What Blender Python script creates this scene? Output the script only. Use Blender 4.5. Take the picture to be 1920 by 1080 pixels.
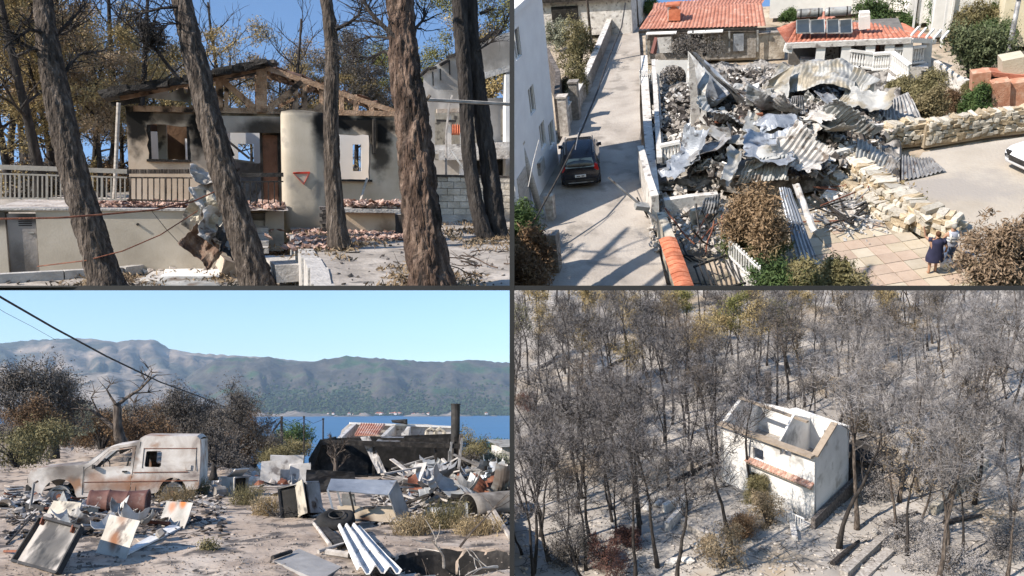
import bpy, bmesh, math, random
import numpy as np
from mathutils import Vector, Matrix, Euler, noise

for o in list(bpy.data.objects): bpy.data.objects.remove(o, do_unlink=True)
SC = bpy.context.scene
COL = SC.collection
R = math.radians
FPX, CX, CY = 1500.0, 959.5, 539.5

# ------------------------------------------------------------------ the four sites
def camray(x, y): return Vector(((x-CX)/FPX, 1.0, -(y-CY)/FPX))

class Site:
    """a level piece of ground with its own axes: X right, Y away, Z up, in metres"""
    def __init__(s, xc, yc, hy, vpx, h, scale):
        a = math.atan((vpx-CX)/FPX)
        d = camray(xc, hy)
        t = math.atan(d.z/(math.sin(a)*d.x+math.cos(a)))
        s.u = Vector((-math.sin(t)*math.sin(a), -math.sin(t)*math.cos(a), math.cos(t)))
        c = camray(xc, yc)
        s.r = c.cross(s.u).normalized(); s.f = s.u.cross(s.r); s.h = h; s.s = scale
    def setup(s, W):
        B = Matrix((s.r, s.f, s.u)).transposed()
        s.rot = (W @ B)
        s.M = Matrix.Translation(CAM_LOC) @ s.rot.to_4x4() @ Matrix.Scale(s.s, 4) @ Matrix.Translation((0,0,-s.h))
    def ldir(s, x, y):
        d = camray(x, y); return Vector((d.dot(s.r), d.dot(s.f), d.dot(s.u)))
    def g(s, x, y, Z=0.0):
        l = s.ldir(x, y); k = (Z-s.h)/l.z
        return Vector((l.x*k, l.y*k, Z))
    def d(s, x, y, Y):
        l = s.ldir(x, y); k = Y/l.y
        return Vector((l.x*k, Y, l.z*k+s.h))
    def back(s, p):
        q = s.r*p[0]+s.f*p[1]+s.u*(p[2]-s.h)
        return (CX+FPX*q.x/q.y, CY-FPX*q.z/q.y)

P1 = Site(480, 271, 280, 720, 2.9, 0.10)
P2 = Site(1437, 271, -420, 1330, 16.0, 0.07)
P3 = Site(480, 808, 775, CX, 2.0, 1.0)
P4 = Site(1437, 808, 138, 1480, 32.6, 0.25)
CAM_LOC = Vector((0, 0, 2.0))
_r0 = Vector((1,0,0)); W = Matrix((_r0, P3.u.cross(_r0), P3.u))            # site 3 is level in the world
for p in (P1, P2, P3, P4): p.setup(W)

# ------------------------------------------------------------------ camera, sky, sun
cam = bpy.data.cameras.new('camera'); cam.sensor_width = 36; cam.lens = FPX/1920*36
cam.clip_start = 0.05; cam.clip_end = 30000
cam.shift_x = 0.0
camo = bpy.data.objects.new('camera', cam); COL.objects.link(camo)
camo.matrix_world = Matrix.Translation(CAM_LOC) @ (W @ Matrix(((1,0,0),(0,0,-1),(0,1,0)))).to_4x4()
SC.camera = camo
SUN_CAM = Vector((-.69, -.48, .54)).normalized()          # towards the sun
S = (W @ SUN_CAM).normalized()
world = bpy.data.worlds.new('World'); SC.world = world; world.use_nodes = True
wn = world.node_tree.nodes; wl = world.node_tree.links
wn.clear()
wo = wn.new('ShaderNodeOutputWorld'); wb = wn.new('ShaderNodeBackground'); ws = wn.new('ShaderNodeTexSky')
ws.sky_type = 'NISHITA'; ws.sun_disc = False
ws.sun_elevation = math.asin(S.z); ws.sun_rotation = math.atan2(S.x, S.y)
ws.altitude = 0; ws.air_density = 1.0; ws.dust_density = 0.0; ws.ozone_density = 4.5
wb.inputs[1].default_value = 0.125
wl.new(ws.outputs[0], wb.inputs[0]); wl.new(wb.outputs[0], wo.inputs[0])
sl = bpy.data.lights.new('sun', 'SUN'); sl.energy = 5.0; sl.angle = R(0.53); sl.color = (1.0, .9, .78)
so = bpy.data.objects.new('sun', sl); COL.objects.link(so)
so.rotation_mode = 'QUATERNION'; so.rotation_quaternion = S.to_track_quat('Z', 'Y')
SC.view_settings.view_transform = 'Standard'; SC.view_settings.look = 'None'
SC.view_settings.exposure = 0.82; SC.view_settings.gamma = 1; SC.view_settings.use_curve_mapping = False
SC.cycles.max_bounces = 5; SC.cycles.diffuse_bounces = 3; SC.cycles.glossy_bounces = 2
SC.cycles.transmission_bounces = 2; SC.cycles.transparent_max_bounces = 6; SC.cycles.volume_bounces = 0
SC.cycles.use_denoising = True

# ------------------------------------------------------------------ materials
MATS = {}
def mat(name, cols, scale=3.0, rough=.85, bump=.3, metal=0.0, detail=6, bscale=None, stretch=(1,1,1), pos=None, spots=None, spot_scale=8, spot_th=.62, rand=0.0, spec=.3, dist=0.0, bd=.008):
    """cols: 2-4 colours blended by noise; spots: (colour) of a second, harder noise; bd: bump depth in metres"""
    if name in MATS: return MATS[name]
    m = bpy.data.materials.new(name); m.use_nodes = True
    n = m.node_tree.nodes; l = m.node_tree.links
    b = n['Principled BSDF']; b.inputs['Roughness'].default_value = rough; b.inputs['Metallic'].default_value = metal
    b.inputs['Specular IOR Level'].default_value = spec
    tc = n.new('ShaderNodeTexCoord'); mp = n.new('ShaderNodeMapping'); mp.inputs['Scale'].default_value = stretch
    l.new(tc.outputs['Object'], mp.inputs[0])
    oi = n.new('ShaderNodeObjectInfo')
    ad = n.new('ShaderNodeVectorMath'); ad.operation = 'ADD'
    mu = n.new('ShaderNodeMath'); mu.operation = 'MULTIPLY'; mu.inputs[1].default_value = 37.0
    l.new(oi.outputs['Random'], mu.inputs[0]); l.new(mp.outputs[0], ad.inputs[0]); l.new(mu.outputs[0], ad.inputs[1])
    vec = ad.outputs[0]
    no = n.new('ShaderNodeTexNoise'); no.inputs['Scale'].default_value = scale; no.inputs['Detail'].default_value = detail
    no.inputs['Roughness'].default_value = .6; no.inputs['Distortion'].default_value = dist
    l.new(vec, no.inputs['Vector'])
    cr = n.new('ShaderNodeValToRGB'); e = cr.color_ramp.elements
    k = len(cols); ps = pos or [.3+.4*i/(k-1) if k > 1 else .5 for i in range(k)]
    while len(e) < k: e.new(.5)
    for i in range(k):
        e[i].position = ps[i]; e[i].color = (*cols[i], 1)
    if k == 1: e[1].color = (*cols[0], 1)
    l.new(no.outputs[0], cr.inputs[0]); col = cr.outputs[0]
    if spots:
        s2 = n.new('ShaderNodeTexNoise'); s2.inputs['Scale'].default_value = spot_scale; s2.inputs['Detail'].default_value = 5
        l.new(vec, s2.inputs['Vector'])
        r2 = n.new('ShaderNodeMapRange'); r2.inputs[1].default_value = spot_th-.05; r2.inputs[2].default_value = spot_th+.06
        l.new(s2.outputs[0], r2.inputs[0])
        mx = n.new('ShaderNodeMix'); mx.data_type = 'RGBA'; l.new(r2.outputs[0], mx.inputs[0]); l.new(col, mx.inputs[6]); mx.inputs[7].default_value = (*spots, 1)
        col = mx.outputs[2]
    if rand:
        hs = n.new('ShaderNodeHueSaturation'); mr = n.new('ShaderNodeMapRange')
        mr.inputs[3].default_value = 1-rand; mr.inputs[4].default_value = 1+rand
        l.new(oi.outputs['Random'], mr.inputs[0]); l.new(mr.outputs[0], hs.inputs['Value']); l.new(col, hs.inputs['Color'])
        col = hs.outputs[0]
    l.new(col, b.inputs['Base Color'])
    if bump:
        bn = n.new('ShaderNodeTexNoise'); bn.inputs['Scale'].default_value = bscale or scale*6; bn.inputs['Detail'].default_value = 5
        l.new(vec, bn.inputs['Vector'])
        bp = n.new('ShaderNodeBump'); bp.inputs['Strength'].default_value = bump; bp.inputs['Distance'].default_value = bd
        l.new(bn.outputs[0], bp.inputs['Height']); l.new(bp.outputs[0], b.inputs['Normal'])
    MATS[name] = m
    m['col'] = 1
    return m

def soot(m, blobs, colr=(.012,.011,.01), noise_scale=2.2, amt=.55):
    """soot / rust stains: soft ellipses (cx,cy,cz, rx,ry,rz, strength) in the object's own coordinates"""
    n = m.node_tree.nodes; l = m.node_tree.links; b = n['Principled BSDF']
    src = b.inputs['Base Color'].links[0].from_socket
    tc = n.new('ShaderNodeTexCoord')
    no = n.new('ShaderNodeTexNoise'); no.inputs['Scale'].default_value = noise_scale; no.inputs['Detail'].default_value = 6
    l.new(tc.outputs['Object'], no.inputs['Vector'])
    acc = None
    for (cx,cy,cz,rx,ry,rz,st) in blobs:
        mp = n.new('ShaderNodeMapping'); mp.vector_type = 'TEXTURE'
        mp.inputs['Location'].default_value = (cx,cy,cz); mp.inputs['Scale'].default_value = (rx,ry,rz)
        l.new(tc.outputs['Object'], mp.inputs[0])
        ln = n.new('ShaderNodeVectorMath'); ln.operation = 'LENGTH'; l.new(mp.outputs[0], ln.inputs[0])
        ma = n.new('ShaderNodeMath'); ma.operation = 'MULTIPLY_ADD'; ma.inputs[1].default_value = amt*2; ma.inputs[2].default_value = -amt
        l.new(no.outputs[0], ma.inputs[0])
        su = n.new('ShaderNodeMath'); su.operation = 'ADD'; l.new(ln.outputs['Value'], su.inputs[0]); l.new(ma.outputs[0], su.inputs[1])
        mr = n.new('ShaderNodeMapRange'); mr.interpolation_type = 'SMOOTHSTEP'
        mr.inputs[1].default_value = 1.15; mr.inputs[2].default_value = .35; mr.inputs[3].default_value = 0; mr.inputs[4].default_value = st
        l.new(su.outputs[0], mr.inputs[0])
        if acc is None: acc = mr.outputs[0]
        else:
            mm = n.new('ShaderNodeMath'); mm.operation = 'MAXIMUM'; l.new(acc, mm.inputs[0]); l.new(mr.outputs[0], mm.inputs[1]); acc = mm.outputs[0]
    mx = n.new('ShaderNodeMix'); mx.data_type = 'RGBA'
    l.new(acc, mx.inputs[0]); l.new(src, mx.inputs[6]); mx.inputs[7].default_value = (*colr, 1)
    l.new(mx.outputs[2], b.inputs['Base Color'])
    return m

# ------------------------------------------------------------------ mesh building
class MB:
    def __init__(s): s.v = []; s.f = []; s.np = []
    def add(s, vs, fs):
        o = len(s.v); s.v.extend(vs); s.f.extend([tuple(i+o for i in f) for f in fs]); return s
    def box(s, c, d, rot=None, jit=0.0, taper=1.0):
        hx, hy, hz = d[0]/2, d[1]/2, d[2]/2; vs = []
        E = rot.to_matrix() if isinstance(rot, Euler) else (rot if rot is not None else None)
        for sx, sy, sz in ((-1,-1,-1),(1,-1,-1),(1,1,-1),(-1,1,-1),(-1,-1,1),(1,-1,1),(1,1,1),(-1,1,1)):
            k = taper if sz > 0 else 1
            p = Vector((sx*hx*k, sy*hy*k, sz*hz))
            if jit: p += Vector((RND.uniform(-jit,jit), RND.uniform(-jit,jit), RND.uniform(-jit,jit)))
            if E is not None: p = E @ p
            vs.append(tuple(p+Vector(c)))
        return s.add(vs, [(0,3,2,1),(4,5,6,7),(0,1,5,4),(1,2,6,5),(2,3,7,6),(3,0,4,7)])
    def bar(s, a, b, wd, ht=None, up=(0,0,1)):
        a = Vector(a); b = Vector(b); ht = ht or wd; d = b-a; L = d.length
        if L < 1e-6: return s
        z = d/L; x = Vector(up).cross(z)
        if x.length < 1e-3: x = Vector((1,0,0)).cross(z)
        x.normalize(); y = z.cross(x)
        vs = [tuple(q + x*sx*wd/2 + y*sy*ht/2) for q in (a, b) for sx, sy in ((-1,-1),(1,-1),(1,1),(-1,1))]
        return s.add(vs, [(0,3,2,1),(4,5,6,7),(0,1,5,4),(1,2,6,5),(2,3,7,6),(3,0,4,7)])
    def tube(s, pts, rad, n=6, cap=True, rough=0.0):
        pts = [Vector(p) for p in pts]; m = len(pts)
        if not hasattr(rad, '__len__'): rad = [rad]*m
        vs = []; ref = None
        for i, p in enumerate(pts):
            t = (pts[min(i+1,m-1)]-pts[max(i-1,0)])
            t = t.normalized() if t.length > 1e-9 else Vector((0,0,1))
            if ref is None: ref = Vector((1,0,0)) if abs(t.x) < .8 else Vector((0,1,0))
            x = (ref - t*ref.dot(t)); x = x.normalized() if x.length > 1e-6 else t.orthogonal().normalized(); ref = x; y = t.cross(x)
            for k in range(n):
                a = 2*math.pi*k/n; r = rad[i]
                if rough: r *= 1+rough*RND.uniform(-1,1)
                vs.append(tuple(p + x*(math.cos(a)*r) + y*(math.sin(a)*r)))
        fs = [(i*n+k, i*n+(k+1)%n, (i+1)*n+(k+1)%n, (i+1)*n+k) for i in range(m-1) for k in range(n)]
        if cap: fs += [tuple(range(n-1,-1,-1)), tuple((m-1)*n+k for k in range(n))]
        return s.add(vs, fs)
    def prism(s, poly, a, b):
        """poly: list of (u,v); a,b: functions (u,v)->point for the two faces"""
        n = len(poly); vs = [tuple(a(*p)) for p in poly]+[tuple(b(*p)) for p in poly]
        fs = [tuple(range(n-1,-1,-1)), tuple(range(n, 2*n))]+[(i, (i+1)%n, n+(i+1)%n, n+i) for i in range(n)]
        return s.add(vs, fs)
    def grid(s, fn, nu, nv, thick=0.0):
        vs = [tuple(fn(i/nu, j/nv)) for j in range(nv+1) for i in range(nu+1)]
        fs = [(j*(nu+1)+i, j*(nu+1)+i+1, (j+1)*(nu+1)+i+1, (j+1)*(nu+1)+i) for j in range(nv) for i in range(nu)]
        if not thick: return s.add(vs, fs)
        A = np.array(vs).reshape(nv+1, nu+1, 3)
        du = np.gradient(A, axis=1); dv = np.gradient(A, axis=0); N = np.cross(du, dv)
        N /= np.maximum(np.linalg.norm(N, axis=2, keepdims=True), 1e-9)
        Bk = (A - N*thick).reshape(-1, 3); o = len(vs)
        vs2 = vs+[tuple(p) for p in Bk]
        fs2 = fs+[tuple(o+i for i in reversed(f)) for f in fs]
        ring = [i for i in range(nu+1)]+[j*(nu+1)+nu for j in range(1, nv+1)]+[nv*(nu+1)+i for i in range(nu-1, -1, -1)]+[j*(nu+1) for j in range(nv-1, 0, -1)]
        for a, b in zip(ring, ring[1:]+ring[:1]): fs2.append((b, a, o+a, o+b))
        return s.add(vs2, fs2)
    def lathe(s, prof, n=12, c=(0,0,0), axis='z', cap=True):
        c = Vector(c); vs = []
        for r, z in prof:
            for k in range(n):
                a = 2*math.pi*k/n; p = (r*math.cos(a), r*math.sin(a), z)
                if axis == 'x': p = (p[2], p[0], p[1])
                if axis == 'y': p = (p[0], p[2], p[1])
                vs.append(tuple(Vector(p)+c))
        m = len(prof)
        fs = [(i*n+k, i*n+(k+1)%n, (i+1)*n+(k+1)%n, (i+1)*n+k) for i in range(m-1) for k in range(n)]
        if axis == 'y': fs = [f[::-1] for f in fs]
        if cap: fs += [tuple(range(n-1,-1,-1)), tuple((m-1)*n+k for k in range(n))]
        return s.add(vs, fs)
    def rock(s, c, d, jit=.25, sub=1, rot=None):
        bm = ICO[sub]; vs = []
        ox = RND.uniform(0,99)
        E = Euler((RND.uniform(0,6),RND.uniform(0,6),RND.uniform(0,6))).to_matrix() if rot is None else rot
        for p in bm[0]:
            q = Vector(p); k = 1+jit*noise.noise(q*1.7+Vector((ox,ox*.7,0)))*2
            q = E @ q
            vs.append((c[0]+q.x*d[0]/2*k, c[1]+q.y*d[1]/2*k, c[2]+q.z*d[2]/2*k))
        return s.add(vs, bm[1])
    def xf(s, M):
        s.v = [tuple(M @ Vector(p)) for p in s.v]; s.np = [(np.asarray(v)@np.array(M.to_3x3()).T+np.array(M.translation), k) for v, k in s.np]; return s
    def quads(s, V):            # V: (N,4,3) numpy
        s.np.append((V.reshape(-1,3), 4)); return s
    def tris(s, V):
        s.np.append((V.reshape(-1,3), 3)); return s
    def join(s, o):
        s.add(o.v, o.f); s.np += o.np; return s
    def mesh(s, name, m=None, smooth=False):
        me = bpy.data.meshes.new(name)
        if not s.np: me.from_pydata(s.v, [], s.f)
        else:
            V = [np.array(s.v, dtype=np.float32).reshape(-1,3)]; loops = [np.array([i for f in s.f for i in f], dtype=np.int32)]
            cnt = [np.array([len(f) for f in s.f], dtype=np.int32)]; o = len(s.v)
            for A, k in s.np:
                V.append(A.astype(np.float32)); loops.append(np.arange(o, o+len(A), dtype=np.int32)); cnt.append(np.full(len(A)//k, k, dtype=np.int32)); o += len(A)
            V = np.concatenate(V); loops = np.concatenate(loops); cnt = np.concatenate(cnt)
            me.vertices.add(len(V)); me.vertices.foreach_set('co', V.ravel())
            me.loops.add(len(loops)); me.loops.foreach_set('vertex_index', loops)
            me.polygons.add(len(cnt)); st = np.concatenate(([0], np.cumsum(cnt)[:-1])).astype(np.int32)
            me.polygons.foreach_set('loop_start', st); me.polygons.foreach_set('loop_total', cnt)
            me.update(calc_edges=True)
        if m: me.materials.append(m)
        if smooth: me.polygons.foreach_set('use_smooth', [True]*len(me.polygons))
        return me

RND = random.Random(7)
ICO = {}
for sub in (0, 1, 2, 3):
    bm = bmesh.new(); bmesh.ops.create_icosphere(bm, subdivisions=max(sub,1), radius=1) if sub else bmesh.ops.create_cube(bm, size=1.3)
    ICO[sub] = ([tuple(v.co) for v in bm.verts], [tuple(v.index for v in f.verts) for f in bm.faces]); bm.free()

ALL = []
def _set(o, label=None, cat=None, group=None, kind=None):
    if label: o['label'] = label
    if cat: o['category'] = cat
    if group: o['group'] = group
    if kind: o['kind'] = kind
def T(site, name, label, cat, loc=(0,0,0), rz=0.0, group=None, rot=None, sc=1.0):
    """an Empty at the thing's base that parents its parts"""
    o = bpy.data.objects.new(name, None); o.empty_display_size = .1; COL.objects.link(o)
    rm = rot.to_matrix().to_4x4() if isinstance(rot, Euler) else (rot.to_4x4() if rot is not None else Matrix.Rotation(rz, 4, 'Z'))
    o.matrix_world = site.M @ Matrix.Translation(loc) @ rm @ Matrix.Scale(sc, 4)
    _set(o, label, cat, group); ALL.append((site, o)); return o
def part(name, mb, m, parent, smooth=False, loc=None, kind=None, label=None, rot=None):
    me = mb if isinstance(mb, bpy.types.Mesh) else mb.mesh(name, m, smooth)
    o = bpy.data.objects.new(name, me); COL.objects.link(o); o.parent = parent
    if loc is not None: o.location = loc
    if rot is not None: o.rotation_euler = rot
    if kind: o['kind'] = kind
    if label: o['label'] = label
    return o
def one(site, name, mb, m, label=None, cat=None, loc=(0,0,0), rz=0.0, group=None, kind=None, smooth=False, rot=None):
    """a thing (or piece of the setting) that is one mesh"""
    me = mb if isinstance(mb, bpy.types.Mesh) else mb.mesh(name, m, smooth)
    o = bpy.data.objects.new(name, me); COL.objects.link(o)
    rm = rot.to_matrix().to_4x4() if isinstance(rot, Euler) else (rot.to_4x4() if rot is not None else Matrix.Rotation(rz, 4, 'Z'))
    o.matrix_world = site.M @ Matrix.Translation(loc) @ rm
    _set(o, label, cat, group, kind); ALL.append((site, o)); return o
def dup(site, root, loc, rz=0.0, label=None, group=None, sc=1.0, rot=None, mats=None):
    r = root.copy(); COL.objects.link(r)
    rm = rot.to_matrix().to_4x4() if isinstance(rot, Euler) else Matrix.Rotation(rz, 4, 'Z')
    r.matrix_world = site.M @ Matrix.Translation(loc) @ rm @ Matrix.Scale(sc, 4)
    if label: r['label'] = label
    if group: r['group'] = group
    for ch in root.children:
        c = ch.copy(); COL.objects.link(c); c.parent = r; c.matrix_parent_inverse = ch.matrix_parent_inverse.copy()
        for g_ in ch.children:
            d = g_.copy(); COL.objects.link(d); d.parent = c
    ALL.append((site, r)); return r

def fbm(x, y, z=0.0, o=4):
    return noise.fractal(Vector((x, y, z)), 1.0, 2.0, o)
def U(a, b): return RND.uniform(a, b)
def clear_dist(x, y, pts): return min(((x-a)**2+(y-b)**2)**.5 for a, b in pts) if pts else 99

# ---- sheets and rubble
def crumple(w, h, amp, fr=1.5, nu=10, nv=10, seed=0, curl=0.0, thick=.006, corr=0.0, pitch=.1, edge=0.0, octv=3, fold=0.0):
    """a bent sheet lying in local XY, centred"""
    mb = MB()
    if corr: nu = max(nu, int(w/pitch*4))
    def fn(a, b):
        x = (a-.5)*w; y = (b-.5)*h
        z = amp*fbm(x*fr+seed*3.1, y*fr+seed*1.7, seed, octv) + curl*((a-.5)**2+.6*(b-.5)**2)*4
        if corr: z += corr*math.sin(2*math.pi*x/pitch)
        if fold:      # sharp creases in two directions
            t = seed*1.3; z += fold*(abs(((x*math.cos(t)+y*math.sin(t))*.75+seed*.37) % 2-1)+.6*abs(((x*math.cos(t+1.2)+y*math.sin(t+1.2))*1.1+seed*.71) % 2-1))
        if edge:
            x += edge*fbm(y*3, seed*2.0, 1)*(1 if a > .9 else -1 if a < .1 else 0); y += edge*fbm(x*3, seed*2.0, 5)*(1 if b > .9 else -1 if b < .1 else 0)
        return (x + amp*.5*fbm(y*fr, x*fr, seed+9, 2), y, z)
    return mb.grid(fn, nu, nv, thick)

# ---- trees
def branch_path(p, d, L, seg, wob, up=0.0, rnd=RND):
    pts = [Vector(p)]; d = Vector(d).normalized()
    for i in range(seg):
        d = (d + Vector((rnd.uniform(-wob,wob), rnd.uniform(-wob,wob), rnd.uniform(-wob,wob)+up))).normalized()
        pts.append(pts[-1]+d*(L/seg))
    return pts, d
def leafquads(C, size, rs, n, spread, flat=.6, aspect=1.6):
    """n small leaf faces about each centre C (K,3)"""
    C = np.repeat(np.asarray(C, dtype=np.float64), n, axis=0); N = len(C)
    P = C + rs.normal(0, 1, (N,3))*np.array([spread, spread, spread*flat])
    a = rs.normal(0, 1, (N,3)); a /= np.linalg.norm(a, axis=1, keepdims=True)
    b = np.cross(a, rs.normal(0, 1, (N,3))); b /= np.maximum(np.linalg.norm(b, axis=1, keepdims=True), 1e-6)
    sz = size*rs.uniform(.5, 1.3, (N,1)); a = a*sz*aspect; b = b*sz
    return np.stack([P-a*.5, P+b*.35, P+a*.5, P-b*.35], axis=1)
def grow(seed, H, r0, lean=(0,0), fork=.55, nb=9, blen=.35, lv=2, twigs=6, tw_len=.5, wob=.12, trunk_n=7, up=.06, sp=.9, tk=.012, top_r=.25, first=.45, b_ang=.6):
    """returns trunk MB, branch MB, tip points"""
    rnd = random.Random(seed); tr = MB(); br = MB(); tips = []
    seg = 9
    pts = [Vector((0,0,-.3))]; d = Vector((lean[0], lean[1], 1)).normalized()
    for i in range(seg):
        d = (d + Vector((rnd.uniform(-wob,wob)*.5, rnd.uniform(-wob,wob)*.5, .08))).normalized(); pts.append(pts[-1]+d*(H/seg))
    rr = [r0*(1-(1-top_r)*(i/seg)**.9) for i in range(seg+1)]; rr[0] = r0*1.35; rr[1] = r0*1.08
    tr.tube(pts, rr, trunk_n, rough=.06)
    def at(t):
        k = min(int(t*seg), seg-1); return pts[k].lerp(pts[k+1], t*seg-k), rr[k]
    def rec(p, d, L, r, lev):
        bp, d2 = branch_path(p, d, L, 4, .22, up, rnd)
        br.tube(bp, [r, r*.8, r*.62, r*.45, r*.3], 4 if lev else 5, cap=False)
        if lev >= lv:
            tips.append(tuple(bp[-1])); tips.append(tuple(bp[2]))
            for k in range(twigs):
                q = bp[rnd.randint(1,4)]; dd = (d2 + Vector((rnd.uniform(-1,1), rnd.uniform(-1,1), rnd.uniform(-.6,1))) * .9).normalized()
                ll = tw_len*rnd.uniform(.5,1.2); mid = q + dd*ll*.5 + Vector((rnd.uniform(-.1,.1),rnd.uniform(-.1,.1),.05))*ll
                br.tube([q, mid, q+dd*ll], [tk, tk*.8, tk*.4], 3, cap=False); tips.append(tuple(q+dd*ll))
            return
        for k in range(3 if lev else 4):
            q = bp[rnd.randint(1,4)]; dd = (d2 + Vector((rnd.uniform(-1,1), rnd.uniform(-1,1), rnd.uniform(-.35,.8)))*sp).normalized()
            rec(q, dd, L*rnd.uniform(.5,.75), r*.55, lev+1)
    for k in range(nb):
        t = first+(1-first)*(k+rnd.random()*.8)/nb; t = min(t, .999)
        p, r = at(t); a = k*2.4+rnd.uniform(-.5,.5)
        dd = Vector((math.cos(a), math.sin(a), b_ang+t*.5))
        rec(p, dd, H*blen*(1.15-t*.5)*rnd.uniform(.7,1.2), r*.45, 1)
    return tr, br, tips
def bush_mb(seed, rx, ry, rz, nclump, per, size, spread, hollow=.45, aspect=1.6):
    rs = np.random.RandomState(seed)
    # several lobes of unequal size make an uneven outline; sprays stick out of them
    nl = 11; lt = rs.uniform(0, 2*np.pi, nl); le = rs.uniform(.25, .72, nl); lz = rs.uniform(.12, .78, nl); lr = rs.uniform(.2, .46, nl)*(1.15-.45*lz); le *= np.sqrt(np.maximum(.15, 1-.75*lz**2))
    k = rs.randint(0, nl, nclump); d = rs.normal(0, 1, (nclump, 3)); d /= np.linalg.norm(d, axis=1, keepdims=True)
    rad = lr[k]*(hollow+(1-hollow)*rs.uniform(0, 1, nclump)**.5)*(1+.35*(rs.uniform(0, 1, nclump) > .88))
    C = np.stack([1.16*rx*(le[k]*np.cos(lt[k])+rad*d[:,0]), 1.16*ry*(le[k]*np.sin(lt[k])+rad*d[:,1]), 1.14*rz*(lz[k]+rad*d[:,2]*.9)], axis=1)
    C[:,2] = np.maximum(C[:,2], .08)
    keep = rs.uniform(0, 1, nclump); mb = MB()
    mb.quads(leafquads(C[keep < .6], size, rs, per, spread*.8, .8, aspect)); mb.quads(leafquads(C[keep >= .6], size*.62, rs, int(per*1.3), spread*1.25, .9, aspect*1.3))
    mb.quads(leafquads(C[keep > .93]*np.array([1.08,1.08,1.06]), size*1.3, rs, max(3, per//4), spread*.6, 1, aspect*1.5))
    return mb
def bush_stems(seed, rx, ry, rz, n=9):
    rnd = random.Random(seed); mb = MB()
    for k in range(n):
        a = rnd.uniform(0, 6.28); e = rnd.uniform(.2, .75)
        p = Vector((math.cos(a)*rx*e, math.sin(a)*ry*e, rz*rnd.uniform(.55,.9)))
        mb.tube([Vector((p.x*.08, p.y*.08, -.05)), p*.45+Vector((0,0,rz*.1)), p], [.05*rz**.5, .03*rz**.5, .008], 5)
    return mb
def bush(site, name, label, cat, loc, rx, ry, rz, m, seed, nclump=160, per=24, size=.09, spread=.16, group=None, stem=None, aspect=1.6):
    t = T(site, name, label, cat, loc, group=group)
    part('stems', bush_stems(seed, rx, ry, rz), stem or MATS['char_bark'], t)
    part('foliage', bush_mb(seed, rx, ry, rz, nclump, per, size, spread, aspect=aspect), m, t)
    return t
# ------------------------------------------------------------------ shared materials
char = mat('char_bark', [(.012,.011,.011),(.035,.03,.028),(.075,.066,.06)], 6, .9, .6, stretch=(1,1,.25))
mat('grey_bark', [(.022,.018,.016),(.075,.06,.05),(.2,.165,.14)], 11, .95, 1.0, stretch=(1,1,.2), bscale=22, bd=.012)
mat('brown_bark', [(.025,.016,.012),(.1,.066,.05),(.25,.18,.14)], 9, .95, 1.0, stretch=(1,1,.22), bscale=20, bd=.012, spots=(.02,.016,.014), spot_scale=3, spot_th=.57)
mat('ash_twig', [(.06,.055,.054),(.12,.11,.106),(.2,.185,.178)], 4, .9, 0)
mat('ash_pale', [(.14,.13,.125),(.26,.245,.235),(.36,.34,.33)], 4, .9, 0, rand=.2)
mat('steel_dark', [(.018,.018,.018),(.03,.03,.03)], 3, .5, .05)
mat('white_ash_metal', [(.28,.265,.25),(.43,.41,.39),(.58,.56,.54)], 2.5, .6, .2, spots=(.16,.13,.11), spot_scale=3, spot_th=.6)
mat('grey_metal', [(.12,.12,.125),(.25,.25,.255),(.42,.42,.42)], 2.2, .55, .15, metal=.25, spots=(.09,.06,.045), spot_scale=4, spot_th=.63, rand=.25)
mat('zinc', [(.19,.193,.192),(.3,.305,.3),(.45,.45,.44)], 1.6, .5, .15, metal=.2, spots=(.16,.13,.11), spot_scale=2.4, spot_th=.6, rand=.25)
mat('blue_zinc', [(.17,.19,.225),(.27,.295,.335),(.4,.425,.46)], 1.6, .45, .15, metal=.25, spots=(.1,.1,.11), spot_scale=2.4, spot_th=.62)
mat('black_metal', [(.012,.012,.012),(.03,.028,.027),(.06,.055,.052)], 3, .7, .3)
mat('rust', [(.08,.03,.02),(.17,.065,.04),(.27,.12,.07)], 5, .85, .4)
mat('drum_brown', [(.07,.03,.025),(.125,.06,.05),(.2,.11,.09)], 3, .7, .35, spots=(.22,.18,.16), spot_scale=5, spot_th=.64)
mat('beige_metal', [(.3,.27,.22),(.42,.38,.31),(.5,.46,.4)], 2.5, .6, .15, spots=(.1,.09,.08), spot_scale=3, spot_th=.6)
mat('tan_board', [(.3,.24,.19),(.42,.35,.29),(.55,.48,.41)], 3, .85, .2, stretch=(1,6,1))
mat('pale_wood', [(.28,.25,.22),(.42,.38,.34),(.55,.51,.47)], 3, .85, .3, stretch=(1,1,6))
mat('char_wood', [(.01,.01,.01),(.028,.025,.023),(.07,.062,.056)], 5, .9, .5)
mat('soot_and_shade', [(.008,.008,.008),(.018,.017,.016),(.04,.037,.035)], 3, .9, .3)  # black of real soot, also used on slabs that stand for shade
mat('rubble_grey', [(.17,.15,.135),(.3,.275,.25),(.46,.43,.4)], 5, .95, .3, rand=.35)
mat('rubble_dark', [(.03,.028,.026),(.08,.07,.065),(.17,.15,.14)], 5, .95, .3, rand=.4)
mat('white_paint', [(.68,.67,.65),(.78,.77,.75)], 2, .75, .1)
mat('white_slab', [(.38,.36,.34),(.53,.51,.485),(.65,.63,.61)], 2.5, .85, .3, spots=(.2,.18,.17), spot_scale=3.5, spot_th=.63, rand=.12)
mat('dry_straw', [(.2,.15,.08),(.34,.26,.15),(.45,.36,.23)], 3, .95, 0, rand=.2)
mat('dry_olive', [(.09,.085,.04),(.17,.15,.075),(.27,.23,.13)], 1.4, .9, 0, rand=.1)
mat('brown_leaf', [(.06,.036,.022),(.13,.08,.045),(.25,.17,.1)], 1.1, .9, 0, rand=.2)
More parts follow.
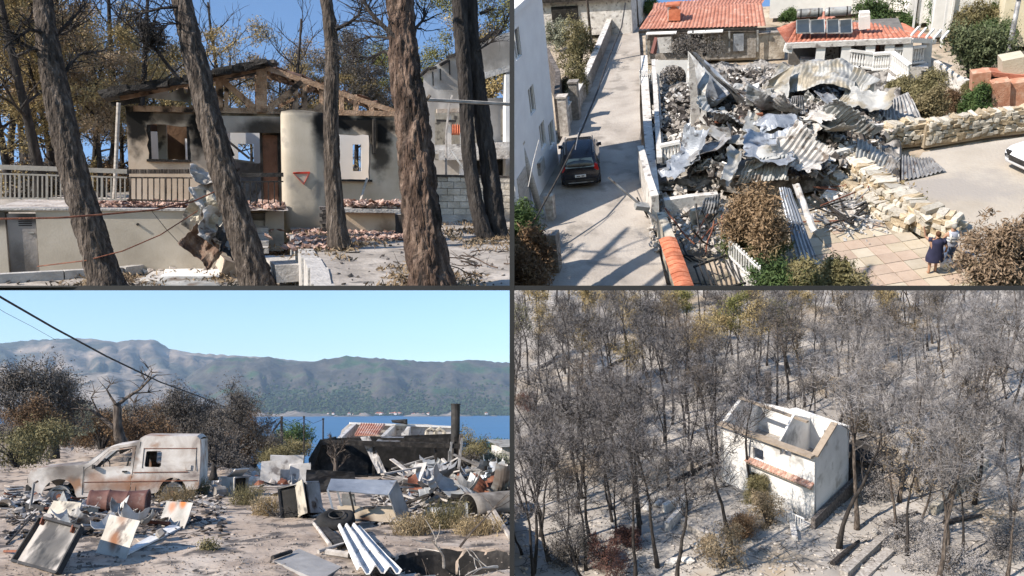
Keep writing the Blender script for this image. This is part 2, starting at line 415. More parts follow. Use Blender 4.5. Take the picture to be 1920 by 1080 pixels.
mat('brown_needles', [(.12,.085,.055),(.24,.175,.11),(.38,.29,.19)], 1.0, .9, 0, rand=.2)
mat('green_leaf', [(.025,.05,.015),(.06,.1,.03),(.12,.16,.06)], 1.2, .8, 0, rand=.2)
mat('sage_leaf', [(.12,.13,.09),(.22,.23,.17),(.34,.35,.27)], 1.2, .85, 0)
mat('grey_leaf', [(.05,.045,.042),(.1,.09,.082),(.19,.17,.15)], 1.2, .9, 0, rand=.2)
mat('tile_red', [(.3,.09,.045),(.45,.15,.08),(.55,.22,.13)], 3, .85, .2, rand=.22)
mat('rubber', [(.012,.012,.012),(.028,.027,.027)], 5, .9, .3)

# ------------------------------------------------------------------ steel stand that carries the two upper sites
t = T(P3, 'display_stand', 'dark steel cross of post and rails dividing the four scenes', 'display stand')
t.matrix_world = Matrix.Translation(CAM_LOC) @ W.to_4x4(); t['kind'] = 'structure'
t['category'] = 'display stand'
ALL.pop()
yb = 1.02; wd = 9/FPX*yb
part('post', MB().box((0, yb, 0), (wd, wd*1.6, 1.5)), MATS['steel_dark'], t)
part('rail', MB().box((-.5-wd/2, yb, 0), (1.0, wd*1.5, wd)), MATS['steel_dark'], t)
part('rail', MB().box((.5+wd/2, yb, 0), (1.0, wd*1.5, wd)), MATS['steel_dark'], t)

# ------------------------------------------------------------------ site 3: bay with burned van
def gz3(x, y):
    z = -.062*max(0, y-21)
    z += .05*fbm(x*.5, y*.5, 1) + .025*fbm(x*2.1, y*2.1, 4)*(1 if y < 30 else 0)
    if y > 95: z -= (y-95)*.06
    px = 480+1560*x/max(y, 1)
    z += 3.3*max(0, min(1, (500-px)/70))*max(0, min(1, (y-38)/20))*(1+.2*fbm(px*.02, y*.05, 3))
    a = math.hypot((x-PIT.x)/.85, (y-PIT.y)/.85)
    if a < 1.25 and y < 14: z -= 1.0*max(0, min(1, (1.1-a)*4))
    return z
PIT = P3.g(850, 1052)
m_g3 = mat('burned_soil', [(.27,.205,.155),(.41,.33,.262),(.52,.445,.37)], .9, .95, .35, bscale=12, bd=.04, detail=9, spots=(.1,.085,.075), spot_scale=2.2, spot_th=.56)
mb = MB(); ys = [7*(130/7)**(j/150) for j in range(151)]
def g3(a, b):
    y = 7*(130/7)**b; x = y*(-.38+.76*a); return (x, y, gz3(x, y))
mb.grid(g3, 130, 190)
one(P3, 'ground', mb, m_g3, kind='structure', smooth=True)
one(P3, 'pit', MB().grid(lambda a, b: (PIT.x+.85*1.12*b*math.cos(6.2832*a), PIT.y+.85*1.12*b*math.sin(6.2832*a), gz3(PIT.x+.85*1.12*b*math.cos(6.2832*a), PIT.y+.85*1.12*b*math.sin(6.2832*a))+.035-.06*max(0, b-.9)*8+.03*fbm(math.cos(6.2832*a)*5, math.sin(6.2832*a)*5, b*4)), 64, 30), mat('pit_char_shade', [(.008,.008,.008),(.02,.018,.017),(.045,.04,.036)], 6, .95, .4), kind='structure')  # char lining kept near black, the hollow's shade put into its colour
m_sea = mat('sea_water', [(.004,.075,.19),(.008,.1,.25)], .02, .35, .25, bscale=.9, spec=.35, stretch=(.25,1,1))
one(P3, 'sea', MB().grid(lambda a, b: ((90+3300*b**1.6)*(-.5+a), 90+3300*b**1.6, -6), 20, 60), m_sea, kind='structure')

def ridge(name, prof, Y0, Y1, hb, amp, m, seed, p=1.0, xr=(-80, 962)):
    xs = [a for a, b in prof]; ysx = [b for a, b in prof]
    def fn(a, b):
        px = xr[0]+(xr[1]-xr[0])*a; py = np.interp(px, xs, ysx)
        top = P3.d(px, py, Y1); Y = Y0+(Y1-Y0)*min(b, 1.0); q = P3.d(px, py, Y)
        k = min(b, 1)
        if b > 1: Y = Y1+(b-1)*1500; q = P3.d(px, py, Y); z = top.z-(b-1)*220
        else:
            gul = fbm(px*.012+seed, b*1.1, seed, 5)+.5*abs(fbm(px*.03+seed*2, b*2.0, 3, 4))
            z = hb+(top.z-hb)*k**p + amp*gul*min(1, 4*k*(1-k)+.03)+ (8*fbm(px*.09, seed, 2, 3) if b > .9 else 0)
        return (q.x, Y, z)
    one(P3, name, MB().grid(fn, 150, 56), m, kind='structure', smooth=True)
m_far = mat('burned_hill', [(.07,.058,.048),(.16,.13,.1),(.34,.275,.215)], .0042, .95, .8, bscale=.006, bd=60, detail=14, spots=(.045,.05,.04), spot_scale=.0035, spot_th=.53)
m_near = mat('dark_hill', [(.024,.026,.02),(.05,.046,.038),(.095,.08,.065),(.19,.155,.125)], .006, .95, .8, bscale=.008, bd=40, detail=14, spots=(.028,.06,.022), spot_scale=.006, spot_th=.56)
m_pale = mat('pale_hill', [(.13,.115,.1),(.23,.2,.17),(.34,.3,.26)], .01, .95, .8, bscale=.012, bd=25, detail=14, spots=(.06,.06,.055), spot_scale=.012, spot_th=.6)
ridge('far_hills', [(-80,650),(8,642),(60,637),(150,634),(172,635),(215,641),(245,637),(290,636),(300,642),(315,652),(350,660),(400,664),(480,668),(700,690),(960,700)], 3600, 5200, -6, 75, m_far, 3)
ridge('near_hills', [(-80,800),(270,780),(330,730),(358,700),(400,676),(440,670),(480,671),(506,668),(530,677),(575,679),(600,675),(650,667),(690,671),(740,674),(800,677),(830,678),(880,674),(925,677),(962,681)], 3050, 4000, -6, 48, m_near, 11)
ridge('pale_hills', [(-80,708),(8,702),(60,698),(120,703),(150,699),(200,697),(250,700),(300,702),(335,712),(365,730),(395,752),(430,772),(470,781),(962,790)], 2200, 2900, -6, 22, m_pale, 7)
# scrub and a shore village on the far side
rs = np.random.RandomState(5); v = MB()
for k in range(2600):
    px = U(470, 958); Y = 3040+abs(RND.gauss(0, 190)); b = (Y-3050)/950
    top = np.interp(px, [470,506,530,575,650,740,830,962], [671,668,677,679,667,674,678,681])
    zt = P3.d(px, top, 4000).z; q = P3.d(px, 700, Y)
    z = -6+(zt+6)*max(b, 0)
    v.rock((q.x, Y, z+2+U(0,14)*min(1, b*6+.1)), (U(6,17), U(6,17), U(6,13)), .3, 0)
one(P3, 'far_scrub', v, mat('far_green', [(.02,.035,.015),(.045,.07,.028)], .01, .95, 0, rand=0), kind='stuff')
vill = None
for k in range(34):
    px = RND.choice([RND.gauss(705, 55), RND.gauss(740, 30), U(560, 950)]); Y = 3040+U(0, 30)
    if px > 950: px = 800
    q = P3.d(px, 776, Y); w = U(7, 13)
    if vill is None:
        hb = MB().box((0,0,3), (10,9,6)); rb = MB().prism([(-5.6,6),(5.6,6),(0,8.6)], lambda a,b: (a,-5,b), lambda a,b: (a,5,b))
        vill = T(P3, 'shore_house', 'tiny pale house on the far shore of the bay', 'house', (q.x, Y, -5+max(0,(Y-3050)*.06)+U(0,5)), group='houses along the far shore')
        part('wall', hb, MATS['white_slab'], vill); part('roof', rb, MATS['tile_red'], vill)
    else: dup(P3, vill, (q.x, Y, -5+max(0,(Y-3050)*.06)+U(0,4)), U(-.5,.5), sc=w/11)

# air over the bay
def haze():
    m = bpy.data.materials.new('haze'); m.use_nodes = True; n = m.node_tree.nodes; n.clear()
    o = n.new('ShaderNodeOutputMaterial'); v = n.new('ShaderNodeVolumePrincipled')
    v.inputs['Color'].default_value = (.55,.75,1,1); v.inputs['Density'].default_value = HAZE; v.inputs['Anisotropy'].default_value = .1
    m.node_tree.links.new(v.outputs[0], o.inputs['Volume'])
    b = MB().box((-500, 3300, 265), (9000, 8000, 690)).mesh('haze', m)
    ob = bpy.data.objects.new('haze', b); COL.objects.link(ob); ob['kind'] = 'stuff'
HAZE = 0.85e-4
haze()
# ------------------------------------------------------------------ plates with holes, and helpers for things set by a traced outline
def plate(outer, holes, mp, thick, mb=None, sub=0):
    """flat outline (u,v) with holes -> slab; mp(u, v, t) places a point, t=0 front, t=thick back"""
    mb = mb or MB(); bm = bmesh.new(); loops = []
    for lp in [outer]+list(holes):
        vs = [bm.verts.new((u, v, 0)) for u, v in lp]
        for i in range(len(vs)): bm.edges.new((vs[i], vs[(i+1) % len(vs)]))
    bm.verts.index_update(); off = 0
    for lp in [outer]+list(holes): loops.append(list(range(off, off+len(lp)))); off += len(lp)
    bmesh.ops.triangle_fill(bm, edges=bm.edges[:], use_beauty=True)
    co = [(v.co.x, v.co.y) for v in bm.verts]; tris = []
    for f in bm.faces:
        t = [v.index for v in f.verts]
        a, b, c = (co[i] for i in t)
        if (b[0]-a[0])*(c[1]-a[1])-(b[1]-a[1])*(c[0]-a[0]) < 0: t.reverse()
        tris.append(t)
    bm.free(); n = len(co)
    vs = [tuple(mp(u, v, 0)) for u, v in co]+[tuple(mp(u, v, thick)) for u, v in co]
    fs = [tuple(t) for t in tris]+[tuple(i+n for i in reversed(t)) for t in tris]
    for li, lp in enumerate(loops):
        A = sum(co[lp[i]][0]*co[lp[(i+1) % len(lp)]][1]-co[lp[(i+1) % len(lp)]][0]*co[lp[i]][1] for i in range(len(lp)))
        for i in range(len(lp)):
            a, b = lp[i], lp[(i+1) % len(lp)]
            if (A > 0) != (li > 0): fs.append((b, a, a+n, b+n))
            else: fs.append((a, b, b+n, a+n))
    return mb.add(vs, fs)
def rect(x0, y0, x1, y1): return [(x0,y0),(x1,y0),(x1,y1),(x0,y1)]
def arc(cx, cy, rx, ry, a0, a1, n): return [(cx+rx*math.cos(R(a0+(a1-a0)*i/n)), cy+ry*math.sin(R(a0+(a1-a0)*i/n))) for i in range(n+1)]
def wornrect(x0, y0, x1, y1, j=.04, n=5):
    """a rectangular opening with chipped edges"""
    c = [(x0,y0),(x1,y0),(x1,y1),(x0,y1)]; out = []
    for i in range(4):
        a, b = c[i], c[(i+1)%4]
        for k in range(n):
            t = k/n; out.append((a[0]+(b[0]-a[0])*t+U(-j,j)*(k > 0), a[1]+(b[1]-a[1])*t+U(-j,j)*(k > 0)))
    return out
def quadsheet(site, name, pts, thick, m, label, cat, group=None, amp=.02, nu=8, nv=8, rim=0.0, corr=0, parts=None):
    """a sheet spanning four points (local to the site): a,b,c,d in order"""
    a, b, c, d = [Vector(p) for p in pts]; o = (a+b+c+d)/4; sd = U(0, 50)
    nrm = (b-a).cross(d-a).normalized()
    def fn(u, v):
        p = a.lerp(b, u).lerp(d.lerp(c, u), v) - o
        p += nrm*(amp*fbm(u*2.3+sd, v*2.3, sd, 3) + (corr*math.sin(u*math.pi*2*parts) if corr else 0))
        if rim:
            e = min(u, 1-u, v, 1-v)
            if e < .04: p += nrm*rim
        return p
    if corr: nu = parts*6
    return one(site, name, MB().grid(fn, nu, nv, thick), m, label, cat, o, group=group)

# ------------------------------------------------------------------ the burned van
van_paint = mat('van_paint', [(.15,.12,.11),(.4,.35,.31),(.54,.5,.46),(.66,.63,.6)], 1.5, .7, .15, dist=.6, spots=(.27,.15,.09), spot_scale=1.7, spot_th=.6)
soot(van_paint,[(-1.0,0,.75,.7,3,.3,.75),(.4,0,1.25,.16,3,.5,.7),(.15,0,.35,.7,3,.2,.7)],(.1,.085,.075),5)
soot(van_paint,[(.35,0,.45,.8,3,.22,.7),(-.4,0,.5,.25,3,.3,.55),(1.2,0,.4,.35,3,.2,.6)],(.26,.12,.06),5)
def build_van():
    Y = 18.4; p0 = P3.g(210, 937); k = p0.y/FPX
    t = T(P3, 'burned_van', 'burned out white panel van with scorched rusty doors and empty windows', 'van', (p0.x, p0.y+.1, gz3(p0.x, p0.y)-.06), R(-4))
    kx = (P3.d(230,900,p0.y).x-P3.d(190,900,p0.y).x)/40; kz = (P3.d(210,880,p0.y).z-P3.d(210,920,p0.y).z)/40
    m = lambda x, y: ((x-210)*kx, (937-y)*kz)                       # traced side view in metres
    L, Rr = -.02, 1.5
    low = [(52,915),(52,896)]
    def tum(v): return max(0, v-.75)*.13
    mpN = lambda u, v, tt: (u, L+tum(v)+tt, v)
    mpF = lambda u, v, tt: (u, Rr-tum(v)-tt, v)
    archF = [m(107+31*math.cos(R(a)), 921-31*math.sin(R(a))) for a in range(172, -1, -14)]
    archR = [m(324+27*math.cos(R(a)), 918-27*math.sin(R(a))) for a in range(174, -1, -18)]
    outer = [m(*q) for q in [(50,900),(48,884),(53,873),(70,869),(110,866),(150,864),(158,861),(193,833),(206,829),(249,823),(253,815),(263,811),(365,812),(372,818),(375,850),(376,902),(374,914)]]
    bottom = [m(354,916)]+archR[::-1]+[m(292,920), m(240,923), m(142,925)]+archF[::-1]+[m(72,918)]
    door_cut = [m(*q) for q in [(153,917),(152,873),(168,862),(196,836),(247,829),(245,870),(242,917)]]
    winR = [m(*q) for q in [(267,842),(269,840),(295,840),(298,843),(298,868),(295,871),(268,870),(266,867)]]
    outline = outer+bottom
    side = plate(outline, [winR, door_cut], mpN, .03)
    far = plate(outline, [winR, door_cut], mpF, .03)
    body = part('body', side.join(far), van_paint, t)
    b2 = MB()
    top = [(53,873),(70,869),(110,866),(150,864),(158,861)]
    def strip(q0, q1, c=0.0, e=.0):
        (u0,v0),(u1,v1) = m(*q0), m(*q1)
        for i in range(6):
            f0, f1 = i/6, (i+1)/6
            z = lambda f: c*math.sin(math.pi*f)
            ya = lambda v, f: (L+tum(v)+e)+(Rr-L-2*tum(v)-2*e)*f
            b2.add([(u0,ya(v0,f0),v0+z(f0)),(u1,ya(v1,f0),v1+z(f0)),(u1,ya(v1,f1),v1+z(f1)),(u0,ya(v0,f1),v0+z(f1))], [(0,1,2,3)])
    for q0, q1 in zip(top, top[1:]): strip(q0, q1, .035, .006)
    part('hood', b2, van_paint, body); b2 = MB()
    for q0, q1 in [((193,833),(206,829)),((206,829),(249,823)),((249,823),(253,815)),((253,815),(263,811)),((263,811),(365,812)),((365,812),(372,818))]: strip(q0, q1, .05, .006)
    part('roof', b2, van_paint, body); b2 = MB()
    for q0, q1 in [((50,900),(48,884)),((48,884),(53,873)),((372,818),(375,850)),((375,850),(376,902)),((376,902),(374,914))]: strip(q0, q1, 0, .006)
    part('end_panel', b2, van_paint, body)
    pil = MB()
    u0, v0 = m(158,861); u1, v1 = m(193,833)
    for f in (.04, .96):
        ya = lambda v: (L+tum(v))+(Rr-L-2*tum(v))*f
        pil.bar((u0,ya(v0),v0), (u1,ya(v1),v1), .05)
    pil.bar((u0, L+.05, v0+.01), (u0, Rr-.05, v0+.01), .06)
    part('windscreen_frame', pil, MATS['grey_metal'], t)
    # door with its window opening
    dw = [m(*q) for q in [(172,869),(199,839),(240,834),(239,868)]]
    dc = [(a*.972+(m(200,880)[0])*.028, b*.972+m(200,880)[1]*.028) for a, b in door_cut]
    d = part('door', plate(dc, [dw], lambda u,v,tt: (u, L-.006+tum(v)+tt, v), .03), van_paint, t)
    u, v = m(229, 878); part('handle', MB().box((u, L+tum(v)-.02, v), (.11,.025,.035)), MATS['black_metal'], d)
    mir = MB(); u, v = m(170, 868); mir.box((u, L-.06, v), (.05,.1,.09)); part('mirror_stub', mir, MATS['black_metal'], d)
    # swage lines, mud strip and inside
    tr = MB()
    for y0, xa, xb in ((835,262,366),(880,245,352),(897,153,372)):
        (ua, va), (ub, vb) = m(xa, y0), m(xb, y0+.5)
        tr.bar((ua, L+tum(va)-.004, va), (ub, L+tum(vb)-.004, vb), .012, .018)
    part('side_moulding', tr, MATS['rust'], body)
    sm = MB()
    for xa,ya,xb,yb_ in ((254,822,252,918),(262,834,262,872),(366,834,367,878),(150,868,151,920)):
        (ua, va), (ub, vb) = m(xa, ya), m(xb, yb_); sm.bar((ua, L+tum(va)-.003, va), (ub, L+tum(vb)-.003, vb), .012, .012)
    part('panel_seam', sm, MATS['black_metal'], body, kind='stuff')
    u, v = m(352, 872); part('fuel_flap', MB().box((u, L+tum(v)-.006, v), (.13, .012, .13)), van_paint, body)
    inn = MB(); u, v = m(250, 880); inn.box((u+.0, .74, .7), (.04, 1.36, .9)); inn.box((m(300,0)[0], .74, .18), (1.9, 1.3, .06)); inn.box((m(180,0)[0], .74, .2), (1.2,1.3,.06))
    part('bulkhead', inn, MATS['soot_and_shade'], t)
    for y0 in (.35, 1.1):
        st = MB(); u, v = m(222, 905); st.tube([(u,y0-.2,v),(u+.12,y0-.2,v+.62),(u+.12,y0+.2,v+.62),(u,y0+.2,v)], .02, 6)
        for j in range(5): st.tube([(u+.02*j,y0-.2,v+.12*j),(u+.02*j,y0+.2,v+.12*j)], .009, 5)
        part('seat_frame', st, MATS['black_metal'], t)
    sw = MB(); u, v = m(185, 872); pts = [(u+.06*math.cos(a)*.5, .4+.19*math.cos(a), v+.19*math.sin(a)) for a in [i*math.pi/8 for i in range(17)]]
    sw.tube(pts, .012, 5, cap=False); part('steering_wheel', sw, MATS['black_metal'], t)
    gr = MB(); u, v = m(47, 888); gr.box((u, .74, v-.05), (.05,1.3,.12)); gr.box((u+.02,.74,v-.22),(.09,1.45,.14)); part('bumper', gr, MATS['black_metal'], t)
    for y0 in (.12, 1.36):
        hl = MB(); hl.lathe([(.02,0),(.085,.03),(.09,.05)], 12, (u-.005, y0+ (.04 if y0 < 1 else -.04), v+.1), 'x'); part('headlight', hl, MATS['black_metal'], t)
    for cx, cy, y0 in ((107,925,.1),(324,923,.1),(107,925,1.4),(324,923,1.4)):
        u, v = m(cx, cy); r = .25
        w = MB(); w.lathe([(r,-.07),(r*1.02,-.06),(r*.86,-.05),(r*.82,.0),(r*.86,.06),(r*1.02,.07),(r,.08)], 20, (u,y0,v+.02), 'y', cap=False)
        w.lathe([(.02,.02),(r*.5,.015),(r*.55,-.02),(r*.84,-.02)], 20, (u,y0,v+.02), 'y', cap=False)
        ww = part('wheel', w, MATS['grey_metal'], t)
        wl = MB().lathe([(.06,-.06),(.06,.03)], 10, (u,y0,v+.02), 'y'); part('hub', wl, MATS['rust'], ww)
    au = MB(); 
    for cx in (107, 324): u, v = m(cx, 921); au.tube([(u,.1,v),(u,1.4,v)], .035, 6); au.box((u,.74,v+.12),(.66,1.36,.03))
    part('axle', au, MATS['soot_and_shade'], t)
build_van()

# ------------------------------------------------------------------ scrap in front
q = P3.g(222, 962); 
mb = MB(); prof = [(.02,-.55),(.235,-.55),(.245,-.53),(.232,-.5),(.232,-.2),(.246,-.185),(.232,-.17),(.23,.16),(.246,.175),(.232,.19),(.232,.5),(.245,.53),(.235,.55),(.2,.55),(.19,.5),(.02,.5)]
mb.lathe(prof, 22, (0,0,0), 'x'); mb.v = [(x, y+.03*fbm(x*2,z*3,1), z+.045*fbm(x*2.5,y*3,2)) for x,y,z in mb.v]
one(P3, 'oil_drum', mb, MATS['drum_brown'], 'rusty brown steel drum lying on its side below the van', 'drum', (q.x, q.y, .22), R(-6), smooth=True)
def pz(x, y, z=0.0):          # photo point resting on the bay ground
    a = P3.g(x, y, z); return Vector((a.x, a.y, z+gz3(a.x, a.y)*(z == 0)))
def lean(x, y, base): return P3.d(x, y, base.y)
def leanback(x, y, base, back): return P3.d(x, y, base.y+back)
tray_m = soot(mat('tray_paint', [(.22,.2,.18),(.36,.33,.3),(.46,.42,.38)], 2, .6, .2, spots=(.06,.055,.05), spot_scale=2.2, spot_th=.56), [(.1,.1,.2,.6,.5,.5,.8)])
a, b = pz(28,1052), pz(112,1078)
A = T(P3, 'metal_tray', 'scorched shallow metal tray propped up in the near left corner', 'metal tray', (a+b)/2)
o = (a+b)/2; c, d = leanback(156, 992, b, .45)-o, leanback(80, 972, a, .45)-o; a, b = a-o, b-o
nrm = (b-a).cross(d-a).normalized()
part('panel', MB().grid(lambda u,v: a.lerp(b,u).lerp(d.lerp(c,u),v)+nrm*.008*fbm(u*3,v*3,1), 10, 10, .006), tray_m, A)
for s_, e_ in ((a,b),(b,c),(c,d),(d,a)): part('rim', MB().bar(s_+nrm*.03, e_+nrm*.03, .035, .07, up=nrm), MATS['black_metal'], A)
for f in (.1,.85): part('bracket', MB().bar(d.lerp(c,f)+nrm*.05, a.lerp(b,f).lerp(d.lerp(c,f),.86)+nrm*.03, .03,.05,up=nrm), MATS['rust'], A)
sheet_m = soot(mat('sheet_b', [(.3,.27,.23),(.42,.39,.34),(.5,.47,.42)], 2.5, .6, .2, spots=(.12,.1,.09), spot_scale=4, spot_th=.6), [(-.03,.0,-.08,.13,.4,.16,1),(.0,.1,.25,.14,.4,.12,.7)], (.2,.085,.035))
def leaning(name, px, label, cat, m, thick=.008, back=.3, amp=.015, group=None):
    a, b = pz(*px[0]), pz(*px[1]); return quadsheet(P3, name, [a, b, leanback(*px[2], b, back), leanback(*px[3], a, back)], thick, m, label, cat, group, amp)
leaning('sheet_metal', [(178,1036),(234,1048),(262,976),(205,964)], 'beige metal panel with a rust ring leaning by the tray', 'metal panel', sheet_m)
sheet_c = soot(mat('sheet_c', [(.2,.19,.17),(.33,.31,.28),(.42,.39,.36)], 2.5, .65, .2), [(-.12,.1,.17,.13,.4,.16,1),(.13,.1,.2,.09,.4,.13,1)], (.42,.13,.03))
leaning('sheet_metal', [(297,982),(343,992),(362,942),(312,939)], 'thin grey panel with two orange rust patches', 'metal panel', sheet_c)
leaning('sheet_metal', [(95,925),(122,956),(126,942),(112,902)], 'grey triangular sheet standing on end by the front wheel', 'metal panel', MATS['zinc'], back=.05)
leaning('sheet_metal', [(82,972),(140,976),(152,942),(100,938)], 'tan dented sheet lying behind the tray', 'metal panel', MATS['beige_metal'], back=.3)
def flatboard(name, px, m, label, cat, th=.03, lift=.02, group=None, amp=.008):
    P = [pz(*q)+Vector((0,0,lift)) for q in px]
    return quadsheet(P3, name, P, th, m, label, cat, group, amp)
flatboard('long_board', [(233,1046),(246,1030),(322,985),(338,992)], MATS['white_paint'], 'long white board lying on the soil', 'board')
flatboard('short_board', [(246,1010),(262,1018),(310,992),(298,984)], MATS['tan_board'], 'weathered tan board lying beside the long white one', 'board')
t = T(P3, 'rod_bundle', 'small bundle of rusty brown rods near the white board', 'rod bundle', pz(295, 988)+Vector((0,0,.05)), R(-28))
for k in range(7): part('rod', MB().bar((-.2,U(-.05,.05),U(0,.07)), (.22,U(-.05,.05),U(0,.07)), .022), MATS['rust'], t)
a = pz(168, 968); t = T(P3, 'metal_box', 'small pale box standing behind the drum end', 'box', a, R(15))
part('shell', MB().box((0,0,.1),(.26,.2,.2)), MATS['beige_metal'], t); part('lid', MB().box((.01,0,.21),(.3,.24,.015),Euler((0,.2,0))), MATS['white_ash_metal'], t)
a = pz(56, 955); one(P3, 'angle_post', MB().bar((0,0,0),(.02,.02,.55),.04).bar((.02,.02,.55),(.1,.02,.6),.04), MATS['grey_metal'], 'bent grey post standing by the front of the van', 'post', a)
for i,(x0,y0,x1,y1,lab) in enumerate([(8,1010,92,938,'thin pale bar slanting up to the grey triangle'),(12,1018,64,978,'short dark bar beside the slanting pale one'),(8,1030,36,1046,'rusty bar lying in the near left corner'),(8,912,60,902,'grey strip lying left of the bent post'),(8,940,85,962,'dark beam lying left of the drum')]):
    a, b = pz(x0,y0), pz(x1,y1); o = (a+b)/2
    one(P3, 'scrap_bar', MB().bar(a-o+Vector((0,0,.02)), b-o+Vector((0,0,.12)), [.025,.025,.03,.05,.09][i]), [MATS['pale_wood'],MATS['char_wood'],MATS['rust'],MATS['grey_metal'],MATS['black_metal']][i], lab, 'scrap bar', o)
mb = crumple(1.0, .7, .22, 2.4, 18, 12, 3, thick=.004); one(P3, 'crumpled_cloth', mb, MATS['white_ash_metal'], 'crumpled whitish sheet at the left edge below the van nose', 'sheet', pz(35,950)+Vector((0,0,.1)), R(30), smooth=True)
for i in range(5):
    flatboard('stacked_board', [(8+i*3,918-i*7),(42+i,906-i*5),(46,896-i*4),(10,905-i*7)], [MATS['tan_board'],MATS['grey_metal']][i%2], ['pale board at the bottom of the stack left of the van','grey sheet second in the stack left of the van','tan board midway in the stack left of the van','grey sheet near the top of the stack left of the van','tan board on top of the stack left of the van'][i], 'board', .02, .03+.05*i, 'boards stacked left of the van')
# fridge shell
a = pz(440, 926); t = T(P3, 'fridge_shell', 'burned white fridge shell with dark open front beyond the van', 'fridge', a, R(38))
w_, h_, dd = .42, .46, .5
for nm, c, d_ in (('side', (-w_/2,0,h_/2),(.03,dd,h_)),('side',(w_/2,0,h_/2),(.03,dd,h_)),('top',(0,0,h_),(w_+.04,dd,.03)),('back',(0,dd/2,h_/2),(w_,.03,h_))):
    part(nm, MB().box(c, d_, jit=.012), MATS['white_ash_metal'], t)
part('liner', MB().box((0,.05,h_/2),(w_-.04,dd-.12,h_-.05)), MATS['soot_and_shade'], t); part('door', MB().box((-.02,-.1,h_+.1),(w_,.03,.4),Euler((1.0,0,0))), MATS['white_ash_metal'], t)
one(P3, 'motor_casing', MB().lathe([(.02,-.16),(.13,-.16),(.14,.1),(.1,.15),(.02,.15)],12,axis='x'), MATS['rubble_grey'], 'grey cylinder casing lying in front of the fridge shell', 'casing', pz(412,930)+Vector((0,0,.12)), R(30))
for i,(x0,y0,x1,y1) in enumerate([(462,892,576,889),(460,898,578,895)]):
    a, b = P3.g(x0,y0), P3.g(x1,y1); a.z = gz3(a.x,a.y)+.08; b.z = gz3(b.x,b.y)+.08; o = (a+b)/2
    one(P3, 'long_pole', MB().tube([a-o, b-o], .035, 6), MATS['pale_wood'], ['far pale pole lying across the yard beyond the fridge','near pale pole lying across the yard beyond the fridge'][i], 'pole', o)
# cabinet
a = pz(566, 968); t = T(P3, 'metal_cabinet', 'tipped metal cabinet with a beige door half off', 'cabinet', a, R(-30), rot=Euler((R(-6),R(-14),R(-32))))
for nm,c,d_ in (('side',(-.32,0,.32),(.02,.5,.6)),('side',(.32,0,.32),(.02,.5,.6)),('top',(0,0,.63),(.66,.52,.02)),('back',(0,.25,.32),(.64,.02,.6))): part(nm, MB().box(c,d_,jit=.015), MATS['grey_metal'], t)
part('liner', MB().box((0,.02,.31),(.58,.4,.56)), MATS['soot_and_shade'], t); part('door', MB().box((.2,-.32,.32),(.5,.02,.62),Euler((0,0,-.7)),.02), MATS['beige_metal'], t)
mb = MB()
for k in range(26):
    x = U(-.5,.5); mb.tube([(x,U(-.3,.3),U(0,.05)),(x+U(-.2,.2),U(-.3,.3),U(.08,.3)),(x+U(-.4,.4),U(-.3,.3),U(0,.05))], .006, 4)
one(P3, 'wire_tangle', mb, MATS['black_metal'], 'tangle of burned wires under the tipped cabinet', 'wires', pz(552,968))
quadsheet(P3, 'bent_sheet', [pz(572,912),pz(668,908),lean(664,884,pz(668,908)),lean(574,880,pz(572,912))], .01, MATS['black_metal'], 'dark bent sheet standing behind the blue grey frame', 'metal sheet', amp=.06)
# the blue-grey hood frame
a = pz(690, 985); t = T(P3, 'cooker_frame', 'blue grey metal frame with a scorched tan hob panel', 'metal frame', a)
def q_(x, y, dy): return P3.d(x, y, a.y+dy)-a
part('top_panel', MB().grid(lambda u,v: q_(612,918,0).lerp(q_(730,928,0),u).lerp(q_(620,897,.45).lerp(q_(744,900,.45),u),v)+Vector((0,0,.01*fbm(u*4,v*4,2))),8,6,.015), MATS['blue_zinc'], t)
part('side_panel', MB().prism([(728,926,0),(744,900,.45),(768,962,.4),(748,981,0)], lambda x,y,d: q_(x,y,d), lambda x,y,d: q_(x,y,d)-Vector((.02,0,0))), MATS['zinc'], t)
for x0,y0,x1,y1,dy in ((614,918,624,957,0),(632,920,640,950,.3),(655,921,664,962,.02)): part('leg', MB().bar(q_(x0,y0,dy), q_(x1,y1,dy), .035), MATS['blue_zinc'] if x0 != 655 else MATS['char_wood'], t)
part('back_panel', MB().prism([(640,925),(664,925),(668,952),(640,952)], lambda x,y: q_(x,y,.45), lambda x,y: q_(x,y,.47)), MATS['grey_metal'], t)
hob = soot(mat('hob_paint', [(.42,.34,.25),(.55,.46,.35)], 2, .7, .2), [(-.05,.1,.02,.16,.4,.2,1),(.02,-.1,-.02,.1,.4,.3,.6)], (.05,.025,.015))
part('hob_panel', MB().grid(lambda u,v: q_(636,975,0).lerp(q_(746,978,0),u).lerp(q_(632,948,.3).lerp(q_(736,950,.3),u),v)+Vector((0,0,.03*fbm(u*3,v*3,5))),8,6,.015), hob, t)
part('burner_ring', MB().lathe([(.03,0),(.1,.0),(.11,.03),(.05,.04)],14,q_(691,958,.15)+Vector((0,0,.05))), MATS['black_metal'], t)
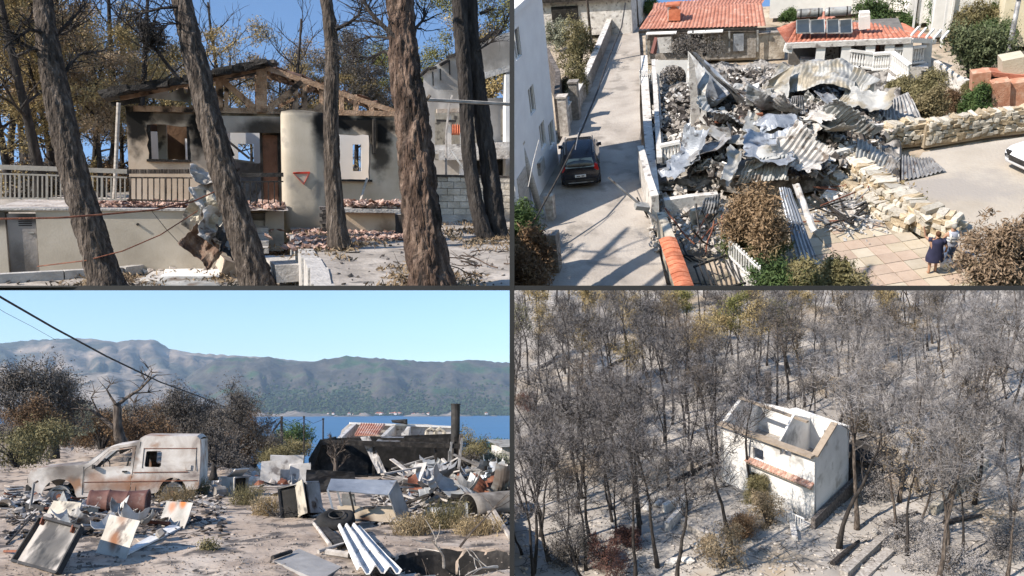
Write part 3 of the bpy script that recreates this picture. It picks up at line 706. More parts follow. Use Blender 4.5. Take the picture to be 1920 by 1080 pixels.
# right heap: planks, sheets, pipes one by one
def gy(x, y, z=0.0): a = P3.g(x, y); a.z = gz3(a.x, a.y)+z; return a
LONG = ['charred','ash grey','pale','rust stained','splintered']
n_ = 0
for k in range(112):
    px = U(742, 956); py = U(872, 962); L = U(.5, 1.7); z = max(.03, (.95-abs(py-912)/65)*U(.1,.8))
    a = gy(px, py, z); rt = Euler((U(-.4,.4), U(-.5,.5), U(0,3.1)))
    nm, m, lab = RND.choice([('scrap_plank','char_wood','charred plank in the scrap heap beside the burned hut'),('scrap_plank','pale_wood','ash grey plank in the scrap heap beside the burned hut'),('scrap_batten','rubble_grey','grey batten in the scrap heap beside the burned hut')])
    one(P3, nm, MB().box((0,0,0),(L,U(.05,.14),U(.02,.05)),jit=.01), MATS[m], lab, 'scrap wood', a, rot=rt, group=lab.split(' in ')[0]+'s in the heap')
for k in range(52):
    px = U(755, 958); py = U(880, 962); z = U(.05,.6)
    a = gy(px, py, z); rt = Euler((U(-1.1,1.1), U(-.9,.9), U(0,3.1)))
    m = RND.choice(['zinc','grey_metal','white_ash_metal','zinc','blue_zinc','rust'])
    lab = {'zinc':'bent pale zinc sheet','grey_metal':'crumpled dark grey sheet','white_ash_metal':'buckled whitish sheet','blue_zinc':'bluish metal sheet','rust':'rusty sheet'}[m]+' in the scrap heap by the hut'
    one(P3, 'scrap_sheet', crumple(U(.35,.8), U(.25,.6), .07, 2, 6, 6, k, U(-.1,.2), corr=.02 if k%4 == 0 else 0), MATS[m], lab, 'scrap sheet', a, rot=rt, group=lab.split(' in ')[0]+'s')
quadsheet(P3, 'curved_sheet', [gy(792,915,.25),gy(845,892,.35),gy(848,884,.6),gy(800,898,.55)], .01, MATS['zinc'], 'long curved zinc sheet lying atop the heap', 'scrap sheet', amp=.05)
quadsheet(P3, 'ribbed_sheet', [gy(795,940,.05),gy(830,945,.05),gy(826,915,.5),gy(790,915,.5)], .01, MATS['grey_metal'], 'ribbed grey sheet standing in the middle of the heap', 'scrap sheet', amp=.02, corr=.025, parts=4)
quadsheet(P3, 'white_frame_sheet', [gy(760,945,.05),gy(790,930,.1),gy(796,915,.35),gy(772,925,.35)], .02, MATS['white_paint'], 'white framed panel tilted beside the blue grey frame', 'scrap sheet')
quadsheet(P3, 'mattress_wire', [gy(885,925,.1),gy(922,925,.1),gy(915,896,.5),gy(888,898,.5)], .05, MATS['white_ash_metal'], 'whitish square panel upright in the heap', 'scrap sheet', amp=.04)
mb = MB(); mb.grid(lambda u,v: (.62*(u-.5)*2, .34*math.cos(math.pi*(v*1.1-.1)), .34*math.sin(math.pi*(v*1.1-.1))), 6, 14, .012)
one(P3, 'water_tank', mb, MATS['rubble_grey'], 'grey half crushed water tank at the right edge', 'tank', pz(925,968)+Vector((0,0,.12)), R(20), smooth=True)
for x0,y0,x1,y1 in ((898,955,930,990),(900,962,955,972),(905,950,956,1010)):
    a,b = pz(x0,y0),pz(x1,y1); o=(a+b)/2
    one(P3,'tank_leg' if 0 else 'scrap_plank', MB().bar(a-o+Vector((0,0,.3)),b-o+Vector((0,0,.04)),.06), MATS['pale_wood'], 'grey plank propped below the crushed tank','scrap wood',o,group='planks propped by the tank')
t = T(P3,'exhaust_pipe','grey pipe with a round flange lying in front of the heap','pipe',pz(842,972)+Vector((0,0,.12)),R(-8))
part('tube', MB().lathe([(.11,-.42),(.11,.3)],14,axis='x'), MATS['grey_metal'], t, True); part('flange', MB().lathe([(.06,.3),(.19,.3),(.2,.34),(.06,.36)],16,axis='x'), MATS['zinc'], t)
SC_=['front of the van','left of the drum','around the leaning panels','between the van and the cabinet']
for k in range(74):
    c=RND.randint(0,3); px,py=[(U(60,360),U(925,945)),(U(8,180),U(905,970)),(U(60,330),U(955,1015)),(U(375,575),U(885,930))][c]
    kind=RND.choice([('scrap_plank','char_wood','charred plank'),('scrap_plank','pale_wood','ash grey plank'),('scrap_sheet','zinc','bent zinc sheet'),('scrap_sheet','grey_metal','dark crumpled sheet'),('scrap_sheet','white_ash_metal','whitish torn sheet'),('scrap_lump','rubble_grey','grey masonry lump'),('scrap_pipe','rust','rusty pipe piece')])
    a=gy(px,py,U(.02,.12)); rt=Euler((U(-.5,.5),U(-.5,.5),U(0,3.1))); L=U(.25,.8)
    if kind[0]=='scrap_plank': mb=MB().box((0,0,0),(L,U(.05,.12),.03),jit=.012)
    elif kind[0]=='scrap_sheet': mb=crumple(U(.2,.5),U(.2,.45),.08,2.5,7,7,k,U(-.1,.25),.005,edge=.08)
    elif kind[0]=='scrap_lump': mb=MB().rock((0,0,.03),(L*.5,L*.4,L*.3),.3,1)
    else: mb=MB().tube([(-L/2,0,0),(0,U(-.04,.04),.02),(L/2,0,0)],.025,6)
    lab=kind[2]+' lying '+('in '+SC_[c] if c==0 else SC_[c]); one(P3,kind[0],mb,MATS[kind[1]],lab,'scrap',a,rot=rt,group=kind[2]+'s '+SC_[c])
# charred tyre, corrugated sheets, board
t = T(P3,'scrap_tyre','burned black tyre lying at the head of the white corrugated sheet','tyre',pz(630,992)+Vector((0,0,.14)),rot=Euler((.35,-.2,.3)))
pr=[(.13,-.1),(.25,-.12),(.31,-.08),(.325,0),(.31,.08),(.25,.12),(.13,.1)]
mb=MB().lathe(pr+pr[:1],22,cap=False); mb.v=[(x*1.05+.05*fbm(x*3,y*3,1),y*.9,z*.9+.06*fbm(x*3,y*3,7)) for x,y,z in mb.v]; part('carcass',mb,MATS['rubber'],t,True)
part('bead', MB().tube([(.135*math.cos(a),.135*math.sin(a),.12) for a in [i*math.pi/9 for i in range(19)]],.012,5,cap=False), MATS['black_metal'],t)
P = [pz(668,1083),pz(752,1083),pz(672,998),pz(632,1002)]
a,b,c,d = P
quadsheet(P3,'corrugated_sheet',[a+Vector((0,0,.1)),b+Vector((0,0,.1)),c+Vector((0,0,.12)),d+Vector((0,0,.12))],.012,mat('fibre_cement',[(.5,.49,.47),(.64,.63,.61),(.72,.71,.69)],3,.85,.4,spots=(.3,.28,.27),spot_scale=5,spot_th=.62),'whitish corrugated sheet lying on the soil in front','corrugated sheet',amp=.02,corr=.05,parts=3)
flatboard('charred_board',[(586,984),(596,980),(650,1030),(632,1034)],MATS['char_wood'],'dark charred board left of the corrugated sheet','board',.03,.05)
for x0,y0,x1,y1,m,lab in ((588,986,618,1030,'pale_wood','thin pale stick beside the charred board'),(596,1038,650,1028,'pale_wood','short pale pole across the foot of the charred board'),(612,1040,655,1044,'rubble_grey','thick grey pole next to the corrugated sheet'),(605,955,622,985,'zinc','white pipe end above the burned tyre'),(510,1052,545,1040,'char_wood','charred stick on the concrete slab')):
    a,b=pz(x0,y0),pz(x1,y1);o=(a+b)/2
    one(P3,'pole_piece',MB().tube([a-o+Vector((0,0,.06)),b-o+Vector((0,0,.05))],.05 if 'thick' in lab else .03,7),MATS[m],lab,'pole',o)
flatboard('concrete_slab',[(512,1052),(600,1090),(640,1062),(560,1030)],mat('slab_grey',[(.24,.23,.22),(.33,.32,.31)],3,.9,.4),'flat grey concrete slab bedded in the soil','slab',.05,.02)
# pit cover lip and dead branches over it
for k in range(26):
    a = pz(U(800,955),U(1025,1078)); d = Vector((U(-1,1),U(-.5,.5),U(.1,.7))); pts,_ = branch_path(a+Vector((0,0,U(0,.1))), d, U(.5,1.2), 6, .16)
    o = pts[0].copy(); mb = MB().tube([p-o for p in pts],[.02,.018,.015,.012,.01,.007,.004],5,cap=False)
    for j in range(4):
        q = pts[RND.randint(2,5)]-o; p2,_ = branch_path(q,d+Vector((U(-1,1),U(-1,1),U(-.3,.8))),.4,3,.3); mb.tube(p2,[.008,.006,.005,.003],4,cap=False)
    one(P3,'dead_branch',mb,MATS[RND.choice(['pale_wood','grey_bark','char_wood'])],'dead branch hanging over the dark pit','branch',o,group='dead branches over the pit')
# loose stones, charcoal, ash crumbs on the soil
mb = MB()
for k in range(3800):
    px=U(8,956); py=893+ (1080-893)*U(0,1)**.7; a=gy(px,py); s=U(.006,.03)*(1 if k%9 else 2.1)
    mb.rock((a.x,a.y,a.z+s*.2),(s*U(.8,1.5),s,s*.7),.3,0)
one(P3,'loose_stones',mb,mat('stone_bits',[(.06,.05,.045),(.25,.21,.18),(.42,.37,.32)],9,.95,.2),kind='stuff')
mb=MB()
for k in range(900):
    px=U(8,420); py=U(900,1010) if k%3 else U(930,975); a=gy(px,py)
    mb.box((a.x,a.y,a.z+U(.01,.06)),(U(.03,.22),U(.02,.1),U(.005,.03)),Euler((U(-.4,.4),U(-.4,.4),U(0,3))))
for k in range(1300):
    px=U(700,958); py=U(880,985); a=gy(px,py)
    mb.box((a.x,a.y,a.z+U(.01,.25)*max(0,1-abs(py-915)/50)),(U(.04,.3),U(.02,.1),U(.01,.04)),Euler((U(-.6,.6),U(-.6,.6),U(0,3))))
one(P3,'small_rubble',mb,MATS['rubble_dark'],kind='stuff')
mb=MB()
for k in range(900):
    px=U(8,420) if k%2 else U(700,958); py=U(895,985); a=gy(px,py)
    mb.box((a.x,a.y,a.z+U(.02,.12)),(U(.03,.2),U(.02,.12),U(.005,.03)),Euler((U(-.5,.5),U(-.5,.5),U(0,3))))
one(P3,'ash_rubble',mb,MATS['rubble_grey'],kind='stuff')
# dry weeds
def weed(x,y,w,h,m,lab,n=240,seed=0):
    a=gy(x,y); mb=MB(); rs=np.random.RandomState(seed)
    for k in range(n):
        an=U(0,6.28); e=U(0,1)**.6; base=Vector((math.cos(an)*e*w*.45,math.sin(an)*e*w*.3,0)); tip=base+Vector((U(-.5,.5)*h,U(-.4,.4)*h,h*U(.4,1.1)))
        mb.tube([base,base.lerp(tip,.5)+Vector((U(-.03,.03),0,.03)),tip],[.004,.0035,.002],3,cap=False)
    C=np.array([(U(-.5,.5)*w,U(-.35,.35)*w,U(.05,.8)*h) for k in range(60)])
    mb.quads(leafquads(C,.022,rs,10,.05,.8,2.6))
    one(P3,'dry_weed',mb,MATS[m],lab,'weed',a)
weed(330,945,.8,.42,'dry_straw','dry straw coloured weeds in front of the van rear',300,1)
weed(372,930,.5,.5,'dry_olive','tall dry weeds below the van tail',200,2)
weed(462,945,.7,.45,'dry_olive','olive dry weeds right of the fridge shell',280,3)
weed(500,965,.6,.4,'dry_straw','straw weeds left of the tipped cabinet',240,4)
weed(836,985,.75,.5,'dry_olive','dry weeds in front of the grey pipe',280,5)
weed(775,1000,.8,.35,'dry_straw','low dry grass on the bank above the pit',300,6)
weed(895,1000,.9,.3,'dry_straw','low dry grass at the right end of the bank',300,7)
weed(388,1035,.16,.09,'dry_olive','tiny dry tuft on the bare soil',50,8)
weed(345,905,.9,.5,'grey_bark','leafless grey twigs against the van side',160,9)
# ------------------------------------------------------------------ the hut
hy = 34.0; hb_ = P3.d(725, 892, hy); kk = hy/FPX
t = T(P3,'burned_hut','black burned hut with its front open and a collapsed roof','hut',(hb_.x,hy,hb_.z))
def H(x,y,dy=0): q=P3.d(x,y,hy+dy)-hb_; return q
def hp(pts, dy, th, m, nm, holes=()):
    return part(nm, plate(pts, holes, lambda x,y,tt: H(x,y,dy+tt), th), m, t)
hp([(x,y) for x,y in [(862,892),(862,812),(604,822),(604,892)]][::-1], 4.2, .15, MATS['soot_and_shade'], 'back_wall')
part('floor', MB().prism([(580,893,0),(868,893,0),(850,889,4.2),(600,889,4.2)],lambda x,y,d:H(x,y,d),lambda x,y,d:H(x,y,d)+Vector((0,0,.05))),MATS['soot_and_shade'],t)
part('side_wall', MB().prism([(860,892,0),(862,815,0),(856,812,4.2),(850,890,4.2)],lambda x,y,d:H(x,y,d),lambda x,y,d:H(x,y,d)+Vector((.12,0,0))),MATS['rubble_dark'],t)
part('side_wall', MB().prism([(576,892,0),(600,825,0),(626,818,4.2),(600,890,4.2)],lambda x,y,d:H(x,y,d),lambda x,y,d:H(x,y,d)+Vector((.12,0,0))),MATS['soot_and_shade'],t)
part('left_front', MB().prism([(580,894),(578,860),(600,823),(620,825),(690,868),(690,894)],lambda x,y:H(x,y,.5),lambda x,y:H(x,y,.6)),MATS['char_wood'],t)
part('lintel', MB().bar(H(600,828),H(862,836),.22,.2), MATS['char_wood'], t)
part('lintel', MB().bar(H(650,823,1),H(840,824,1),.12,.15), MATS['char_wood'], t)
part('rear_beam', MB().bar(H(690,826,2),H(852,828,2),.14), MATS['black_metal'], t)
for x,y0,dy in ((700,838,.1),(816,838,.1),(841,822,0),(852,818,.2)): part('post', MB().bar(H(x,893,dy),H(x+1,y0,dy),.1), MATS['char_wood'], t)
for x0,y0,x1,y1 in ((838,888,846,828),(858,890,866,820),(848,892,842,845)): part('side_post', MB().bar(H(x0,y0,-.1),H(x1,y1,-.1),.09), MATS['grey_metal'], t)
part('fallen_sheet', MB().grid(lambda u,v: H(675,820,.3).lerp(H(692,818,.3),u).lerp(H(708,888,-.2).lerp(H(724,886,-.2),u),v)+Vector((0,.1*fbm(u*2,v*4,1),.02)),5,12,.01),MATS['white_ash_metal'],t)
part('roof_sheet', MB().grid(lambda u,v: H(700,830,.2).lerp(H(742,834,.2),u).lerp(H(716,818,1.6).lerp(H(758,818,1.6),u),v)+Vector((0,0,.05*fbm(u*3,v*3,2))),8,6,.01),MATS['grey_metal'],t)
# chimney flue
q = P3.d(853,832,hy+1); one(P3,'metal_flue',MB().lathe([(.2,-1),(.2,1.7),(.22,1.7),(.22,1.76),(.17,1.76)],16),MATS['black_metal'],'tall dark metal flue rising behind the hut','flue',q)
# roofless white house behind
by = 44.0; bb = P3.d(740,842,by)
t = T(P3,'roofless_house','white roofless house with a patch of red tiles behind the hut','house',bb)
def B_(x,y,dy=0): return P3.d(x,y,by+dy)-bb
for pts,dy,m in (([(630,845),(846,845),(846,800),(800,795),(655,793),(640,806)],5,'white_slab'),([(752,845),(760,845),(768,800),(752,812)],1,'white_slab')):
    part('wall', plate(pts[::-1],[],lambda x,y,tt:B_(x,y,dy+tt),.25),MATS[m],t)
for x0,x1,y0,y1 in ((632,662,820,793),(712,736,818,795),(750,764,820,797),(838,850,822,796)):
    part('cross_wall', MB().prism([(x0,845,0),(x0,y0,0),(x1,y1,5),(x1,845,5)],lambda x,y,d:B_(x,y,d),lambda x,y,d:B_(x,y,d)+Vector((.22,0,0))),MATS['white_slab'],t)
roof=part('tile_patch', MB().grid(lambda u,v: B_(664,815,1.2).lerp(B_(708,814,1.2),u).lerp(B_(676,793,4.6).lerp(B_(722,794,4.6),u),v)+Vector((0,0,.03*math.sin(u*62))),50,4,.05), mat('tile_patch',[(.42,.15,.09),(.6,.32,.22),(.66,.55,.48)],1.6,.85,.3),t)
part('cornice', MB().bar(B_(655,793,4.95),B_(846,800,4.95),.3,.12),MATS['white_paint'],t)
part('roof_scrap', MB().box(B_(748,790,4.5),(.9,.3,.15),jit=.1),MATS['char_wood'],t)
part('orange_wall', MB().prism([(783,845),(798,845),(798,818),(783,814)],lambda x,y:B_(x,y,1.5),lambda x,y:B_(x,y,1.7)),MATS['tile_red'],t)
for x in (806,822): part('arch_rib', MB().tube([B_(x-8,824,3),B_(x-6,808,3),B_(x+2,803,3),B_(x+10,808,3),B_(x+12,824,3)],.12,6),MATS['beige_metal'],t)
# small white shed right
q = P3.d(948,885,40.0); t = T(P3,'white_shed','small white shed with a grey corrugated roof at the right edge','shed',q)
part('wall', MB().box((.25,1,.65),(.9,2,1.3)),MATS['white_slab'],t)
part('roof', MB().grid(lambda u,v:(-.35+1.3*u,-.3+2.6*v,1.28+.28*v+.03*math.sin(v*60)),3,70,.02),MATS['zinc'],t)
# rubble yard between poles
for k in range(46):
    px=U(470,578); py=U(846,884); a=gy(px,py); s=U(.15,.6)
    m=RND.choice(['white_slab','rubble_grey','rubble_grey','rubble_dark','rust'])
    lab={'white_slab':'white masonry lump','rubble_grey':'grey masonry lump','rubble_dark':'dark masonry lump','rust':'rusty brown lump'}[m]+' in the yard left of the hut'
    one(P3,'rubble_lump',MB().rock((0,0,s*.2),(s*U(.8,1.5),s,s*.8),.3,1),MATS[m],lab,'rubble',a,group=lab.split(' in ')[0]+'s in the yard')
for x,y,w,h in ((508,870,.7,.9),(536,868,1.2,1.1),(562,868,.8,.8)):
    a=gy(x,y+6); one(P3,'wall_stub',MB().box((0,0,h/2),(w,.25,h),jit=.05),MATS['white_slab'],{508:'low white wall stub nearest the poles',536:'widest white wall stub in the rubble yard',562:'white wall stub closest to the hut'}[x],'wall stub',a)
# poles
for i,(x,yt,lab) in enumerate(((527,780,'charred pole with a slanting brace'),(569,781,'thin pole in the middle of the three by the bay'),(605,785,'short thin pole nearest the roofless house'))):
    q=P3.d(x,868,48); o=q.copy(); tp=P3.d(x+.5,yt,48)-o; t=T(P3,'fence_pole',lab,'pole',o)
    part('shaft',MB().tube([(0,0,-.3),tp*.5,tp],[.09,.08,.07] if i==0 else [.05,.045,.04],6),MATS['char_wood'],t)
    part('cap' if i else 'brace', MB().bar(P3.d(509,812,48)-o,P3.d(527,787,48)-o,.09) if i==0 else MB().box(tp,(.12,.12,.08)),MATS['char_wood'],t)
mb=MB(); pts=[P3.d(x,y,48) for x,y in ((486,790),(527,783),(569,784),(605,786))]; o=pts[1].copy()
for a,b in zip(pts,pts[1:]): mb.tube([a-o,a.lerp(b,.5)-o-Vector((0,0,.25)),b-o],.012,4,cap=False)
one(P3,'fence_wire',mb,MATS['black_metal'],'thin wire strung along the poles by the bay','wire',o)
# overhead cable
pts=[Vector(P3.d(-60,520,16)),P3.d(8,561,17.2),P3.d(100,614,20),P3.d(200,668,25),P3.d(300,716,31),P3.d(385,747,38),P3.d(430,766,44)]; o=pts[2].copy()
one(P3,'power_cable',MB().tube([p-o for p in pts],[.022,.022,.024,.026,.026,.024,.02],5),MATS['black_metal'],'black overhead cable slanting across the blue sky','cable',o)
pts=[P3.d(-40,555,40),P3.d(8,585,42),P3.d(60,612,46),P3.d(104,637,50)]; o=pts[1].copy()
one(P3,'thin_wire',MB().tube([p-o for p in pts],.011,4),MATS['grey_bark'],'very thin grey wire above the far hills','wire',o)
# ------------------------------------------------------------------ bay vegetation
def loose_tree(name,label,cat,x,y,Y,w,h,m,seed,leaves=170,per=26,size=.07,bare=False,group=None,lean_=(0,0),bm='char_bark',twigs=5):
    q=P3.d(x,y,Y); t=T(P3,name,label,cat,q,group=group)
    tr,br,tips=grow(seed,h*.75,.09*h**.7,lean_,nb=8,blen=.5,lv=2,twigs=twigs,tw_len=h*.14,tk=.012,first=.25)
    part('trunk',tr,MATS[bm],t,True); part('branches',br,MATS[bm],t)
    if not bare:
        rs=np.random.RandomState(seed); C=np.array(tips)[:,:3]
        if len(C)>leaves: C=C[rs.permutation(len(C))[:leaves]]
        part('foliage',MB().quads(leafquads(C,size*.62,rs,int(per*1.9),.105*h**.5,.85,2.0)),MATS[m],t)
    return t
for i,(x,y,Y,hw,hp,m,lab) in enumerate(((168,835,44,44,50,'grey_leaf','grey scorched bush beyond the van bonnet'),(205,838,46,40,40,'brown_leaf','brown scorched bush beyond the van windscreen'),(268,842,44,52,58,'grey_leaf','wide grey scorched bush right of the twisted tree'),(318,845,42,46,78,'brown_leaf','tall brown scorched bush above the van roof'),(372,850,40,50,74,'grey_leaf','dense grey scorched bush beyond the van tail'),(420,855,40,46,84,'grey_leaf','tall grey scorched bush right of the van'),(462,860,38,38,88,'brown_leaf','brown scorched bush at the end of the burned trees'),(505,862,44,26,40,'grey_leaf','small grey scrub by the charred pole'),(120,835,40,40,70,'brown_leaf','russet scorched bush right of the left edge trees'),(75,850,27,44,44,'dry_olive','olive dry bush at the foot of the left edge trees'),(520,872,36,36,26,'dry_olive','low dry scrub in the rubble yard'),(895,880,42,34,40,'dry_olive','dry scrub behind the scrap heap'))):
    q=P3.d(x,y,Y); k=Y/FPX; bush(P3,'scorched_bush',lab,'bush',q,hw*k*1.0,hw*k*.8,hp*k*1.0,MATS[m],600+i,260,34,.03+.015*hw*k,.1+.06*hw*k,aspect=2.2)
for i in range(16):
    px=12+i*31+U(-8,8); Y=U(50,60); q=P3.d(px,815,Y); q.z=gz3(q.x,q.y)-.1; m=['grey_leaf','brown_leaf','dry_olive','grey_leaf'][i%4]
    bush(P3,'scorched_scrub',{'grey_leaf':'grey','brown_leaf':'brown','dry_olive':'olive'}[m]+' scorched scrub on the low bank behind the yard','scrub',q,U(1.6,2.2),1.2,U(1.2,2.0),MATS[m],700+i,150,26,.07,.2,group={'grey_leaf':'grey','brown_leaf':'brown','dry_olive':'olive'}[m]+' scrub on the bank',aspect=2.2)
kx=lambda w,Y:w*Y/FPX
loose_tree('scorched_tree','tall scorched grey brown tree at the left edge behind the van','tree',40,842,30,2.4,3.1,'grey_leaf',21,260,40,.07)
loose_tree('scorched_tree','shorter scorched tree right of the tall one at the left','tree',100,842,31,2,2.6,'grey_leaf',22,220,40,.07)
loose_tree('scorched_tree','low brown tree in front of the tall scorched one','tree',60,850,28,1.6,1.7,'brown_leaf',23,200,34,.06)
bush(P3,'olive_bush','pale sage green bush at the foot of the scorched trees','bush',P3.d(136,815,34),.8,.8,1.05,MATS['sage_leaf'],3,150,30,.05,.12)
bush(P3,'dry_bush','tan dry bush on the far left edge','bush',P3.d(30,872,26),.9,.6,.75,MATS['dry_olive'],5,120,26,.05,.12)
bush(P3,'dry_bush','rust brown bush behind the van roof','bush',P3.d(190,838,36),1.3,.9,1.3,MATS['brown_leaf'],6,140,30,.07,.14)
bush(P3,'dry_bush','mottled brown bush between the dead trees','bush',P3.d(255,840,38),1.5,.9,1.5,MATS['brown_leaf'],7,160,30,.07,.14)
bush(P3,'dry_bush','grey brown bush beside the rear of the van','bush',P3.d(425,872,27),.8,.6,.9,MATS['grey_leaf'],8,140,26,.05,.12)
# the twisted dead tree
q=P3.d(222,842,29); t=T(P3,'dead_tree','twisted bare dead tree behind the van','dead tree',q)
tr=MB(); L=lambda x,y:P3.d(x,y,29)-q
tr.tube([L(236,846),L(224,820),L(219,795),L(220,770),L(218,757)],[.2,.17,.14,.12,.1],8,rough=.1)
part('trunk',tr,MATS['grey_bark'],t,True); br=MB()
for pts,r in (([(218,760),(236,745),(262,728),(280,712),(292,702)],.075),([(218,758),(208,745),(200,730),(206,720)],.05),([(224,812),(206,796),(186,780),(170,768),(152,766)],.09),([(186,780),(178,765),(172,745),(176,735)],.035),([(250,737),(275,735),(300,732)],.03),([(240,742),(252,755),(250,765)],.03),([(278,714),(284,698),(278,690)],.02),([(152,766),(158,780),(152,795)],.03),([(262,728),(270,712),(265,705)],.018)):
    P_=[L(*p)+Vector((0,U(-.2,.2),0)) for p in pts]; br.tube(P_,[r*(1-.75*i/(len(P_)-1)) for i in range(len(P_))],6,cap=False)
    for j in range(7):
        a=P_[RND.randint(1,len(P_)-1)]; b,_=branch_path(a,Vector((U(-1,1),U(-.6,.6),U(0,1))),U(.25,.6),4,.35); br.tube(b,[.016,.013,.01,.007,.004],4,cap=False)
part('branches',br,MATS['grey_bark'],t)
loose_tree('burned_tree','round burned brown tree left of the black branched one','tree',345,845,36,2,2.6,'grey_leaf',31,200,34,.07)
loose_tree('burned_tree','burned tree with black arching branches in front of the bay','tree',438,862,33,2,2.9,'grey_leaf',34,190,30,.06,twigs=7)
loose_tree('burned_tree','low burned shrub with curling black stems by the fridge','tree',400,880,25,1,1.3,'grey_leaf',35,60,16,.05,twigs=6)
loose_tree('burned_tree','leafless black branched tree in front of the hut','tree',628,885,31,1,1.6,'grey_leaf',36,bare=True,bm='grey_bark',twigs=8)
for x,y,Y,w,h,lab in ((556,838,55,1.5,1.6,'bright green bush by the middle pole'),(510,840,56,1.3,1.1,'dark green bush left of the poles'),(540,850,50,1.5,.9,'dull green scrub in front of the poles')):
    bush(P3,'green_bush',lab,'bush',P3.d(x,y+4,Y),w,w*.8,h,MATS['green_leaf' if 'dull' not in lab else 'dry_olive'],int(x),170,30,.08,.15)
for x,y,Y,w,h,m,lab in ((890,868,46,1.2,1.9,'dry_olive','olive brown bush right of the flue'),(925,866,50,1.3,1.7,'green_leaf','green bush left of the white shed'),(895,885,40,1.2,1.1,'grey_leaf','grey scorched scrub beneath the olive brown bush'),(930,890,38,.9,.9,'sage_leaf','pale scrub in front of the white shed')):
    bush(P3,'bay_bush',lab,'bush',P3.d(x,y,Y),w,w*.8,h,MATS[m],int(x+y),170,30,.07,.15)
# ------------------------------------------------------------------ site 1: burned house among pines
S1 = P1
def d1(x, y, Y): return P1.d(x, y, Y)
m_ash = mat('ash_ground', [(.21,.185,.16),(.335,.3,.265),(.45,.41,.37)], 1.3, .95, .3, bscale=14, detail=9, spots=(.13,.12,.11), spot_scale=3.2, spot_th=.63)
def gz1(x, y): return .05*fbm(x*.7,y*.7,2)+.02*fbm(x*3,y*3,5)+ (1.2 if y > 26 else 0)
def gp1(x, y, z=0.0):
    a = P1.g(x, y, z); return a
def f_(a, b):
    Y = 15.9+ (50-15.9)*b**1.7; x = Y*(-.42+.8*a); return (x, Y, gz1(x, Y)-(.0 if b > .001 else 0))
one(P1, 'ground', MB().grid(f_, 110, 110), m_ash, kind='structure', smooth=True)
base = MB(); vs = []
for Y, py in ((11.2, 538), (50, 534)):
    for x in (-40, 1000): vs.append(tuple(P1.d(x, py, Y)))
for Y in (15.9, 50):
    for x in (-.43, .4): vs.append((x*Y, Y, -.12))
base.add(vs, [(0,1,3,2),(4,6,7,5),(0,4,5,1),(2,3,7,6),(0,2,6,4),(1,5,7,3)])
one(P1, 'terrain_base', base, MATS['rubble_grey'], kind='structure')
# right terrace and its concrete edge
TZ = .9
edge = [(600,560),(586,512),(560,470),(549,440)]
E_ = [P1.g(x, y, TZ) for x, y in edge]
def f_(a, b):
    Y = 10.6+(24.5-10.6)*b; ex = np.interp(Y, [e.y for e in E_][::1], [e.x for e in E_]); x = ex+(Y*.42-ex)*a
    return (x, Y, TZ+.03*fbm(x*.8,Y*.8,3)*min(1,a*20)+.012*fbm(x*4,Y*4,3)*min(1,a*20))
one(P1, 'terrace_ground', MB().grid(f_, 70, 70), m_ash, kind='structure', smooth=True)
kerb_m = mat('kerb_concrete', [(.3,.285,.27),(.42,.4,.38),(.52,.5,.475)], 3, .9, .4)
t = T(P1, 'terrace_wall', 'pale concrete wall stepping back along the ash terrace', 'retaining wall', E_[0])
steps = [(612,590),(598,536),(590,505),(577,486),(565,466),(556,452),(549,440)]
for (x0,y0),(x1,y1) in zip(steps, steps[1:]):
    a, b = P1.g(x0,y0,TZ)-E_[0], P1.g(x1,y1,TZ)-E_[0]
    part('block', MB().prism([(a.x-.12,a.y+.02),(a.x+.18,a.y+.02),(b.x+.22,b.y),(b.x-.08,b.y)],lambda u,v:(u,v,-1.1),lambda u,v:(u,v,.035)), kerb_m, t)
a = P1.g(540,515,.3); one(P1,'concrete_step',MB().box((0,0,.16),(.75,1.7,.34),jit=.02),kerb_m,'low concrete step beside the terrace wall','step',a,R(8))
a = P1.g(516,500,.1); one(P1,'concrete_step',MB().box((0,0,.1),(.4,.5,.22),jit=.02),kerb_m,'small concrete block left of the low step','step',a,R(20))
P_ = [P1.g(x,y,.05) for x,y in ((-20,528),(120,520),(230,513),(300,503))]
t = T(P1,'path_kerb','long low kerb crossing the ash in front of the retaining wall','kerb',P_[0])
for a,b in zip(P_,P_[1:]): part('kerb_stone',MB().bar(a-P_[0]+Vector((0,0,.06)),b-P_[0]+Vector((-.02,0,.06)),.2,.2),kerb_m,t)
# house terrace
RZ = 1.46
stucco = mat('stucco', [(.33,.31,.275),(.4,.375,.335),(.46,.435,.39)], 1.4, .9, .05, bscale=25, spots=(.2,.185,.165), spot_scale=1.1, spot_th=.64)
wallm = soot(mat('retaining_stucco', [(.37,.325,.265),(.45,.4,.33),(.51,.46,.39)], 1.1, .9, .06, bscale=22), [(-5.4,0,1.3,.8,2,.25,.9),(-2.5,0,-.1,4,2,.25,.45),(.5,0,.5,.5,2,.5,.45)], (.05,.045,.04))
WX0, WX1 = P1.d(-40,400,20).x, P1.d(430,400,20).x
t = T(P1, 'terrace_retaining_wall', 'long grey rendered wall under the balustrade with a metal door', 'retaining wall', (0,20,0))
dx0, dx1, dzt = P1.d(8,400,20).x, P1.d(66,400,20).x, P1.d(8,397,20).z
part('wall', plate([(WX0,-.2),(dx0,-.2),(dx0,dzt),(dx1,dzt),(dx1,-.2),(WX1,-.2),(WX1,RZ),(WX0,RZ)],[],lambda u,v,tt:(u,tt,v),.3), wallm, t)
part('coping', MB().box(((WX0+WX1)/2,.14,RZ+.02),(WX1-WX0,.38,.045)), kerb_m, t)
dm = soot(mat('door_paint',[(.24,.22,.21),(.31,.29,.275)],2,.6,.15),[(dx0+.2,0,.1,.5,1,.7,.8),(dx1,0,.1,.3,1,.5,.6),(dx0+.6,0,1.3,.6,1,.2,.9)],(.05,.045,.042))
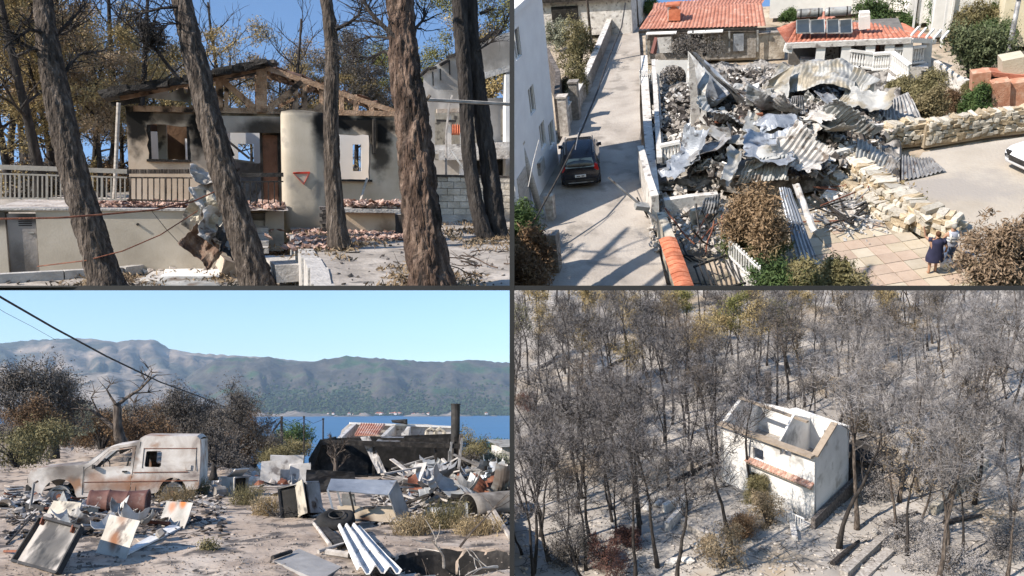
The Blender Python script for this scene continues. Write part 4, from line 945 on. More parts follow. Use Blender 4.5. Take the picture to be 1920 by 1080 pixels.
d = part('door', MB().box(((dx0+dx1)/2,.08,dzt/2-.02),(dx1-dx0-.04,.04,dzt-.04)), dm, t)
for k in range(5): part('slat', MB().box((dx0+.37,.055,dzt-.3+.045*k),(.26,.01,.02),Euler((.5,0,0))), MATS['black_metal'], d)
part('handle', MB().box((dx1-.12,.045,.95),(.11,.03,.02)), MATS['zinc'], d)
part('pipe_stub', MB().lathe([(.03,-.06),(.03,.02)],8,(P1.d(258,420,20).x,-.0,P1.d(258,420,20).z),'y'), MATS['black_metal'], t)
mb = MB().grid(lambda a,b: (WX0+(P1.d(536,400,22).x-WX0)*a, 20.3+4.5*b, RZ+.03*fbm(a*14,b*4,1)), 60, 10)
one(P1,'terrace_floor',mb,mat('terrace_floor',[(.24,.2,.18),(.38,.34,.31),(.5,.47,.44)],2.4,.95,.4),kind='structure')
# stairs
t = T(P1,'garden_stairs','pale steps climbing to the terrace behind the leaning pine','stairs',P1.d(480,462,20.0))
for k in range(6):
    q = P1.d(478,462-k*12.5,20+k*.3)-P1.d(480,462,20.0)
    part('step', MB().box((q.x,q.y,q.z-.07),(.62,.42,.14),jit=.01), kerb_m, t)
part('side_wall', MB().prism([(497,398),(532,388),(532,470),(497,470)],lambda x,y:P1.d(x,y,20.9)-P1.d(480,462,20),lambda x,y:P1.d(x,y,21.2)-P1.d(480,462,20)), stucco, t)
# ------------------------------------------------------------------ the house itself
HY = 22.7; HO = Vector((0, HY, 0))
hx = lambda px: P1.d(px, 300, HY).x
hz = lambda py: P1.d(480, py, HY).z
def hpt(px, py, dy=0.0): return P1.d(px, py, HY+dy)-HO
sootb = []
for cx, cy, rx, ry, st in ((258,240,.5,1.0,1),(262,222,.9,.5,1),(375,240,.45,1.2,1),(318,222,1.3,.32,.75),(410,235,.6,.5,.95),(455,225,1.0,.3,.8),(515,250,.4,1.1,.9),(400,300,.25,.9,.5)):
    sootb.append((hx(cx),0,hz(cy),rx*.78,3,ry*.78,st))
hstucco = soot(mat('house_stucco',[(.48,.375,.28),(.57,.46,.35),(.62,.52,.42)],1.5,.9,.06,bscale=25,spots=(.28,.2,.14),spot_scale=1.2,spot_th=.62),sootb,noise_scale=3.2,amt=.85)
house = T(P1,'burned_house','burned single storey house with a bare timber roof truss','house',HO)
oc = [(hx(240),1.3),(hx(240),hz(207)),(hx(532),hz(207)),(hx(532),1.0)][::-1]
part('front_wall', plate(oc,[wornrect(hx(278),hz(303),hx(357),hz(240),.025),rect(hx(425),1.48,hx(488),hz(247))],lambda u,v,tt:(u,tt,v),.32), hstucco, house)
w = part('window_opening', MB().box((hx(317),.02,hz(304)),(hx(359)-hx(276),.2,.05),jit=.01), MATS['char_wood'], house)
for px in (279,356): part('jamb', MB().bar((hx(px),.05,hz(302)),(hx(px),.05,hz(241)),.05,.12), MATS['char_wood'], w)
part('door_panel', MB().box((hx(506),-.03,(1.5+hz(252))/2),(hx(521)-hx(493),.04,hz(252)-1.5)), mat('door_brown',[(.09,.045,.03),(.16,.085,.06)],2,.8,.2,spots=(.02,.015,.013),spot_scale=2), house)
fr = MB()
for px in (490,523): fr.bar((hx(px),-.05,1.48),(hx(px),-.05,hz(248)),.07)
part('door_frame', fr, MATS['char_wood'], house)
part('lintel', MB().bar(hpt(372,232,-.1),hpt(532,234,-.1),.35,.42), soot(mat('lintel_paint',[(.3,.27,.24),(.4,.37,.33)],2,.9,.3),[(hx(500),0,hz(240),.9,2,.3,.9),(hx(385),0,hz(232),.4,2,.5,1)]), house)
# inside: rear wall with openings, cross walls
rear = soot(mat('rear_plaster',[(.74,.73,.71),(.8,.79,.78)],1.5,.9,.04),[(hx(300),0,2.6,1.5,3,1.4,.5)],(.2,.1,.05))
part('rear_wall', plate([(hx(236),1.3),(hx(775),1.0),(hx(775),hz(222)),(hx(236),hz(222))],[rect(hx(693),hz(345)+.3,hx(712),hz(262)),rect(hx(440),1.6,hx(474),hz(268)),rect(hx(330),1.7,hx(352),hz(262))],lambda u,v,tt:(u,4.2+tt,v),.25), rear, house)
brown = soot(mat('inner_brown',[(.2,.12,.075),(.3,.19,.12)],1.2,.9,.2),[(hx(345),0,2.8,.3,3,.9,.9),(hx(290),0,2.2,.3,3,.9,.8)])
part('inner_wall', plate([(hx(262),1.4),(hx(385),1.4),(hx(385),hz(235)),(hx(262),hz(235))],[rect(hx(268),1.5,hx(286),hz(250)),rect(hx(338),1.5,hx(343),hz(262))],lambda u,v,tt:(u,1.5+tt,v),.15), brown, house)
part('inner_column', MB().box((hx(299),.9,2.6),(.22,.22,2.4)), MATS['beige_metal'], house)
part('inner_wall', MB().prism([(hx(420),.4),(hx(424),.4),(hx(424),4.1),(hx(420),4.1)],lambda u,v:(u,v,1.4),lambda u,v:(u,v,3.9)), MATS['white_slab'], house)
part('side_wall', MB().prism([(hx(240),.32),(hx(244),.32),(hx(244),4.2),(hx(240),4.2)],lambda u,v:(u,v,1.3),lambda u,v:(u,v,hz(212))), hstucco, house)
for k in range(9):
    a = hpt(U(428,486),U(290,380),U(.6,2.5)); b = a+Vector((U(-.9,.9),U(-.3,.3),U(-.8,.8)))
    part('fallen_batten', MB().bar(a,b,.06), MATS[RND.choice(['char_wood','pale_wood','zinc'])], house)
part('fallen_sheet', crumple(.9,1.2,.2,1.5,8,8,4).xf(Matrix.Translation(hpt(458,340,1.4))@Euler((1.2,.2,.3)).to_matrix().to_4x4()), MATS['grey_metal'], house)
# round stair tower / chimney bay
cyl = MB(); cx_ = hpt(569,300,-.9); r_ = (hx(611)-hx(531))/2*.96
ct = soot(mat('bay_stucco',[(.39,.345,.28),(.465,.415,.34),(.52,.47,.395)],1.3,.9,.06,bscale=25,spots=(.27,.25,.22),spot_scale=1.5,spot_th=.6),[(cx_.x+r_,-.9,hz(212),.45,1.5,1.3,1),(cx_.x,-.9,hz(205),1.4,2,.14,.7)])
zt = d1(569,207,HY-1.5).z; prof=[(r_,.5),(r_,1.5),(r_,2.5),(r_,zt-.1),(r_*.97,zt),(r_*.55,zt+.04)]
cyl.lathe(prof, 36, (cx_.x,-.5,0)); 
def flat_bay(x,y,z):       # a broad bay: flat in front with rounded corners
    dx,dy=(x-cx_.x)/r_,(y+.5)/r_; n_=max(1e-6,(abs(dx)**4.6+abs(dy)**4.6)**(1/4.6)); q=max(1e-6,math.hypot(dx,dy)); k=q/n_
    return (cx_.x+dx*k*r_*1.02, -.5+dy*k*r_*.8, z+.02*fbm(x*3,z*2,1))
cyl.v=[flat_bay(*p) for p in cyl.v]
cy = part('round_bay', cyl, ct, house, True)
# sprayed red triangle
tri=[(549,324),(580,323),(569,345)]; mb=MB()
fy = lambda px: -.5-.8*r_*max(.05,1-abs((d1(px,330,HY-1.2).x-cx_.x)/r_)**4.6)**(1/4.6)-.012
def tp(px,py):
    q=d1(px,py,HY+fy(px)); return Vector((q.x,q.y-HY,q.z))
for (a,b) in zip(tri,tri[1:]+tri[:1]):
    for k in range(6):
        p,q=[tp(a[0]+(b[0]-a[0])*f,a[1]+(b[1]-a[1])*f) for f in (k/6,(k+1)/6+.02)]
        mb.bar(p,q,.006,.045,up=(0,1,0)) if False else mb.bar(p,q,.012,.05,up=(1,0,0) if abs(q.z-p.z)<.05 else (0,1,0))
part('red_triangle', mb, mat('red_spray',[(.42,.035,.02),(.5,.06,.04)],8,.7,0), house, label='red triangle outline sprayed on the round bay')
# right wall
sb=[(hx(620),0,hz(235),.35,3,1.0,1),(hx(712),0,hz(232),.5,3,.95,1),(hx(665),0,hz(222),1.6,3,.3,1),(hx(712),0,hz(285),.3,3,.7,.85)]
rst = soot(mat('right_stucco',[(.49,.4,.3),(.57,.475,.37),(.62,.53,.43)],1.5,.9,.06,bscale=25),sb,noise_scale=3.2,amt=.85)
part('right_wall', plate([(hx(604),.7),(hx(757),.7),(hx(757),hz(207)),(hx(604),hz(207))],[wornrect(hx(633),hz(334),hx(693),hz(246),.02)],lambda u,v,tt:(u,-.05+tt,v),.32), rst, house)
w=part('window_opening', MB().box((hx(663),-.04,hz(335)),(hx(697)-hx(630),.25,.05),jit=.01), MATS['char_wood'], house)
for px in (606,699): part('shutter', MB().box((hx(px),-.22,(hz(215)+hz(283))/2),(.07,.28,hz(215)-hz(283))), MATS['char_wood'], w)
part('side_wall', MB().prism([(hx(753),.3),(hx(757),.3),(hx(757),4.2),(hx(753),4.2)],lambda u,v:(u,v,.8),lambda u,v:(u,v,hz(215))), rst, house)
part('leaning_stick', MB().bar(hpt(688,334,-.3),hpt(672,388,-.9),.05), MATS['pale_wood'], house)
# timbers
tim = mat('scorched_timber',[(.2,.12,.075),(.4,.26,.17),(.55,.39,.28)],4,.85,.4,stretch=(1,1,1),spots=(.03,.022,.018),spot_scale=2.2,spot_th=.6)
roof = part('roof_truss', MB().bar(hpt(250,203,0),hpt(745,213,0),.16,.14), tim, house, label='bare scorched roof timbers')
def beam(x0,y0,x1,y1,w=.1,dy=0.0,dy2=None,m=None,nm='rafter'):
    part(nm, MB().bar(hpt(x0,y0,dy),hpt(x1,y1,dy if dy2 is None else dy2),w,w*1.15), m or tim, roof)
beam(225,183,490,127,.12); beam(490,124,740,209,.12); beam(490,140,742,214,.1,2.2); beam(330,166,490,137,.1,2.2); beam(395,150,490,131,.08,1.1)
beam(490,134,640,178,.07,1.2)
beam(490,122,490,210,.24,-.02,nm='king_post'); beam(481,140,481,207,.09,1.5,nm='post')
for x,y0,y1,w in ((411,145,207,.16),(424,148,207,.09),(571,152,207,.11),(640,173,207,.1),(667,182,208,.11),(696,192,209,.11),(555,150,206,.08),(602,165,206,.08)): beam(x,y0,x,y1,w,nm='post')
beam(413,147,483,207,.13,nm='brace'); beam(500,207,566,153,.13,nm='brace'); beam(590,206,612,186,.1,nm='brace'); beam(430,160,470,205,.06,1.2,nm='brace'); beam(520,200,590,165,.07,1.6,nm='brace')
for k in range(12):
    x=505+k*19; y=129+ (x-490)*.335; beam(x,y+2,x-10,y-12,.07,.0,2.6)
for k in range(9):
    x=262+k*26; y=176-(x-240)*.213; beam(x,y,x+12,y-8,.07,.0,2.6)
for k in range(7): beam(270+k*18,197,272+k*18,204,.05,nm='joist_end')
mb=MB()
for k in range(26):
    f=k/26; a=hpt(190+300*f,180-58*f,-.25); mb.box((a.x+.2,a.y+.3+U(-.1,.1),a.z+.06),(U(.35,.5),1.5,.12),Euler((U(-.08,.08),-math.atan2(58,300)+U(-.06,.06),U(-.1,.1))),.03)
part('burned_roof_edge', mb, MATS['char_wood'], roof, kind='stuff')
mb=MB()
for k in range(30):
    f=k/30; a=hpt(492+250*f,122+86*f,1.5+U(-1,1)*.5); mb.box(a,(U(.2,.4),U(.3,.8),.05),Euler((U(-.3,.3),.33+U(-.2,.2),U(-.4,.4))),.03)
part('roof_scraps', mb, mat('burned_tile',[(.05,.03,.025),(.12,.07,.05),(.22,.12,.09)],4,.9,.3), roof, kind='stuff')
mb=MB()
for k in range(9): mb.box(hpt(478+k*4,119+U(-3,2),U(0,1)),(.25,.3,.09),Euler((U(-.4,.4),U(-.4,.4),U(0,3))))
part('ridge_tiles', mb, MATS['rubble_dark'], roof, kind='stuff')
holes=[[(hx(px),hz(py)) for px,py in arc(270,182,10,6,0,330,9)],[(hx(px),hz(py)) for px,py in [(318,176),(336,167),(339,172),(322,182)]],[(hx(px),hz(py)) for px,py in arc(352,172,4,9,0,330,8)]]
part('gable_board', plate([(hx(px),hz(py)) for px,py in [(216,184),(300,172),(358,156),(366,170),(357,196),(310,193),(262,190)]],holes,lambda u,v,tt:(u,.1+tt+.06*math.sin(u*3),v),.02), soot(mat('fibre_board',[(.38,.35,.32),(.5,.47,.44),(.57,.55,.52)],2.5,.9,.3),[(hx(350),0,hz(170),.3,1,.5,.8),(hx(270),0,hz(182),.3,1,.25,.9)]), roof)
beam(208,195,262,188,.1,-.3,nm='fascia',m=MATS['char_wood'])
# thin pole
a=d1(214,372,20.8); one(P1,'metal_pole',MB().tube([(0,0,0),P1.d(222,192,20.8)-a],.045,8),MATS['pale_wood'],'thin grey pole holding up the roof corner','pole',a)
# balustrade
def railing(name,label,xs,ytop,ybot,Y,Z0,nb,m):
    (x0,x1)=xs; t=T(P1,name,label,'railing',P1.d(x0,ybot[0],Y))
    o=P1.d(x0,ybot[0],Y)
    pt=lambda f,k: P1.d(x0+(x1-x0)*f,(ytop[0]*(1-f)+ytop[1]*f)*(1-k)+(ybot[0]*(1-f)+ybot[1]*f)*k,Y)-o
    part('top_rail',MB().bar(pt(0,0),pt(1,0),.07,.1),m,t)
    part('mid_rail',MB().bar(pt(0,.2),pt(1,.2),.035),m,t); part('bottom_rail',MB().bar(pt(0,.93),pt(1,.93),.035),m,t)
    for k in range(nb): part('baluster',MB().bar(pt((k+.5)/nb,.2),pt((k+.5)/nb,.93),  .028 if k%6 else .045),m,t)
rail_m=mat('railing_paint',[(.33,.3,.26),(.45,.41,.36)],3,.7,.1)
railing('terrace_railing','pale metal balustrade along the terrace left of the house',(-20,238),(312,321),(375,378),20.15,RZ,30,rail_m)
railing('terrace_railing','scorched balustrade in front of the left window',(238,360),(321,321),(378,382),20.16,RZ,11,MATS['grey_bark'])
railing('terrace_railing','short dark balustrade between the stairs and the round bay',(452,531),(328,327),(390,391),20.9,RZ,7,MATS['black_metal'])
# tile shards
def shards(name,n,fn,s0,s1,m,Zs=.06):
    mb=MB()
    for k in range(n):
        a=fn(); s=U(s0,s1); mb.box((a.x,a.y,a.z+U(0,Zs)),(s*U(.8,1.8),s,.02),Euler((U(-.7,.7),U(-.7,.7),U(0,3.1))),s*.18)
    return one(P1,name,mb,m,kind='stuff')
tilem=mat('broken_tile',[(.16,.09,.07),(.33,.21,.17),(.52,.43,.38)],7,.9,.2)
shards('tile_rubble',700,lambda:Vector((U(hx(175),hx(528)),U(20.4,22.4),RZ)),.05,.15,tilem,.09)
shards('tile_rubble',420,lambda:P1.g(RND.gauss(600,32),U(432,470),TZ),.05,.14,tilem,.07)
shards('tile_rubble',420,lambda:P1.g(U(655,790),U(432,452),TZ),.05,.13,tilem,.06)
shards('tile_rubble',160,lambda:P1.g(RND.gauss(527,12),U(452,480),.2),.06,.18,tilem,.25)
shards('plaster_rubble',900,lambda:P1.g(U(200,440)+U(-1,1)*60,U(488,512),.02),.03,.14,mat('plaster_bits',[(.3,.24,.2),(.45,.4,.36),(.6,.57,.53)],7,.9,.2),.07)
shards('plaster_rubble',500,lambda:P1.g(U(480,575),U(470,532),.05),.03,.14,MATS['plaster_bits'],.07)
shards('charcoal_bits',150,lambda:P1.g(U(610,955),430+108*U(0,1)**1.5,TZ),.012,.06,MATS['rubble_dark'],.02)
shards('charcoal_bits',150,lambda:P1.g(U(8,480),U(495,535),.02),.02,.08,MATS['rubble_dark'],.02)
# bench wall on the right
t=T(P1,'garden_bench_wall','low rendered garden wall topped with a stone slab and fallen tiles','garden wall',P1.d(700,432,20.3))
o=P1.d(700,432,20.3); bq=lambda x,y,dy=0:P1.d(x,y,20.3+dy)-o
part('wall',MB().prism([(612,386),(640,394),(760,396),(760,436),(612,436)],lambda x,y:bq(x,y),lambda x,y:bq(x,y,.5)),hstucco,t)
part('slab',MB().bar(bq(640,392,.1),bq(765,394,.1),.75,.09),kerb_m,t)
for k in range(7): part('brick',MB().box(bq(608+(k%2)*5,390+k*6.5,-.1),(.24,.16,.075),jit=.008),MATS['rubble_dark'],t)
shards('tile_rubble',260,lambda:P1.d(U(650,755),390,20.3)+Vector((0,U(-.2,.5),.06)),.05,.14,tilem,.1)
a=P1.g(752,441,TZ); t=T(P1,'wooden_stump','charred wooden stump beside the big pine','stump',a); part('stump',MB().tube([(0,0,-.05),(.0,0,.25),(.01,0,.52)],[.16,.15,.165],12,rough=.06),MATS['char_bark'],t); part('cut_face',MB().lathe([(.02,.525),(.15,.525),(.15,.54)],12),MATS['pale_wood'],t)
mat('rust_dark',[(.06,.04,.03),(.15,.095,.07),(.3,.23,.18)],4,.85,.3)
# crumpled white sheets against the terrace wall
for i,(x,y,w,h,rx,ry,rz,m,lab) in enumerate(((385,333,.75,.45,.9,.2,.2,'white_ash_metal','whitish crumpled sheet on top of the pile by the leaning pine'),(392,372,.7,.7,1.3,-.3,.3,'white_ash_metal','torn pale sheet hanging in the middle of the pile'),(388,400,.8,.9,1.35,.3,-.2,'beige_metal','tan creased sheet in the pile by the terrace corner'),(402,430,.8,.8,1.2,.5,.4,'white_ash_metal','pale folded sheet low in the pile'),(380,462,.6,.85,1.25,-.8,.3,'rust_dark','rusty curved sheet leaning at the left of the pile'),(425,462,.9,.7,.9,.5,.5,'black_metal','dark ribbed sheet at the right of the pile'))):
    q=P1.d(x,y,19.55-.25*i*.5); one(P1,'crumpled_sheet',crumple(w,h,.2,2.6,14,14,i*3+1,.12,.006,corr=.02 if 'ribbed' in lab else 0,edge=.08),MATS[m],lab,'metal sheet',q,rot=Euler((rx,ry,rz)),smooth=False)
def flat1(name,px,Z,m,label,cat,th=.04,amp=.02,group=None,lift=.05):
    P=[P1.g(x,y,Z)+Vector((0,0,lift)) for x,y in px]; return quadsheet(P1,name,P,th,m,label,cat,group,amp)
flat1('white_slab',[(300,522),(410,520),(420,496),(320,494)],.05,MATS['white_paint'],'white fallen board lying at the foot of the pile','board')
flat1('white_slab',[(262,528),(330,531),(345,512),(290,510)],.02,MATS['white_slab'],'pale plaster slab lying in the ash left of the board','slab')
flat1('grey_sheet',[(262,540),(420,545),(395,524),(300,520)],.01,MATS['zinc'],'bluish grey sheet lying flat in the near ash','metal sheet',.02,.05)
a=P1.g(405,497,.05); one(P1,'cardboard_box',MB().box((0,0,.15),(.5,.35,.3),jit=.02),MATS['beige_metal'],'tan square block under the crumpled sheets','block',a,R(12))
a=P1.g(432,512,.05); one(P1,'fallen_block',MB().box((0,0,.17),(.5,.5,.32),Euler((.2,.4,.4)),.03),MATS['tan_board'],'tilted tan block against the leaning pine','block',a)
a=P1.g(368,490,.05); one(P1,'metal_canister',MB().lathe([(.02,-.2),(.07,-.2),(.08,.18),(.02,.2)],10,axis='x'),MATS['drum_brown'],'small brown canister beside the square block','canister',a+Vector((0,0,.2)),R(10))
mb=MB(); rs=np.random.RandomState(2); C=[]
for k in range(420):
    bx,by_=RND.choice([(200,530),(480,530),(635,458),(815,535),(905,440),(932,440)]); Zg=TZ if bx>560 else .03; a=P1.g(bx+RND.gauss(0,45),min(by_+RND.gauss(0,14),545),Zg); C.append((a.x,a.y,Zg+.05+.03*fbm(a.x*.8,a.y*.8,3)))
mb.quads(leafquads(C,.05,rs,14,.12,.12,3.0)); one(P1,'needle_litter',mb,MATS['brown_needles'],kind='stuff')
# hanging lines
def line1(name,pts,r,m,lab,cat,Y=16.5):
    P=[P1.d(x,y,Yq) for x,y,Yq in pts]; o=P[0].copy()
    one(P1,name,MB().tube([p-o for p in P],r,5),m,lab,cat,o)
line1('fallen_cable',[(-10,410,16),(110,408,16),(190,402,16.2),(290,393,17),(360,378,18),(412,355,19)],.018,MATS['rust'],'thick fallen cable crossing in front of the left pine','cable')
line1('fallen_cable',[(70,499,18),(160,488,16.5),(230,470,16.3),(300,440,17),(370,395,18.5)],.012,MATS['rust'],'thin fallen cable drooping from the crumpled pile','cable')
line1('hanging_wire',[(284,395,19.9),(310,428,19.8),(338,458,19.8)],.008,MATS['black_metal'],'short thin wire hanging on the retaining wall','wire')
line1('horizontal_pipe',[(764,185,14),(830,188,14.4),(900,192,15),(980,196,15.6)],.035,MATS['pale_wood'],'bare horizontal pole lashed across the big pine','pole')
line1('pole_tie',[(790,196,13.9),(806,178,13.9)],.03,MATS['grey_bark'],'short stick tied across the horizontal pole','stick')
# ------------------------------------------------------------------ block wall and ruined building at the right
BY=24.0; t=T(P1,'block_wall','pale concrete block wall behind the twin pines','block wall',P1.d(885,408,BY)); o=P1.d(885,408,BY)
zb=P1.d(885,408,BY).z; ztop=P1.d(885,332,BY).z; x0,x1=P1.d(812,400,BY).x,P1.d(985,400,BY).x
part('coping',MB().box(((x0+x1)/2-o.x,0,ztop-zb+.03),(x1-x0,.28,.07)),MATS['rubble_dark'],t)
part('footing',MB().box(((x0+x1)/2-o.x,.0,-.15),(x1-x0,.3,.5)),kerb_m,t)
part('mortar',MB().box(((x0+x1)/2-o.x,.02,(ztop-zb)/2+.05),(x1-x0-.02,.16,ztop-zb-.1)),kerb_m,t)
bm_=mat('concrete_block',[(.36,.33,.28),(.47,.44,.39),(.56,.53,.48)],2,.95,.4,rand=.12); bmesh_=None; r=0; z=.1
while z < ztop-zb-.1:
    x=x0-o.x+(0 if r%2 else -.2)
    while x < x1-o.x:
        if bmesh_ is None: bmesh_=MB().box((0,0,0),(.385,.2,.185),jit=.004).mesh('brick',bm_)
        part('brick',bmesh_,bm_,t,loc=(x+.2,-.02+U(-.008,.008),z+.1)); x+=.4
    z+=.2; r+=1
RY=30.0; ro=P1.d(870,330,RY); t=T(P1,'ruined_building','scorched pale two storey building with an open gable behind the twin pines','building',ro)
rq=lambda x,y,dy=0:P1.d(x,y,RY+dy)-ro
rp_m=soot(mat('ruin_plaster',[(.4,.37,.34),(.5,.47,.44),(.58,.56,.53)],1.0,.9,.08,bscale=14),[((rq(850,150)).x,0,rq(850,150).z,.8,3,1.2,.6),(rq(930,95).x,0,rq(930,95).z,2,3,.7,.55),(rq(812,230).x,0,rq(812,230).z,.3,3,1.6,.4)],(.06,.055,.05))
def rw(nm,pts,dy,th,m,holes=()): return part(nm,plate(pts[::-1],[h for h in holes],lambda x,y,tt:rq(x,y,dy+tt),th),m,t)
rw('gable_wall',[(793,136),(830,113),(852,100),(875,88),(872,330),(795,330)],0,.35,rp_m,[rect(815,205,838,300)[::1],rect(846,212,862,292)])
rw('upper_wall',[(872,90),(985,48),(985,330),(872,330)],.6,.3,rp_m,[[(884,150),(948,128),(948,182),(884,186)],rect(885,196,905,300),rect(938,205,948,262)])
part('gable_beam',MB().bar(rq(884,149,.2),rq(985,118,.2),.35,.22),MATS['white_slab'],t)
part('white_column',MB().bar(rq(953,330,.1),rq(953,140,.1),.35),MATS['white_paint'],t)
part('balcony_slab',MB().prism([(815,288,-.9),(985,280,-.9),(985,280,.5),(815,288,.5)],lambda x,y,d:rq(x,y,d),lambda x,y,d:rq(x,y,d)+Vector((0,0,.32))),MATS['white_slab'],t)
part('balcony_front',MB().prism([(822,300),(985,296),(985,274),(822,281)],lambda x,y:rq(x,y,-.95),lambda x,y:rq(x,y,-.85)),MATS['white_slab'],t)
part('column',MB().bar(rq(867,332,-.6),rq(867,290,-.6),.22),MATS['white_paint'],t)
part('recess_shade',MB().prism([(815,331),(985,331),(985,298),(815,302)],lambda x,y:rq(x,y,.3),lambda x,y:rq(x,y,.4)),MATS['soot_and_shade'],t)  # dark slab standing for the shade under the balcony
part('inner_wall',MB().prism([(800,331),(985,331),(985,180),(800,190)],lambda x,y:rq(x,y,3.2),lambda x,y:rq(x,y,3.4)),MATS['beige_metal'],t)
w=part('window',MB().box(rq(836,226,-.1),(.75,.1,.08)),MATS['black_metal'],t); part('tile_fall',MB().grid(lambda u,v:rq(836+26*u,250-17*v,.8+.8*v)+Vector((0,0,.04*math.sin(u*40))),30,5,.04),MATS['tile_red'],w)
part('window_frame',MB().bar(rq(818,208,-.05),rq(862,206,-.05),.14),MATS['tan_board'],t)
for x,y0,y1 in ((811,134,160),(825,128,150),(842,112,140)): part('crack',MB().bar(rq(x,y0,-.02),rq(x+1,y1,-.02),.05,.03),MATS['char_wood'],t)
for k in range(9): 
    x=795+k*17; part('roof_tile',MB().box(rq(x,135-(x-793)*.54+U(-2,2),.1),(U(.25,.5),.5,.1),Euler((U(-.2,.2),-.5+U(-.3,.3),U(-.3,.3)))),MATS['char_wood'],t)
line1('leaning_stick',[(846,283,28.5),(870,318,28)],.04,MATS['zinc'],'pale strut slanting below the balcony','strut')
line1('bare_sapling',[(836,330,25),(836,250,25),(842,195,25),(848,178,25)],.035,MATS['ash_pale'],'thin pale bare sapling in front of the ruined building','sapling')
# fallen branches on the terrace
for k in range(22):
    px,py=(U(860,955),U(475,505)) if k%2 else (U(620,955),U(455,535))
    a=P1.g(px,py,TZ)+Vector((0,0,.03)); d=Vector((U(-1,1),U(-.6,.6),.05)); pts,_=branch_path((0,0,0),d,U(.3,1.0),6,.25); mb=MB().tube(pts,[.014,.013,.012,.01,.008,.006,.003],4,cap=False)
    for j in range(3): p2,_=branch_path(pts[RND.randint(1,5)],d+Vector((U(-1,1),U(-1,1),U(0,.5))),U(.15,.4),3,.3); mb.tube(p2,[.006,.005,.004,.002],3,cap=False)
    one(P1,'fallen_twig',mb,MATS[RND.choice(['char_wood','grey_bark','brown_bark'])],'thin fallen twig lying on the ash terrace','twig',a,group='twigs fallen on the terrace')
# ------------------------------------------------------------------ the near pines
def bark_trunk(pts, rad, n=26, sub=12, amp=.12, seed=0, plate_=1.0):
    """trunk with furrowed bark plates"""
    pts=[Vector(p) for p in pts]; P=[]; Rr=[]
    for i in range(len(pts)-1):
        p0=pts[max(i-1,0)];p1=pts[i];p2=pts[i+1];p3=pts[min(i+2,len(pts)-1)]
        for k in range(sub):
            t=k/sub; P.append(.5*((2*p1)+(p2-p0)*t+(2*p0-5*p1+4*p2-p3)*t*t+(3*p1-p0-3*p2+p3)*t**3)); Rr.append(rad[i]*(1-t)+rad[i+1]*t)
    P.append(pts[-1]); Rr.append(rad[-1]); mb=MB(); s=0; vs=[]
    for i,p in enumerate(P):
        if i: s+=(P[i]-P[i-1]).length
        for k in range(n):
            a=2*math.pi*k/n; cx,cy_=math.cos(a),math.sin(a)
            q=Vector((cx*3.6*plate_,cy_*3.6*plate_,s*1.7*plate_+seed)); w=q+Vector((noise.noise(q*2),noise.noise(q*2+Vector((9,0,0))),0))*.45
            dd=noise.voronoi(w)[0]; f=min(1,(dd[1]-dd[0])*2.6); f2=noise.noise(w*5)
            r=Rr[i]*(1+amp*(f-.7+.22*f2)+.05*noise.noise(Vector((cx,cy_,s*.6+seed))))
            vs.append((p.x+cx*r,p.y+cy_*r,p.z))
    fs=[(i*n+k,i*n+(k+1)%n,(i+1)*n+(k+1)%n,(i+1)*n+k) for i in range(len(P)-1) for k in range(n)]
    return mb.add(vs,fs)
fine=[]
def near_pine(lab,tr,bark,seed,amp,crown_h=5.5,limbs=(),n=48,plate_=1.0,sub=26):
    """tr: list of (px,py,width px,Y) from the base up; goes on above the picture to a crown"""
    P=[P1.d(x,y,Y) for x,y,w,Y in tr]; rad=[w*Y/FPX/2 for x,y,w,Y in tr]; o=P[0].copy(); P=[p-o for p in P]
    up=(P[-1]-P[-2]).normalized(); top=P[-1]
    P+=[top+up*1.8,top+up*3.6+Vector((.2,.1,0)),top+up*5.2]; rad+=[rad[-1]*.88,rad[-1]*.6,rad[-1]*.3]
    t=T(P1,'pine_tree',lab,'pine',o)
    part('trunk',bark_trunk(P,rad,n,sub,amp,seed,plate_),bark,t,True)
    rnd=random.Random(seed); br=MB(); tips=[]
    for k in range(3):
        b=P[-3].lerp(P[-1],rnd.random()); a=k*2.4; pts,_=branch_path(b,Vector((math.cos(a),math.sin(a),.35)),rnd.uniform(1.2,2.6),6,.2,.03,rnd)
        br.tube(pts,[.07,.06,.05,.04,.03,.02,.01],5,cap=False)
        for j in range(4):
            q=pts[rnd.randint(2,6)]; p2,_=branch_path(q,Vector((rnd.uniform(-1,1),rnd.uniform(-1,1),rnd.uniform(-.3,.8))),rnd.uniform(.4,.9),4,.25,0,rnd); br.tube(p2,[.02,.016,.012,.008,.004],4,cap=False); tips+=[p2[-1],p2[2]]
    part('branches',br,MATS['char_bark'],t)
    part('crown',MB().quads(leafquads([tuple(p) for p in tips[::4]],.05,np.random.RandomState(seed),8,.18,.8,2.2)),MATS['brown_leaf'],t)
    lm=MB()
    for pl,r0 in limbs:
        Q=[P1.d(x,y,Y)-o for x,y,Y in pl]; lm.tube(Q,[r0*(1-.7*i/(len(Q)-1)) for i in range(len(Q))],6,cap=False)
        for j in range(9*(len(Q)-1)):
            i=rnd.randint(0,len(Q)-2); q=Q[i].lerp(Q[i+1],rnd.random()); dd=(Q[i+1]-Q[i]).normalized()+Vector((rnd.uniform(-1,1),rnd.uniform(-.6,.6),rnd.uniform(-.7,.7)))
            p2,_=branch_path(q,dd,rnd.uniform(.25,.8),5,.3,0,rnd); lm.tube(p2,[.012,.01,.008,.006,.004,.002],4,cap=False)
            for z in range(3): p3,_=branch_path(p2[rnd.randint(1,5)],dd+Vector((rnd.uniform(-1,1),rnd.uniform(-1,1),rnd.uniform(-1,1))),.3,3,.3,0,rnd); lm.tube(p3,[.005,.004,.003,.002],3,cap=False)
    if limbs: part('limbs',lm,MATS['char_bark'],t)
    return t
